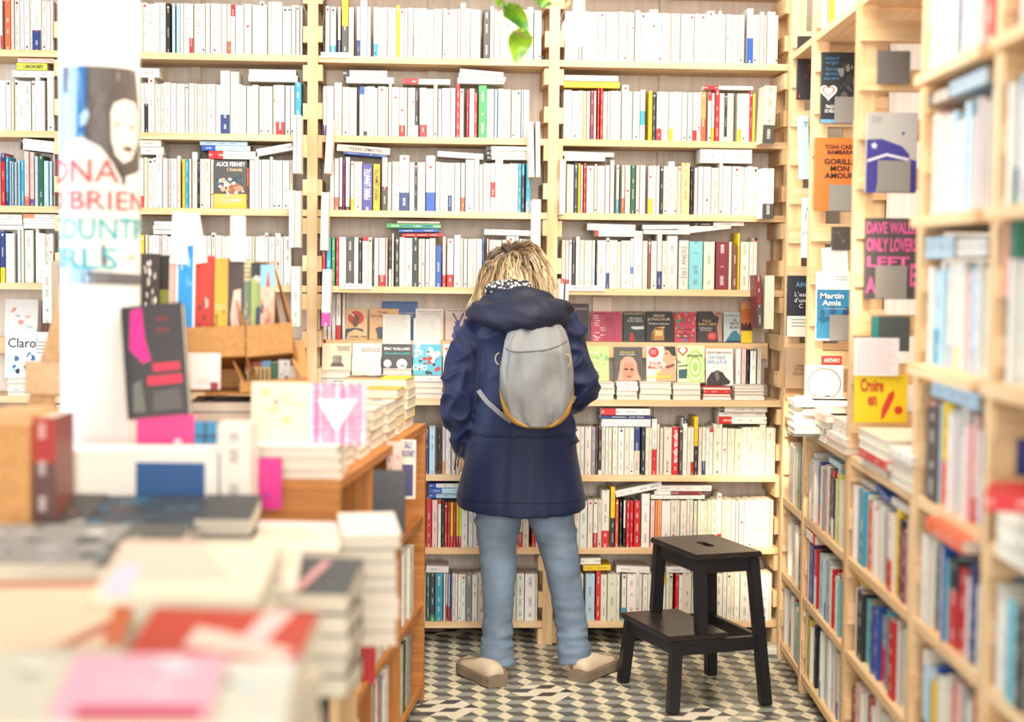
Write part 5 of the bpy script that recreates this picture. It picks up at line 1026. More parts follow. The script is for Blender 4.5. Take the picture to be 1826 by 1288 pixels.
def cdisp(c, n):
    k = 0; p = c
    left = max(0, min(1, (-.10 - c.x) / .06)); right = max(0, min(1, (c.x - .17) / .05)); arm = max(left, right) if c.z > .82 else 0
    k += (noise.noise(Vector((c.x * 5, c.y * 4, c.z * 2.2))) * .014) * (1 - arm)
    q = Vector((c.x * 10 + c.z * 7, c.y * 7, c.z * 13 - c.x * 7)); k += (-abs(noise.noise(q)) ** .8 * .042 + .008) * arm
    q = Vector((c.x * 16 - c.z * 9, c.y * 9, c.z * 17)); k += noise.noise(q) * .007 * arm
    up = max(0, min(1, (c.z - 1.0) / .15)); q = Vector((c.x * 11 - c.z * 12, c.y * 5, c.z * 6 + 3)); k += (-abs(noise.noise(q)) ** .8 * .026 + .004) * up * (1 - arm)
    q = Vector((c.x * 22, c.y * 15, c.z * 3 + 8)); k += noise.noise(q) * .004 * (1 - up)
    k -= .0035 * math.exp(-((c.z - SEAM) / .004) ** 2) * (1 - arm)
    return k
SEAM = pp(930, 782, 5.28).z
coat = solid(bm, 'coat', M_COAT, .0075, 4, woman, cdisp)
# stitched seam and hem on the back of the coat
def back_y(x, z):
    b = bpy.context; hit = None
    return None
from mathutils.bvhtree import BVHTree
def bvh(o):
    W = WM(o); return BVHTree.FromPolygons([W @ v.co for v in o.data.vertices], [tuple(p.vertices) for p in o.data.polygons])
CT = bvh(coat)
def on_coat(x, z, off=.0015, T=None):
    h = (T or CT).ray_cast(Vector((x, 4.6, z)), Vector((0, 1, 0))); return (h[0] + Vector((0, -off, 0))) if h[0] else None
def seam(name, pts, r=.0014, m=None):
    pts = [p for p in pts if p]; return tube(name, pts, r, m or M_HOOD, woman, 5, M=Matrix.Identity(4))
seam('waist_seam', [on_coat(-.13 + .36 * i / 30, pp(930, 781, 5.28).z + .004 * math.sin(i)) for i in range(31)])
seam('hem_seam', [on_coat(-.16 + .40 * i / 30, pp(930, 897, 5.27).z) for i in range(31)])
tube('drawcord', [pp(824, 792, 5.38), pp(819, 806, 5.37), pp(812, 822, 5.37), pp(810, 838, 5.37)], .0022, M_BLK, woman, 6, M=Matrix.Identity(4))
tube('drawcord', [pp(826, 792, 5.38), pp(822, 808, 5.37), pp(817, 822, 5.37), pp(816, 832, 5.37)], .0022, M_BLK, woman, 6, M=Matrix.Identity(4))
# hood lying in a thick fold round the neck
bm = bmesh.new()
hp = [(844, 558, 5.41, .026), (858, 556, 5.36, .046), (885, 562, 5.31, .066), (925, 566, 5.27, .080), (965, 563, 5.275, .074), (993, 556, 5.33, .052), (1008, 550, 5.39, .030)]
limb(bm, [pp(x, y, d) for x, y, d, r in hp], [r for *_, r in hp], n=30, squash=.84)
hp = [(866, 546, 5.40, .030), (892, 538, 5.37, .044), (930, 534, 5.36, .050), (968, 538, 5.37, .042), (990, 548, 5.40, .030)]
limb(bm, [pp(x, y, d) for x, y, d, r in hp], [r for *_, r in hp], n=24)
hp = [(868, 570, 5.52, .04), (930, 560, 5.50, .07), (988, 568, 5.52, .04)]; limb(bm, [pp(x, y, d) for x, y, d, r in hp], [r for *_, r in hp], n=20)
hood = solid(bm, 'hood', M_HOOD, .007, 5, woman, lambda c, n: -abs(noise.noise(Vector((c.x * 5 + c.z * 3, c.y * 6, c.z * 22 + c.x * 9)))) * .024 + noise.noise(Vector((c.x * 18, c.y * 12, c.z * 26))) * .004 + .004)
# scarf
bm = bmesh.new(); hp = [(868, 520, 5.42, .016), (886, 514, 5.39, .026), (915, 512, 5.38, .028), (945, 514, 5.40, .024)]; limb(bm, [pp(x, y, d) for x, y, d, r in hp], [r for *_, r in hp], n=16)
M_SCARF = mat('scarf_print', hx('e8e6e2'), .8); N, L = nt(M_SCARF); vz = N.new('ShaderNodeTexVoronoi'); vz.inputs['Scale'].default_value = 95; tcx = N.new('ShaderNodeTexCoord'); L.new(tcx.outputs['Object'], vz.inputs['Vector'])
crm = N.new('ShaderNodeValToRGB'); crm.color_ramp.interpolation = 'CONSTANT'; crm.color_ramp.elements[0].color = (*hx('ece9e4'), 1); crm.color_ramp.elements[1].position = .42; crm.color_ramp.elements[1].color = (*hx('26262a'), 1); L.new(vz.outputs['Distance'], crm.inputs[0]); L.new(crm.outputs[0], N['Principled BSDF'].inputs['Base Color'])
tag(solid(bm, 'scarf', M_SCARF, .006, 3, woman, lambda c, n: noise.noise(c * 30) * .005), 'black and white patterned scarf')
# hair
M_HAIR = mat_attr('hair_strands', .42, spec=.6)
hr = random.Random(5); mb = MB(); HB = [hx('32251c'), hx('5c4632'), hx('947656'), hx('cbb083'), hx('e8d6ae'), hx('f4e8cc')]
cap = bmesh.new(); bmesh.ops.create_uvsphere(cap, u_segments=28, v_segments=20, radius=1)
for v in cap.verts:
    p = Vector((v.co.x * .088, v.co.y * .104, v.co.z * .112 + .008)); v.co = HC + TIL @ p * (1 + .05 * noise.noise(v.co * 4))
cap.verts.ensure_lookup_table(); kill = [v for v in cap.verts if (TIL.transposed() @ (v.co - HC)).y > .055 and (TIL.transposed() @ (v.co - HC)).z < .05]
bmesh.ops.delete(cap, geom=kill, context='VERTS')
cme = bpy.data.meshes.new('hair_base'); cap.to_mesh(cme); cap.free(); cme.shade_smooth(); cme.materials.append(mat('hair_under', hx('5a4230'), .6)); link('hair_base', cme, woman, M=Matrix.Identity(4))
def hair_guide(rx, ln, curl, ph, lift, seg=12):
    p = HC + TIL @ Vector((rx.x * .088, rx.y * .104, rx.z * .112 + .008)); st = ln / seg; part = HC + Vector((-.015, -.035, .098))
    nrm = (p - HC).normalized(); dirv = p - part; dirv = dirv - nrm * dirv.dot(nrm); dirv = dirv.normalized() if dirv.length > 1e-4 else Vector((1, 0, 0)); pts = [p.copy()]; cl = noise.noise_vector(p * 11)
    for s in range(seg):
        q = TIL.transposed() @ (p - HC); nrm = (TIL @ Vector((q.x / .088 ** 2, q.y / .1 ** 2, q.z / .112 ** 2))).normalized(); out = (q.x / .088) ** 2 + (q.y / .104) ** 2 + ((q.z - .008) / .115) ** 2
        side = nrm.cross(Vector((0, 0, 1))); side = side.normalized() if side.length > .01 else Vector((1, 0, 0))
        g = Vector((0, 0, -1)) * (.22 + .15 * s) + dirv * 1.0 + cl * .75 + side * curl * math.sin(ph + s * .95) + nrm * .25 * math.cos(ph + s * .95) * curl
        if out < 1.35: g = g - nrm * min(0, g.dot(nrm))
        t = g.normalized(); p = p + t * st
        if out < 1.12 + lift * 9: p = p + nrm * lift * .3
        dirv = (dirv * .75 + t * .25).normalized(); pts.append(p.copy())
    return pts
for lk in range(250):
    a = hr.uniform(0, 2 * math.pi); e = math.acos(hr.uniform(-.05, 1)); rx = Vector((math.sin(e) * math.cos(a), math.sin(e) * math.sin(a), math.cos(e)))
    if rx.y > .7: continue
    guide = hair_guide(rx, hr.uniform(.13, .235), hr.uniform(.35, 1.15), hr.uniform(0, 6.28), hr.uniform(.004, .042)); ltone = hr.gauss(0, .5) - (.9 if rx.x < -.15 and rx.z > .55 else 0); seg = len(guide) - 1
    for st_ in range(hr.randint(9, 17)):
        off = Vector((hr.gauss(0, 1), hr.gauss(0, 1), hr.gauss(0, 1))) * .0052; tone = ltone + hr.gauss(0, .45); end = seg - hr.choice((0, 0, 1, 2)); ph = hr.uniform(0, 6.28); fly = hr.choice((.3, .4, 1.6)) 
        pts = [q + off * (1.0 - .55 * k / seg + fly * (k / seg) ** 3) + Vector((math.sin(ph + k), math.cos(ph + k * 1.2), 0)) * .0012 for k, q in enumerate(guide[:end + 1])]
        n = 3; prev = None; W_ = hr.uniform(.0011, .0024)
        for s, q in enumerate(pts):
            t = (pts[min(s + 1, end)] - pts[max(s - 1, 0)]).normalized(); u = t.orthogonal().normalized(); v = t.cross(u); r = W_ * (1 - .8 * (s / end) ** 2)
            ring = [q + (u * math.cos(k / n * 6.283) + v * math.sin(k / n * 6.283)) * r for k in range(n)]
            if prev:
                f = s / seg * 3.0 + 1.15 + tone; f = max(0, min(4.999, f)); i0 = int(f); c = tuple(HB[i0][k] * (1 - f + i0) + HB[i0 + 1][k] * (f - i0) for k in range(3))
                for k in range(n): mb.face([prev[k], prev[(k + 1) % n], ring[(k + 1) % n], ring[k]], c)
            prev = ring
ho = mb.build('hair', M_HAIR, woman, M=Matrix.Identity(4)); tag(ho, 'messy shoulder-length hair, dark at the roots and blonde at the ends')
# shoes
M_SHOE = mat_cloth('beige_leather', hx('d9c7ac'), .6, 90, .2, .1); M_SOLE = mat_cloth('crepe_sole', hx('8b7c6a'), .9, 160, 1.0, .25)
for heel, ang, lab in ((onz(888, 1227, 0), 27, 'left'), (onz(1030, 1217, 0), -29, 'right')):
    Lh = .262; prof = [(0, .030), (.03, .038), (.08, .040), (.14, .042), (.19, .048), (.225, .045), (.25, .032), (Lh, .012)]
    def outline(z, g): return [Vector((w + g, y, z)) for y, w in prof] + [Vector((-w - g * 1, y, z)) for y, w in prof[::-1]]
    T = Matrix.Translation(heel) @ Matrix.Rotation(ang * D2R, 4, 'Z'); bm = bmesh.new()
    ring_loft(bm, [outline(z, g) for z, g in ((.0015, .002), (.006, .006), (.034, .0065), (.040, .003))]); me = bpy.data.meshes.new('sole'); bmesh.ops.recalc_face_normals(bm, faces=bm.faces); bm.to_mesh(me); bm.free(); me.materials.append(M_SOLE)
    shoe = empty('shoe', (heel.x, heel.y, 0), 0); shoe.parent = woman; shoe.matrix_basis = WM(woman).inverted() @ Matrix.Translation((heel.x, heel.y, 0))
    link('sole', me, shoe, M=T)
    bm = bmesh.new(); rr = []
    hgt = [(0, .074), (.03, .080), (.08, .088), (.12, .08), (.16, .062), (.20, .052), (.235, .046), (Lh - .004, .030)]
    for (y, h_), (y2, w) in zip(hgt, prof):
        rr.append([Vector((math.cos(t) * max(w, .012) * (.80 if h_ > .09 and math.sin(t) > .5 else 1.0), y + .002, .036 + max(0, math.sin(t)) ** .8 * (h_ - .036))) if math.sin(t) >= 0 else Vector((math.cos(t) * max(w, .012), y + .002, .036)) for t in [k / 20 * 6.28318 for k in range(20)]])
    ring_loft(bm, rr); me = bpy.data.meshes.new('upper'); bmesh.ops.recalc_face_normals(bm, faces=bm.faces); bm.to_mesh(me); bm.free(); me.materials.append(M_SHOE); me.shade_smooth(); u_ = link('upper', me, shoe, M=T)
    mo = u_.modifiers.new('s', 'SUBSURF'); mo.levels = 1; mo.render_levels = 1
    tube('welt', [T @ (v + Vector((0, 0, .0005))) for v in outline(.040, .003)], .0022, mat('welt_tan', hx('b49a78'), .7), shoe, 5, M=Matrix.Identity(4))

# ------------------------------------------------------------------ backpack
CT2 = BVHTree.FromPolygons([WM(coat) @ v.co for v in coat.data.vertices], [tuple(p.vertices) for p in coat.data.polygons])
pk_c = pp(957, 760, 5.22); pack = empty('backpack', (pk_c.x, pk_c.y, pk_c.z), 0, 'grey fabric backpack with mustard lower edge worn on the navy coat', 'backpack')
PK = [(764, 943, 972), (760, 926, 988), (752, 912, 1002), (738, 900, 1014), (715, 893, 1021), (690, 890.5, 1023.5), (660, 891, 1023), (630, 896, 1019), (608, 900, 1015), (590, 906, 1009), (578, 915, 1000), (570, 926, 990)]
DK = 5.215; NSEG = 56; NR = 60
def pk_prof(t):
    f = t * (len(PK) - 1); i = min(int(f), len(PK) - 2); f -= i; f2 = f; return [PK[i][k] * (1 - f2) + PK[i + 1][k] * f2 for k in range(3)]
def pk_pt(t, a, off=0):
    y, xl, xr = pk_prof(t); c = pp((xl + xr) / 2, y, DK); hw = (xr - xl) / 2 * DK / FPX + off; dep = .072 * (min(1, 1.0 * t * 7 + .25)) * (1 - .35 * max(0, t - .7) / .3) + off
    ca, sa_ = math.cos(a), math.sin(a); back = .035
    x = c.x + math.copysign(abs(ca) ** .8, ca) * hw; yy = c.y + .085 * max(0, (t - .66) / .34) + (-math.copysign(abs(sa_) ** .75, sa_) * dep if sa_ > 0 else -sa_ * back); fold = 0
    if sa_ > 0:
        s1_ = (x - c.x) / hw
        fold = -abs(noise.noise(Vector((x * 30 + c.z * 3.5, c.z * 3, 4)))) * .026 + noise.noise(Vector((x * 14, c.z * 10, 1))) * .012 - .010 * math.exp(-((s1_ + .42 + .12 * math.sin(t * 5)) / .08) ** 2) - .008 * math.exp(-((s1_ - .62) / .06) ** 2)
        fold *= min(1, sa_ * 2) * (1 - .6 * math.exp(-(t / .1) ** 2))
    return Vector((x, yy - fold * 1.0, c.z))
bm = bmesh.new(); ring_loft(bm, [[pk_pt(t / NR, k / NSEG * 6.28318) for k in range(NSEG)] for t in range(NR + 1)])
me = bpy.data.meshes.new('pack_body'); bmesh.ops.recalc_face_normals(bm, faces=bm.faces); bm.to_mesh(me); bm.free(); me.materials.append(M_PACK); me.shade_smooth(); link('pack_body', me, pack, M=Matrix.Identity(4))
mb = MB()
for k in range(NSEG // 2 + 4):
    a0, a1 = (k - 2) / NSEG * 6.28318, (k - 1) / NSEG * 6.28318
    def edge(a): return .10 + .36 * abs(math.cos(a)) ** 2.6
    for s in range(8): mb.face([pk_pt(edge(a0) * s / 8, a0, .0022), pk_pt(edge(a1) * s / 8, a1, .0022), pk_pt(edge(a1) * (s + 1) / 8, a1, .0022), pk_pt(edge(a0) * (s + 1) / 8, a0, .0022)])
tag(mb.build('base_panel', M_PACKY, pack, M=Matrix.Identity(4), smooth=True, merge=True), 'mustard yellow base panel')
M_LOOP = mat('loop_tan', hx('b8a888'), .6); M_ZIP = mat('zip_dark', hx('55524e'), .6)
tube('zip_line', [pk_pt(.70 - .05 * math.sin((k - 4) / 20 * math.pi), (k + 4) / 28 * math.pi * .98 + .05, .0015) for k in range(21)][::-1], .0017, M_ZIP, pack, 5, M=Matrix.Identity(4))
for an in (.62, 2.35): tube('piping', [pk_pt(.10 + .82 * k / 20, an + .10 * math.sin(k / 20 * math.pi), .0015) for k in range(21)], .0018, mat('piping_grey', hx('858482'), .6), pack, 5, M=Matrix.Identity(4))
lp = pk_pt(.62, .66, .006); tube('pull_loop', [lp + Vector((.010 * math.sin(k / 12 * 6.28), -.003, .02 * math.cos(k / 12 * 6.28) - .01)) for k in range(13)], .0022, M_LOOP, pack, 6, M=Matrix.Identity(4))
lp = pp(892, 640, 5.22); tube('side_loop', [lp + Vector((-.004 - .012 * math.sin(k / 10 * 3.14), .0, .018 * math.cos(k / 10 * 3.14))) for k in range(11)], .002, M_LOOP, pack, 6, M=Matrix.Identity(4))
def strap(name, px, wd=.011, m=M_PACK):
    mb = MB(); pts = []
    for x, y in px:
        q = pp(x, y, 5.3); h = CT2.ray_cast(CP, (q - CP).normalized()); pts.append((h[0] - (q - CP).normalized() * .006) if h[0] and abs(h[0].y - 5.35) < .35 else pp(x, y, 5.29))
    P2 = []
    for i in range(len(pts)):
        t = (pts[min(i + 1, len(pts) - 1)] - pts[max(i - 1, 0)]).normalized(); v = Vector((0, -1, 0)).cross(t).normalized(); P2.append((pts[i] + v * wd, pts[i] - v * wd))
    for (a, b), (c, d) in zip(P2, P2[1:]):
        o = Vector((0, -.003, 0)); mb.face([a + o, b + o, d + o, c + o]); mb.face([a, c, d, b]); mb.face([a, a + o, c + o, c]); mb.face([b, d, d + o, b + o])
    mb.build(name, m, pack, M=Matrix.Identity(4), merge=True)
strap('strap', [(853, 696), (860, 706), (868, 716), (878, 725), (890, 736), (902, 745), (912, 752)], .008); strap('strap', [(1025, 706), (1021, 715), (1014, 722)], .007)

# ------------------------------------------------------------------ white column with a wrapped poster
pc = onpl(179, 500, (0, 3.95, 0), (0, 1, 0)); PR = 69.5 * 3.95 / FPX
def cyl(mb, r, z0, z1, a0=0, a1=360, col=(1, 1, 1), n=48, cx=0, cy=0):
    for k in range(n):
        t0, t1 = math.radians(a0 + (a1 - a0) * k / n), math.radians(a0 + (a1 - a0) * (k + 1) / n)
        mb.face([(cx + r * math.cos(t0), cy + r * math.sin(t0), z0), (cx + r * math.cos(t1), cy + r * math.sin(t1), z0), (cx + r * math.cos(t1), cy + r * math.sin(t1), z1), (cx + r * math.cos(t0), cy + r * math.sin(t0), z1)], col)
mb = MB(); cyl(mb, PR, .06, 2.9); cyl(mb, PR + .018, 0, .06); col_o = tag(mb.build('column', M_PAINT, loc=(pc.x, pc.y, 0), smooth=False), 'round white painted column', None, None, 'structure')
col_o.data.shade_smooth()
z1p, z0p = at(179, 114, pc.y - PR).z, at(179, 514, pc.y - PR).z
def wrap(o, r):                      # bend flat print (x along, z up) round the column; x = 0 faces the camera
    for v in o.data.vertices:
        a = v.co.x / r - math.pi / 2 + AIM; rr = r - v.co.y; v.co = (math.cos(a) * rr, math.sin(a) * rr, v.co.z)
AIM = math.atan2(-pc.y, -pc.x) + math.pi / 2
def sub(o):
    bm = bmesh.new(); bm.from_mesh(o.data); bmesh.ops.triangulate(bm, faces=bm.faces[:])
    for _ in range(3):
        es = [e for e in bm.edges if abs(e.verts[0].co.x - e.verts[1].co.x) > .02]
        if es: bmesh.ops.subdivide_edges(bm, edges=es, cuts=1); bmesh.ops.triangulate(bm, faces=bm.faces[:])
    bm.to_mesh(o.data); bm.free()
PW_, PH = .36, z1p - z0p; poster = empty('poster', (pc.x, pc.y, z0p), 0, 'printed poster with face photograph wrapped round the white column', 'poster')
px2 = lambda x: max(-.96, min(.96, (x - 179) / 69.5))
def PX(x): return math.asin(px2(x)) * PR            # arc length of a pixel column
def PZ(y): return at(179, y, pc.y - PR).z - z0p
mb = MB(); mb.box((-PW_ / 2, 0, 0), (PW_ / 2, .0006, PH), hx('f1efe6')); o = mb.build('sheet', M_ART, poster); sub(o); wrap(o, PR + .0012)
layers = [([(118, 118), (240, 118), (246, 200), (246, 300), (200, 320), (150, 250), (120, 200)], '5c524e'), ([(112, 160), (118, 118), (146, 118), (150, 200), (154, 250), (120, 330), (112, 330)], 'a9cfee'), ([(143, 118), (157, 118), (156, 200), (152, 250), (140, 250)], '2c74b4'),
  ([(118, 118), (128, 118), (126, 166), (119, 166)], '3a2a3c'), ([(146, 205), (158, 193), (162, 205), (156, 222), (146, 226)], 'b8d4e8'), ([(112, 300), (125, 250), (150, 245), (180, 262), (200, 290), (215, 320), (246, 330), (246, 395), (112, 395)], 'e9e6dc'),
  ([(197, 200), (203, 182), (220, 174), (238, 178), (243, 200), (242, 250), (232, 282), (218, 290), (205, 276), (198, 250)], 'e6dfd0'), ([(203, 220), (213, 216), (214, 222), (204, 224)], '6a625c'), ([(229, 220), (238, 222), (237, 226), (229, 225)], '6a625c'), ([(214, 262), (226, 258), (236, 264), (226, 269)], '5a3034'),
  ([(212, 292), (221, 292), (222, 325), (216, 330)], '55504c'), ([(122, 462), (165, 478), (168, 505), (122, 508)], 'a8cbe8'), ([(150, 484), (245, 490), (246, 508), (150, 506)], '6a6668'), ([(180, 445), (186, 430), (190, 470), (182, 478)], '5a6060')]
yy = -.0004
for pts, c in layers:
    mb = MB(); n_ = len(pts); mb.face([(PX(x), yy, PZ(y)) for x, y in pts], hx(c)); o = mb.build('poster_print', M_ART, poster)
    bm = bmesh.new(); bm.from_mesh(o.data); bmesh.ops.triangulate(bm, faces=bm.faces[:]); bm.to_mesh(o.data); bm.free(); sub(o); wrap(o, PR + .0014); yy -= .0002
for s_, x0, x1, y0, y1, c in (('EDNA', 62, 208, 284, 325, 'd8434c'), ('O’BRIEN', 76, 262, 340, 374, 'd8434c'), ('COUNTRY', 80, 286, 388, 428, '37b0b8'), ('GIRLS', 48, 206, 442, 480, '37b0b8'), ('a novel', 214, 240, 448, 464, '9a968e')):
    def PXl(x): return (x - 179) / 69.5 * PR * 1.12
    w_ = PXl(x1) - PXl(x0); o = lettering(s_, poster, w=w_, h=PZ(y0) - PZ(y1), pos=((PXl(x0) + PXl(x1)) / 2, -.0034, (PZ(y0) + PZ(y1)) / 2), col=hx(c), bold=.0, name='lettering'); sub(o); wrap(o, PR + .0014)

# ------------------------------------------------------------------ honey-wood display table along the aisle
TXF = lambda d: -.2744 + .0928 * (d - 5.16)          # its aisle edge
ta = -math.atan(.0928); TT = Matrix.Translation((TXF(3.76), 3.76, 0)) @ Matrix.Rotation(ta, 4, 'Z')      # local x away from the aisle is negative, y runs to the back
TL, TZ = (5.15 - 3.76) / math.cos(ta), .905
table = empty('display_table', (TXF(3.76), 3.76, 0), 0, 'honey-coloured wooden book table with shelves facing the aisle', 'table')
def tb(name, a, b, m=M_OAK, parent=None):
    mb = MB(); mb.box(a, b); return mb.build(name, m, parent or table, M=TT)
tb('tabletop', (-1.15, 0, TZ - .022), (0, TL, TZ)); 
for z in (.045, .315, .605): tb('shelf_board', (-.34, .022, z - .02), (-.004, TL - .022, z)); tb('shelf_board', (-1.146, .022, z - .02), (-.38, TL - .022, z))
tb('back_panel', (-.375, .022, .03), (-.345, TL - .022, TZ - .0225))
for y in (0, .46, .93, TL - .02):
    if y in (0, TL - .02): tb('side_panel', (-1.15, y, 0), (0, y + .02, TZ - .0225))
    else: tb('divider_panel', (-.34, y, .05), (-.006, y + .018, TZ - .0225))
for k in range(1, 7): pass
# low case at the near end of the table
low = empty('low_bookcase', (-.36, 3.3, 0), 0, 'low pale wood bookcase at the near end of the honey table', 'bookcase')
def lb_(name, a, b, m=M_PINE):
    mb = MB(); mb.box(a, b); return mb.build(name, m, low, M=Matrix.Translation((-.355, 3.3, 0)))
lb_('top_board', (-1.3, 0, .582), (0, .40, .605)); lb_('shelf_board', (-1.28, .02, .28), (-.022, .39, .30)); lb_('shelf_board', (-1.28, .02, .03), (-.022, .39, .05))
lb_('back_panel', (-1.28, .385, .05), (-.022, .40, .58), M_OAK)
for x in (-1.3, -.66, -.02): lb_('side_panel', (x, 0, 0), (x + .02, .40, .5815))
M_DESK = mat_wood('cream_table_wood', hx('efdcc0', .9), hx('e0c59e', .9))
near = empty('display_table', (-.42, 1.6, 0), 0, 'low cream table with blurred book stacks close to the camera', 'table')
def nb(name, a, b):
    mb = MB(); mb.box(a, b); return mb.build(name, M_DESK, near, M=Matrix.Identity(4))
nb('tabletop', (-1.9, 1.45, .60), (-.42, 3.05, .63))
for x, y in ((-.47, 2.98), (-.47, 1.5), (-1.85, 2.98), (-1.85, 1.5)): nb('leg', (x, y, 0), (x + .05, y + .05, .5995))
nb('apron', (-.435, 1.56, .52), (-.425, 2.97, .5995)); nb('apron', (-1.79, 3.015, .52), (-.48, 3.025, .5995))

def slab(p, w, d, t, cover, label, rz=0, art=None, spine='near', name='table_book', group=None, tilt=0, roll=0, spec=None, dots=()):
    """book lying flat with its front cover up; p = centre of its underside; w along x, d in depth"""
    c = hx(cover) if not spec else jit(PC[spec[0]]); mb = MB()
    T = Matrix(((0, 0, 1, -w / 2), (0, 1, 0, -d / 2), (1, 0, 0, 0), (0, 0, 0, 1)))
    if spine != 'near': T = Matrix.Diagonal((1, -1, 1, 1)) @ T
    book_into(mb, t, w, d, [(0, w, c)], c, T=T, pages=jit(PAGE, .04))
    o = mb.build(name, [M_COVER, M_PAGES]); o.matrix_basis = Matrix.Translation(p) @ Matrix.Rotation(rz * D2R, 4, 'Z') @ Matrix.Rotation(tilt * D2R, 4, 'X') @ Matrix.Rotation(roll * D2R, 4, 'Y')
    tag(o, label, 'book', group)
    if art:
        mb = MB(); art_into(mb, w, d, art, len(label)); mb.v = [(v[0], v[2] - d / 2, t - v[1] + .0001) for v in mb.v]; mb.build('cover_print', M_ART, o)
        for a in art:
            if a[0] == 't':
                l = lettering(a[1], o, w=a[4] * w if a[4] else None, h=a[5] * d if a[5] else None, pos=((a[2] - .5) * w, 0, (a[3]) * d), col=hx(a[6]), name='cover_lettering')
                for v in l.data.vertices: v.co = (v.co.x, v.co.z - d / 2, t + .003)
    return o
def pile(x, y, z, n, w, d, t, covers, label, rz=0, top_art=None, top_label=None, spine='far', jit_=.006, ttilt=0):
    for k in range(n):
        last = k == n - 1; slab(Vector((x + R.uniform(-jit_, jit_), y + R.uniform(-jit_, jit_), z + (d / 2 * math.sin(ttilt * D2R) + .001 if last else 0))), w, d, t - .0006, covers[k % len(covers)], top_label if last and top_label else nth(k, n, label), rz=rz + R.uniform(-1.5, 1.5), art=top_art if last else None, spine=spine, tilt=ttilt if last else 0, name='table_book', group=None if last and top_label else label); z += t
    return z
def T3(px_, py_, z): return onz(px_, py_, z)
# --- books standing in the aisle shelves of the honey table (spines towards the aisle)
def aisle_row(y0, y1, z, specs, h, lab, w0=.012):
    y = y0
    for k, (sp_, w, hf) in enumerate(specs):
        if y + w > y1: break
        hh = h * hf; sg, cv, ds = spec_segs(sp_, hh); mb = MB(); book_into(mb, w - .001, hh, .15, sg, cv, pages=PAGE)
        o = mb.build('shelved_book', [M_COVER, M_PAGES], M=TT @ Matrix.Translation((-w0 - R.uniform(0, .01), y, z + .0006)) @ Matrix.Rotation(math.pi / 2, 4, 'Z'))
        same = [q for q in specs if spec_segs(q[0], 1)[2] == ds]
        tag(o, f"{ds} book, {ORD[k]} from the near end, {lab}", 'book', f'books on the {lab}'); y += w
aisle_row(.955, 1.35, .605, [('w', .03, 1), ('i', .035, 1.02), ('w', .03, 1.0), ('i', .03, .98), ('w', .03, 1), ('i', .04, 1.02)], .21, 'table shelf behind the black cover') if False else None
aisle_row(.50, .92, .315, [('o/k60', .03, 1), ('g', .022, .9), ('i', .05, 1.15), ('w', .05, 1.2), ('i', .05, 1.2), ('w', .045, 1.16), ('i', .04, 1.1), ('w', .04, 1.1)], .20, 'middle shelf of the honey table')
aisle_row(.955, 1.35, .315, [('w', .05, 1.15), ('i', .05, 1.2), ('w', .05, 1.1), ('i', .05, 1.18), ('w', .05, 1.12), ('i', .04, 1.1)], .20, 'middle shelf near the table end')
aisle_row(.04, .38, .315, [('r', .05, 1.2), ('k', .04, 1.1), ('G', .04, 1), ('r', .05, 1.1), ('e', .04, 1), ('w', .04, 1), ('i', .05, 1)], .19, 'middle shelf by the near end')
aisle_row(.50, .92, .045, [('w/c40', .045, 1.2), ('g', .03, 1.15), ('k', .025, 1.1), ('w', .03, 1.15), ('r/w40', .03, 1.05), ('e', .03, 1.1), ('x', .03, 1), ('w', .04, 1), ('i', .04, 1.1)], .195, 'bottom shelf of the honey table')
aisle_row(.955, 1.35, .045, [('w', .05, 1), ('i', .04, 1.1), ('g', .03, 1.1), ('k', .03, 1.12), ('i', .03, 1.15), ('r', .025, 1), ('e', .04, 1.1), ('d', .03, 1)], .195, 'bottom shelf near the table end')
aisle_row(.04, .45, .045, [('i', .05, 1), ('o', .04, 1.1), ('w', .05, 1), ('l', .04, 1), ('t', .05, 1.1), ('i', .05, 1)], .195, 'bottom shelf by the near end')
# face-out books on the upper aisle shelf, seen edge to the aisle but turned to the camera
def tf(x0, x1, y0, y1, d, cover, art, label, tilt=6, rz=0, t=.02, name='display_book', grp=None, roll=0, cat='book'):
    a, b = at(x0, y1, d), at(x1, y0, d); return face_out(name, Vector(((a.x + b.x) / 2, d, a.z)), b.x - a.x, b.z - a.z, t, cover, art, label, rz=rz, tilt=tilt, group=grp, roll=roll, cat=cat)
tf(616, 722, 840, 951, 4.22, '26262b', [('t', 'NOVEMBRE', .6, .86, .62, .06, '4a4a50'), ('t', 'NOVEMBRE', .6, .77, .62, .06, '4a4a50'), ('e', .78, .3, .12, .1, '34343a')], 'large black faced-out book on the upper shelf of the honey table', t=.02)
tf(712, 741, 785, 890, 4.62, 'e8ddd0', [('t', 'SALLY\nROONEY', .55, .84, .8, .26, '4a3a8c', .03), ('r', .1, .05, .85, .58, '3a2e6a'), ('p', [(.1, .05), (.3, .3), (.2, .58)], 'd8a0a0')], 'book with violet capitals faced out on the upper shelf', t=.016)
tf(688, 716, 788, 880, 4.50, 'e0c0b0', [('b', .1, .1, .9, .9, 14, ['d8b0a8', 'c86a60', 'f0e0d8'])], 'pinkish book faced out beside the violet lettered one', t=.016)
slab(TT @ Vector((-.09, .86, .608)) + Vector((0, 0, .0)), .16, .2, .03, '2b93c8', 'bright blue book lying at the aisle edge of the upper shelf', rz=-5)
slab(TT @ Vector((-.10, .58, .608)), .17, .2, .02, 'e8e0d8', 'pale book lying lowest on upper shelf near the messy pile', rz=8); slab(TT @ Vector((-.11, .58, .6285)), .15, .2, .02, '8a8a88', 'grey book lying over a pale one on the upper shelf', rz=-6)
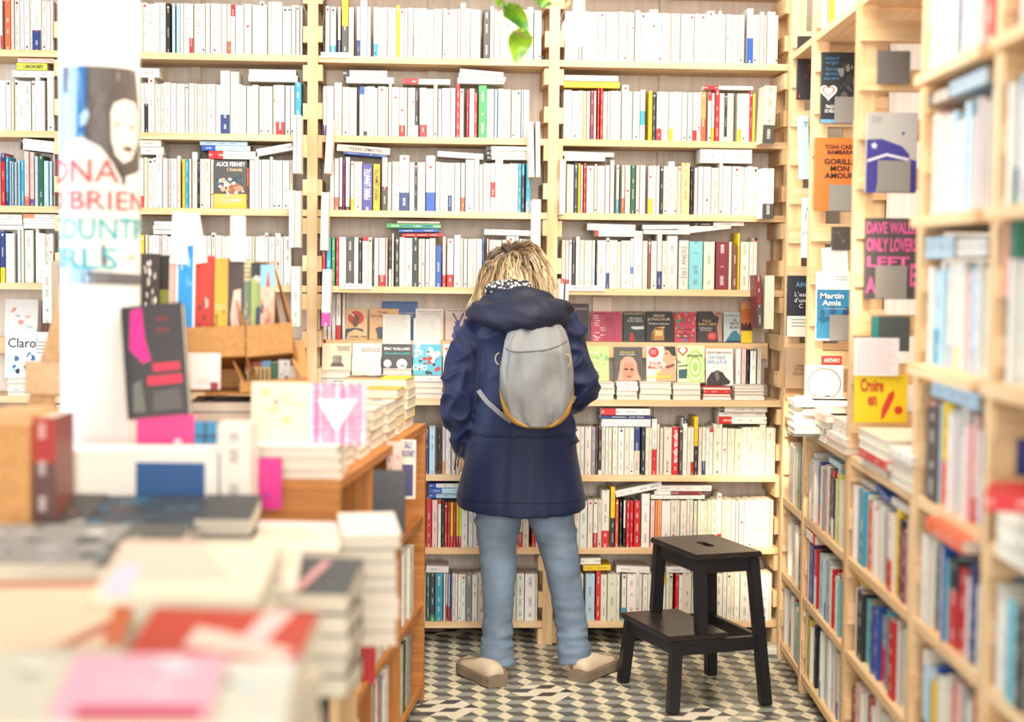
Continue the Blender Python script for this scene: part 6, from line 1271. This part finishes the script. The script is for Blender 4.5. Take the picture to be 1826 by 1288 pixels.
# --- stacks along the aisle edge of the table top
def edge_stack(yl, n, w, d, t, covers, label, top_art=None, top_label=None, xo=-.13, rz=-5):
    q = TT @ Vector((xo, yl, TZ + .0006)); return pile(q.x, q.y, q.z, n, w, d, t, covers, label, rz, top_art, top_label)
edge_stack(1.27, 5, .20, .145, .031, ['f2e9d4', 'f0d44a', 'f4ecdc'], 'cream-edged books in the far stack on the honey table', [('r', .55, 0, 1, 1, 'f6d714'), ('r', 0, 0, .55, 1, '3a3432'), ('b', .04, .5, .5, .95, 6, ['f0e0b0', 'd8a040']), ('r', 0, .0, .54, .3, 'd89a8a')], 'yellow and dark covered book topmost on the far table stack')
edge_stack(1.10, 5, .19, .14, .027, ['f4ecd8', 'f2b840', 'f0e4cc'], 'cream-edged books in the second stack from the far table end', [('b', .05, .05, .95, .95, 12, ['6a5aa0', 'e8d8e8', 'f0c040'])], 'pale book with violet blots topmost on second table stack')
edge_stack(.92, 4, .19, .15, .027, ['f4ecd8', 'efe0b8', 'f6efe2'], 'cream-edged books in the third table stack', [('b', .1, .1, .9, .9, 8, ['3a4a8a', 'e8c860'])], 'pale book with navy mark topmost on third table stack')
edge_stack(.72, 4, .19, .16, .027, ['f6ecdc', 'f4e0d0'], 'pale books in the fourth table stack', None, 'pale book topmost on the fourth table stack')
edge_stack(.50, 4, .19, .16, .024, ['f6ecdc', 'f4e0d0'], 'pale books in the fifth table stack', None, 'cream book topmost on the fifth table stack')
edge_stack(.28, 3, .19, .16, .024, ['f6ecdc', 'f4e8e0'], 'pale books in the sixth table stack', None, 'cream book topmost on the sixth table stack')
zt_ = pile(-.50 - .03, 3.86, TZ + .0006, 3, .24, .16, .026, ['f8f2ea', 'f6efe6'], 'white books in the wide stack at the near table end')
zt2 = pile(-.78, 3.88, TZ + .0006, 3, .22, .16, .026, ['f8f2ea', 'f4e6da'], 'cream books in the second stack at the near table end')
tf(549, 652, 686, 793, 3.85, 'f4cfe0', [('b', .0, .0, 1, 1, 40, ['f6dce8', 'f0b8d4', 'f8e8f0'])] + [('e', .12 + .155 * k, .03 + .105 * j, .022, .05, 'd24a92') for k in range(6) for j in range(10)] + [('r', .0, .0, .02, 1, 'f6dce8'), ('r', .16, .04, .19, .96, 'c8388a'), ('r', .34, .04, .365, .96, 'c8388a'), ('r', .62, .04, .645, .96, 'c8388a'), ('r', .80, .04, .83, .96, 'c8388a'), ('p', [(.16, .74), (.86, .76), (.5, .22)], 'fffdfb')], 'pink patterned book with a white downward triangle', tilt=5)
tf(447, 548, 682, 792, 3.87, 'fbe9c8', [('b', .1, .1, .9, .9, 14, ['f8dc98', 'fbe4c4', 'f4cfa0']), ('e', .44, .68, .03, .04, '7a5a40')], 'cream book with faint yellow drawing beside the pink patterned one', tilt=5)
# magazine, small dark stacks in the middle of the table
pile(-.74, 4.35, TZ + .0006, 5, .24, .2, .028, ['e8e4de', '2f2c2c', 'f0ece4'], 'mixed books under the black and white magazine', 4, [('b', .05, .05, .95, .95, 34, ['2b2624', '6a5a50', 'e8dcd0', '4a3a34', 'f0e8e0'])], 'magazine with dark photographic cover lying on a stack')
tf(345, 385, 752, 803, 3.80, '2f88b8', [('r', .45, 0, .55, 1, '1d2c3c'), ('r', 0, .45, 1, .52, '1d2c3c')], 'small bright blue book with a dark cross band')
tf(372, 412, 755, 806, 3.86, '3a444c', [], 'dark slate book behind the small blue one')
# cardboard display stands
M_CB = M_CARD
def cardpanel(name, pts, col, parent, th=.004):
    mb = MB(); P = [Vector(p) for p in pts]; n = (P[1] - P[0]).cross(P[2] - P[0]).normalized() * th; mb.face(P, hx(col)); mb.face([p + n for p in P][::-1], hx(col))
    for i in range(len(P)): j = (i + 1) % len(P); mb.face([P[i], P[j], P[j] + n, P[i] + n], hx(col))
    return mb.build(name, M_CB, parent, M=Matrix.Identity(4))
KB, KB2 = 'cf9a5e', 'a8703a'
stand = empty('cardboard_display', (-.85, 4.5, TZ), 0, 'brown cardboard stepped display holding two tiers of small books', 'display stand')
A_ = lambda x, y, d: at(x, y, d)
def stand_unit(xl, xr, sh, parent, dx=0, col=KB):
    """stepped cardboard unit; px of its tray left and right ends at d=4.30"""
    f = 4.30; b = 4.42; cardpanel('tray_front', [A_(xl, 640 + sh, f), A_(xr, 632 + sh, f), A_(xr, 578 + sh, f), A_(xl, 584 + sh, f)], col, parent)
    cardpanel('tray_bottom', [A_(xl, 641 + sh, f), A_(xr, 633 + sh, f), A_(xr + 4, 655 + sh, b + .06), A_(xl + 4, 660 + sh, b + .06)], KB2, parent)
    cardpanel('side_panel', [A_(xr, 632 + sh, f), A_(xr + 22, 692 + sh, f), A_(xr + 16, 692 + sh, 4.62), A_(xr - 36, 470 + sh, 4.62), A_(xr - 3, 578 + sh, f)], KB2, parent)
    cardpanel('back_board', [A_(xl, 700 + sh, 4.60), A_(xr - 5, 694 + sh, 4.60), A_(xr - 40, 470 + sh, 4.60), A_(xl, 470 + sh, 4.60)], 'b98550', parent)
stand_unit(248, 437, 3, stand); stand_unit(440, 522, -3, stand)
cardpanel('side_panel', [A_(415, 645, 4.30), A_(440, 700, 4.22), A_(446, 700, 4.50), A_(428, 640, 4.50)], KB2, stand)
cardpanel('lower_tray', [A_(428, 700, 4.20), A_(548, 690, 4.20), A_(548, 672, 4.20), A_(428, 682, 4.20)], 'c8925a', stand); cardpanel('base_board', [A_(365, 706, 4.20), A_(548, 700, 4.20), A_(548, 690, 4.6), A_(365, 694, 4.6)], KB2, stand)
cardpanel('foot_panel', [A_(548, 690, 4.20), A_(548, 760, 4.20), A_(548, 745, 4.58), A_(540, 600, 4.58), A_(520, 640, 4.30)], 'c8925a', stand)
cb2 = empty('cardboard_display', (-1.3, 4.2, TZ), 0, 'second pale cardboard display partly hidden by the white column', 'display stand')
KP = 'e6b98c'
cardpanel('tray_front', [A_(45, 702, 4.0), A_(118, 704, 4.0), A_(118, 646, 4.0), A_(45, 644, 4.0)], KP, cb2); cardpanel('side_panel', [A_(72, 645, 4.02), A_(118, 648, 4.02), A_(118, 520, 4.2), A_(104, 540, 4.2)], 'd8a878', cb2)
cardpanel('foot_panel', [A_(55, 702, 4.04), A_(100, 704, 4.04), A_(88, 772, 4.04), A_(30, 772, 4.04)], 'd8a878', cb2); cardpanel('tray_bottom', [A_(45, 703, 4.0), A_(118, 705, 4.0), A_(112, 700, 4.2), A_(60, 700, 4.2)], KP, cb2)
GS = 'small books in the cardboard display'
for x0, x1, y0, y1, d, cv, art, lab in (
 (248, 282, 452, 560, 4.46, '4a403c', [('b', .1, .1, .9, .9, 18, ['c8b8a8', '3a322e', '8a7a6c', 'e8dcd0'])], 'small book with dark street photograph at the left end of the cardboard display'),
 (280, 312, 455, 570, 4.48, 'a8b040', [('r', 0, .55, 1, 1, '3a3430')], 'small dark and moss green book in the cardboard display'),
 (300, 335, 460, 560, 4.44, 'e8c0ae', [('p', [(.2, 1), (1, 1), (1, .75), (.6, .7), (.5, .85)], '4a3630')], 'small book with a pale profile beside the blue cover'),
 (313, 345, 430, 577, 4.40, 'f0f2f2', [('r', .08, .04, .92, .96, '1f8fd0'), ('b', .2, .4, .85, .9, 14, ['4aa8e0', 'a8d8f4', '1f8fd0'])], 'tall bright blue book with white border in the cardboard display'),
 (345, 380, 456, 580, 4.43, 'c83a2a', [('b', .15, .05, .85, .5, 14, ['3a2a2a', '8a3028', 'c8b0a0'])], 'red book with a dark figure in the cardboard display'),
 (381, 405, 460, 580, 4.42, 'e8b038', [('b', .1, .1, .9, .35, 6, ['a87820', '6a4a1c']), ('l', .1, .34, .9, .42, 2, 'f4e8c0')], 'golden yellow book in the cardboard display'),
 (405, 432, 460, 582, 4.42, '4a3a3a', [('p', [(.3, 0), (.2, .3), (.4, .6), (.85, .62), (.9, .3), (.7, 0)], 'ecc8b4')], 'dark book with a pale shoulder in the cardboard display'),
 (424, 452, 462, 580, 4.46, '8aa088', [('r', .1, .72, .95, .98, 'e8dcb0'), ('l', .2, .74, .85, .96, 4, '2a2a2a'), ('b', .1, .05, .9, .5, 10, ['e0b090', '4a5a48', 'd8c8b0'])], 'sage green book with cream title block in the cardboard display'),
 (446, 474, 468, 580, 4.44, 'a8c070', [('r', .0, .8, 1, 1, '2a2a2c'), ('p', [(.3, 0), (.35, .4), (.6, .42), (.7, 0)], '2a4a6a'), ('h', .5, .78, .32, 'f4d8d0'), ('h', .5, .79, .2, 'f8ece4')], 'green book with pale pink heart in the cardboard display'),
 (463, 488, 472, 580, 4.42, 'e0b8a0', [('r', 0, .7, 1, 1, '8ac4dc'), ('p', [(.4, .7), (.55, .96), (.7, .7)], 'c84030'), ('b', .1, .1, .9, .6, 16, ['c87a5a', 'f0d8c8', '4a3a3a', 'd89878'])], 'small book with a red-roofed tower at the right of the cardboard display')):
    tf(x0, x1, y0, y1 + 22, d, cv, art, lab, tilt=5, name='small_book', grp=GS, t=.012)
for x0, x1, y0, y1, d, cv, art, lab in (
 (437, 468, 625, 662, 4.38, 'c83c30', [('l', .1, .2, .9, .6, 2, '8a241c')], 'small red booklet in the lower tier of the cardboard display'), (466, 482, 625, 662, 4.37, '6ab0dc', [], 'small sky blue booklet in the lower tier'), (481, 497, 622, 684, 4.39, '3a7a44', [('r', 0, .6, 1, 1, 'e8d8d0')], 'small green booklet in the lower tier'),
 (496, 517, 642, 682, 4.34, 'f4f2ee', [('b', .2, .2, .8, .9, 8, ['3a2a4a', '6a3a4a']), ('r', 0, 0, 1, .16, 'f2d020')], 'small white booklet with dark script and yellow foot'),
 (440, 482, 655, 692, 4.36, 'e8c070', [('r', .1 + .18 * k, .2, .17 + .18 * k, .9, '3a2a20') for k in range(5)], 'small striped booklet in the lower tier'),
 (335, 392, 630, 694, 4.20, 'f6dfd8', [('l', .3, .1, .8, .3, 2, 'e8a8a0'), ('r', .7, .0, .95, .2, '8a2a3a')], 'pale pink book standing below the cardboard tray')):
    tf(x0, x1, y0, y1, d, cv, art, lab, tilt=5, name='booklet', grp=GS, t=.006)
# paper bookmarks rising out of the display
tf(303, 332, 378, 470, 4.41, 'fbf6ea', [], 'cream paper slip standing above the blue cover', tilt=2, name='paper_slip', t=.001, cat='paper', roll=3)
tf(336, 370, 380, 470, 4.42, 'fbf8f0', [], 'white curled paper slip standing above the red cover', tilt=2, name='paper_slip', t=.001, cat='paper', roll=-10)
tf(411, 437, 385, 466, 4.40, 'fbf4e4', [('l', .1, .8, .9, .95, 2, 'c8c0b0')], 'long cream paper slip standing over the dark shoulder cover', tilt=2, name='paper_slip', t=.001, cat='paper')
# pink block and tilted dark book before the column
q = at(295, 806, 3.62); blk = tf(243, 346, 740, 806, 3.80, 'e23a86', [('e', .72, .25, .08, .12, 'f8c8d8')], 'bright pink book standing under the tilted dark one', tilt=3, t=.04)
pile(-.82, 3.87, TZ + .0006, 2, .15, .13, (at(295, 806, 3.80).z - TZ - .002) / 2, ['f4efe6', 'e6dccb'], 'pale books in the stack under the bright pink book')
tf(228, 338, 541, 742, 3.80, '3a3536', [('r', .0, .0, .12, 1, '2a2628'), ('p', [(.10, .62), (.16, .96), (.34, .98), (.36, .70), (.44, .5), (.30, .48)], 'e01a86'), ('l', .55, .7, .8, .9, 2, '8a3038'), ('r', .46, .40, .9, .47, 'd82a48'), ('r', .36, .28, .92, .36, 'd82a48'), ('p', [(.1, .05), (.12, .3), (.26, .34), (.3, .05)], '6a6a60'), ('p', [(.42, .05), (.44, .22), (.86, .24), (.9, .05)], '5a5450')], 'tilted dark book with a magenta blot before the column', tilt=10, roll=-6, t=.035)
# --- near low case top: white box with blue panel, vertical white pile and messy stacks
zl = .6056
bx_ = empty('display_box', (-.92, 3.42, zl), 0, 'white cardboard box with a dark blue front panel', 'box')
a, b = at(100, 892, 3.53), at(392, 808, 3.53); mb = MB(); mb.box((a.x, 3.53, zl), (b.x, 3.68, b.z), hx('f6f0e4')); mb.build('box_body', M_ART, bx_, M=Matrix.Identity(4))
a2_, b2_ = at(243, 900, 3.528), at(365, 826, 3.528); mb = MB(); mb.box((a2_.x, 3.525, a2_.z), (b2_.x, 3.5295, b2_.z), hx('1f5590')); mb.build('front_panel', M_ART, bx_, M=Matrix.Identity(4))
a, b = at(388, 905, 3.53), at(446, 757, 3.53); o = MB(); book_into(o, b.x - a.x, b.z - zl, .12, [(0, b.z - zl, hx('f4ecdf'))], hx('f4ecdf')); o = o.build('upright_book', [M_COVER, M_PAGES], loc=(a.x, 3.53, zl)); tag(o, 'tall cream upright book between the white box and magenta cover', 'book')
tf(447, 501, 818, 908, 3.66, 'd8128a', [('b', .1, .1, .9, .9, 8, ['7a2a9a', 'd8128a', 'e83aa0'])], 'magenta book with violet swirls', tilt=2); slab(Vector((at(474, 905, 3.50).x, 3.56, zl)), .16, .14, .29, 'f6f0e6', 'thick white box under the magenta book', name='white_box') if False else None
def st(px_, py_, z, n, w, d, t, covers, label, top_art=None, top_label=None, rz=0, dz=None, spine='far'):
    """stack whose top near edge is seen about (px_, py_) with its foot at z"""
    ztop = z + n * t; p = onz(px_, py_, ztop); return pile(p.x, p.y + d / 2, z, n, w, d, t, covers, label, rz, top_art, top_label, spine=spine)
def st2(px_, py_, dd, zb, n, w, d, covers, label, art=None, top_label=None, rz=0, tt=9):
    """stack on zb whose top near edge shows at (px_, py_) and stands dd away"""
    p = at(px_, py_, dd); t = (p.z - zb) / n; return pile(p.x, dd + d / 2, zb, n, w, d, t, covers, label, rz, art, top_label, ttilt=tt)
zn = .6306
st2(648, 955, 3.36, zl, 8, .125, .16, ['f0e6d8', '4a4848', 'ece2d4', 'd8c8bc', '6a6664'], 'mixed books in the leaning stack by the black faced-out book', None, 'pale book topmost on the leaning stack by the aisle', rz=9)
st2(478, 980, 3.31, zl, 9, .31, .19, ['f0e4cc', '3a3a3c', 'efe0d0', '55534f'], 'dark and cream books stacked on the low case', [('r', 0, .8, 1, 1, 'f4dcd8'), ('l', .2, .4, .8, .7, 2, 'c8a8a0')], 'large cream book topmost on the low case stack', rz=-3)
st2(400, 925, 3.33, zl, 7, .12, .17, ['3a3a3e', '55524e'], 'charcoal books between the dark slate and the large cream ones', None, 'charcoal book topmost before the blue panel')
st2(238, 945, 3.31, zl, 7, .25, .19, ['3f4650', '6a4a3c', '4a5258'], 'dark books stacked before the white box', [('b', .05, .05, .95, .95, 24, ['2f4a5c', '4a6a7c', '3a3a3c', '6a4a4a', '2a6a8a'])], 'dark slate book with blurred blue shapes before the white box', rz=8, tt=14)
st2(62, 940, 3.31, zl, 7, .20, .19, ['4a4644', 'a8a098', '5a5654'], 'grey books stacked by the left frame edge', [('b', .05, .05, .95, .95, 20, ['3a3a3c', '6a6664', 'c8886a', 'a09890'])], 'dark cover with orange and grey blots by the left edge', rz=-4, tt=14)
st2(552, 1058, 2.86, zn, 5, .15, .17, ['3a3c3e', '4a4c4c', '2e3032'], 'charcoal books stacked at the aisle corner of the cream table', [('p', [(.3, .1), (.42, .1), (.62, .9), (.5, .9)], 'e0a0a0'), ('b', .7, .1, .95, .9, 4, ['5a5c5c'])], 'charcoal book with a pink slanting stripe', rz=-4, tt=12)
st2(420, 1050, 2.84, zn, 6, .20, .19, ['ead8c4', 'c8605a', 'ecdcc8'], 'cream and salmon books stacked on the cream table', [('b', .05, .3, .4, .9, 10, ['d8605c', 'e89088']), ('p', [(.4, .5), (.95, .55), (.95, .9), (.5, .9)], 'f0d8b8'), ('r', .3, .1, .85, .26, '5a4a44')], 'cream and salmon cover with a dark line of type', rz=3, tt=14)
st2(70, 1005, 2.92, zn, 6, .26, .2, ['b8b0a4', '8a867e', '98928a'], 'pale books stacked at the far left of the cream table', [('b', .05, .05, .95, .95, 16, ['b8b0b0', '5a5654', 'e0d8c8', '3a3a3c', '4a4a4e'])], 'pale grey and cream cover at the far left of the cream table', rz=2, tt=12)
st2(235, 1010, 2.90, zn, 6, .12, .2, ['9a9484', '6a6658', '5e5a50'], 'olive grey books in the slim stack of the cream table', [('b', .1, .1, .9, .9, 8, ['8a8470', '5a564c', 'e8d8b8'])], 'olive grey cover between two pale stacks', rz=-8, tt=14)
st2(318, 1062, 2.52, zn, 5, .27, .2, ['f2e2c4', 'ecd8bc'], 'cream books stacked in the middle of the cream table', [('p', [(0, .2), (0, 1), (.5, 1), (.8, .3)], 'f2cdb4'), ('p', [(.05, .0), (.06, .5), (.2, .6), (.22, 0)], 'd4cfdc')], 'cream book with a peach corner in the middle of the cream table', rz=-3, tt=16)
st2(60, 1150, 2.40, zn, 5, .25, .22, ['ead6bc', 'eecfae', 'd8703c'], 'cream and orange books stacked at the left of the cream table', [('r', .88, 0, 1, 1, 'c86030'), ('r', 0, .92, 1, 1, 'c86030'), ('p', [(0, 0), (.6, 0), (.88, .4), (.88, .2), (.7, 0)], 'b86040')], 'cream book with orange border at the left of the cream table', rz=5, tt=15)
st2(372, 1205, 2.22, zn, 6, .255, .19, ['f0e2c8', 'e8d8be'], 'cream books stacked nearest the aisle on the cream table', [('r', 0, .0, 1, 1, 'c43c1c'), ('p', [(.0, .0), (0, .1), (.9, .2), (1, .1), (1, 0)], 'f2dcc8'), ('p', [(.3, .42), (.9, .26), (.95, .42), (.5, .66), (.32, .72)], 'f2d0bc'), ('p', [(.68, 1), (.85, 1), (.76, .5), (.6, .5)], 'f0c8c0')], 'red-orange and cream cover nearest the aisle on the cream table', rz=-5, tt=17)
st2(230, 1285, 1.95, zn, 7, .20, .17, ['f0dcd8', 'e8d0c8'], 'pink-edged books stacked at the bottom edge of the frame', [('r', .0, .0, 1, 1, 'e8b0be'), ('b', .2, .4, .8, .95, 8, ['f6dce2', 'f0c8d2']), ('r', .15, .0, .95, .2, 'c4184a')], 'pale pink cover with crimson strip at the bottom edge', rz=2, tt=15)
st2(45, 1290, 1.98, zn, 6, .20, .19, ['ece0c4', 'd8cfb8'], 'cream books stacked in the bottom left corner', [('b', .1, .1, .9, .9, 8, ['f0ead0', 'd8d4bc', 'a8a498'])], 'yellowish cream cover in the bottom left corner', rz=-6, tt=14)
st2(415, 1288, 2.0, zn, 6, .13, .17, ['eee4cc', 'e0dccc'], 'cream books stacked low beside the crimson strip', [('b', .1, .1, .9, .9, 5, ['c8e0e4', 'f0e8d0', '9a9692'])], 'cream cover with a pale blue blot near the aisle', rz=4, tt=14)
tf(618, 668, 1100, 1220, 4.17, 'c22a2e', [], 'large red book turned to the camera in the middle aisle shelf', tilt=2, t=.025)
# left edge: brown cartons and reddish book
crt = empty('cardboard_carton', (-1.05, 3.2, zl), 0, 'tan cardboard carton at the left frame edge behind the stacks', 'carton')
a, b = at(-30, 935, 3.31), at(52, 742, 3.31); mb = MB(); mb.box((a.x, 3.31, zl), (b.x, 3.50, b.z), hx('d9a066')); mb.build('carton_body', M_CARD, crt, M=Matrix.Identity(4)); mb = MB(); mb.box((a.x - .003, 3.305, b.z - .02), (b.x + .003, 3.505, b.z + .004), hx('e6b682')); mb.build('carton_lid', M_CARD, crt, M=Matrix.Identity(4))
a, b = at(52, 930, 3.33), at(98, 745, 3.33); mb = MB(); book_into(mb, b.x - a.x, b.z - zl, .14, [(0, .12, hx('a8643c')), (.12, (b.z - zl) * .8, hx('6a4a4a')), ((b.z - zl) * .8, b.z - zl, hx('b83a34'))], hx('8a4a3c')); tag(mb.build('upright_book', [M_COVER, M_PAGES], loc=(a.x, 3.33, zl)), 'tall upright book with red, mauve and brown spine at the left edge', 'book')
tf(82, 108, 736, 800, 3.7, 'd8502c', [], 'orange-red book behind the tall mauve one', t=.03)
# books inside the low case
for k, (sp_, w) in enumerate((('k', .05), ('O', .04), ('d', .05), ('r', .03), ('k', .04), ('W', .05), ('n', .05), ('d', .06))):
    sg, cv, ds = spec_segs(sp_, .2); mb = MB(); book_into(mb, w - .002, .19 + .01 * (k % 3), .14, sg, cv); tag(mb.build('shelved_book', [M_COVER, M_PAGES], loc=(-.355 - .08 - .055 * k, 3.36, .3006)), f'{ds} book, {ORD[k]} from the aisle, inside the low case', 'book', 'books inside the low case')

# ------------------------------------------------------------------ hanging bulb and trailing plant
lampc = at(1032, 52, 4.7); lamp = empty('pendant_lamp', (lampc.x, lampc.y, lampc.z), 0, 'glowing round bulb hanging on a cord before the top row', 'lamp')
M_GLOW = mat('bulb_glow', (1, .95, .85), .3); M_GLOW.node_tree.nodes['Principled BSDF'].inputs['Emission Color'].default_value = (1, .93, .80, 1); M_GLOW.node_tree.nodes['Principled BSDF'].inputs['Emission Strength'].default_value = 14
bm = bmesh.new(); bmesh.ops.create_uvsphere(bm, u_segments=28, v_segments=18, radius=.047)
for v in bm.verts:
    if v.co.z > .02: v.co.x *= 1 - (v.co.z - .02) * 14; v.co.y *= 1 - (v.co.z - .02) * 14; v.co.z = .02 + (v.co.z - .02) * 1.5
me = bpy.data.meshes.new('bulb'); bm.to_mesh(me); bm.free(); me.shade_smooth(); me.materials.append(M_GLOW); link('bulb', me, lamp)
mb = MB(); cyl(mb, .017, .055, .11, n=20); mb.face([(.017 * math.cos(k / 20 * 6.283), .017 * math.sin(k / 20 * 6.283), .11) for k in range(20)]); mb.build('socket', mat('socket_brass', hx('b8a888'), .4), lamp)
tube('cord', [(0, 0, .11), (.002, 0, .4), (0, 0, .95)], .003, mat('cord_cloth', hx('d8cfc0'), .8), lamp, 6)
pl_l = bpy.data.lights.new('bulb_light', 'POINT'); pl_l.energy = 9; pl_l.color = (1, .84, .62); pl_l.shadow_soft_size = .05
pl_o = bpy.data.objects.new('bulb_light', pl_l); COL.objects.link(pl_o); pl_o.location = lampc + Vector((0, -.09, -.02))
pl_ = at(930, 30, 4.5); plant = empty('hanging_plant', (pl_.x, pl_.y, pl_.z + .1), 0, 'trailing green heart-leaved vine hanging before the middle bay', 'plant')
M_LEAF = mat('leaf_green', hx('7fb82a'), .35); N, L = nt(M_LEAF); b_ = N['Principled BSDF']; wv = N.new('ShaderNodeTexNoise'); wv.inputs['Scale'].default_value = 25; tcx = N.new('ShaderNodeTexCoord'); L.new(tcx.outputs['Object'], wv.inputs['Vector'])
crm = N.new('ShaderNodeValToRGB'); crm.color_ramp.elements[0].color = (*hx('2c6a1c'), 1); crm.color_ramp.elements[0].position = .35; crm.color_ramp.elements[1].color = (*hx('84ae1c'), 1); crm.color_ramp.elements[1].position = .62; L.new(wv.outputs[0], crm.inputs[0]); L.new(crm.outputs[0], b_.inputs['Base Color'])
b_.inputs['Transmission Weight'].default_value = 0; b_.inputs['Subsurface Weight'].default_value = .1
def leaf(tip, base, wd, yaw):
    tip, base = Vector(tip), Vector(base); ax = base - tip; Lf = ax.length; ax.normalize(); side = Vector((math.cos(yaw), math.sin(yaw), 0)); side = (side - ax * side.dot(ax)).normalized(); nn = ax.cross(side); mb = MB(); NU = 12
    prof = lambda t: wd * (math.sin(min(t * 1.18, 1) * math.pi * .5) ** .9 if t < .8 else math.cos((t - .8) / .2 * math.pi * .42)) * (1 if t > .02 else 0)
    rows = []
    for i in range(NU + 1):
        t = i / NU; w = prof(t); lob = .10 * Lf * max(0, (t - .85) / .15); rows.append([tip + ax * (t * Lf + lob * abs(s)) + side * w * s + nn * (-.25 * w * abs(s) + .02 * math.sin(t * 3)) for s in (-1, -.66, -.33, 0, .33, .66, 1)])
    for a, b in zip(rows, rows[1:]):
        for k in range(6): mb.face([a[k], a[k + 1], b[k + 1], b[k]])
    return mb.build('leaf', M_LEAF, plant, M=Matrix.Identity(4), smooth=True, merge=True)
LF = 4.5
leaf(at(920, 116, LF), at(932, 56, LF - .01), .036, .2); leaf(at(944, 62, LF + .02), at(905, 12, LF), .030, -.35); leaf(at(985, 8, LF), at(960, -6, LF), .018, .2); leaf(at(906, 14, LF), at(886, -2, LF), .012, 0)
M_STEM = mat('vine_stem', hx('6a5038'), .6)
tube('stem', [at(893, -12, LF), at(894, 10, LF), at(901, 40, LF - .01), at(918, 58, LF - .015), at(940, 66, LF - .015), at(966, 66, LF - .01)], .0018, M_STEM, plant, 6, M=Matrix.Identity(4))
tube('stem', [at(934, -14, LF), at(926, 4, LF), at(918, 16, LF)], .0018, M_STEM, plant, 6, M=Matrix.Identity(4)); tube('leaf_stalk', [at(921, 58, LF - .015), at(932, 57, LF - .01)], .0016, M_STEM, plant, 6, M=Matrix.Identity(4))
tie = MB(); tie = tube('twine_knot', [at(975, -2, LF), at(990, 8, LF), at(1000, 4, LF), at(1008, 12, LF), at(1016, 2, LF)], .004, mat('twine', hx('c8a070'), .8), plant, 6, M=Matrix.Identity(4))
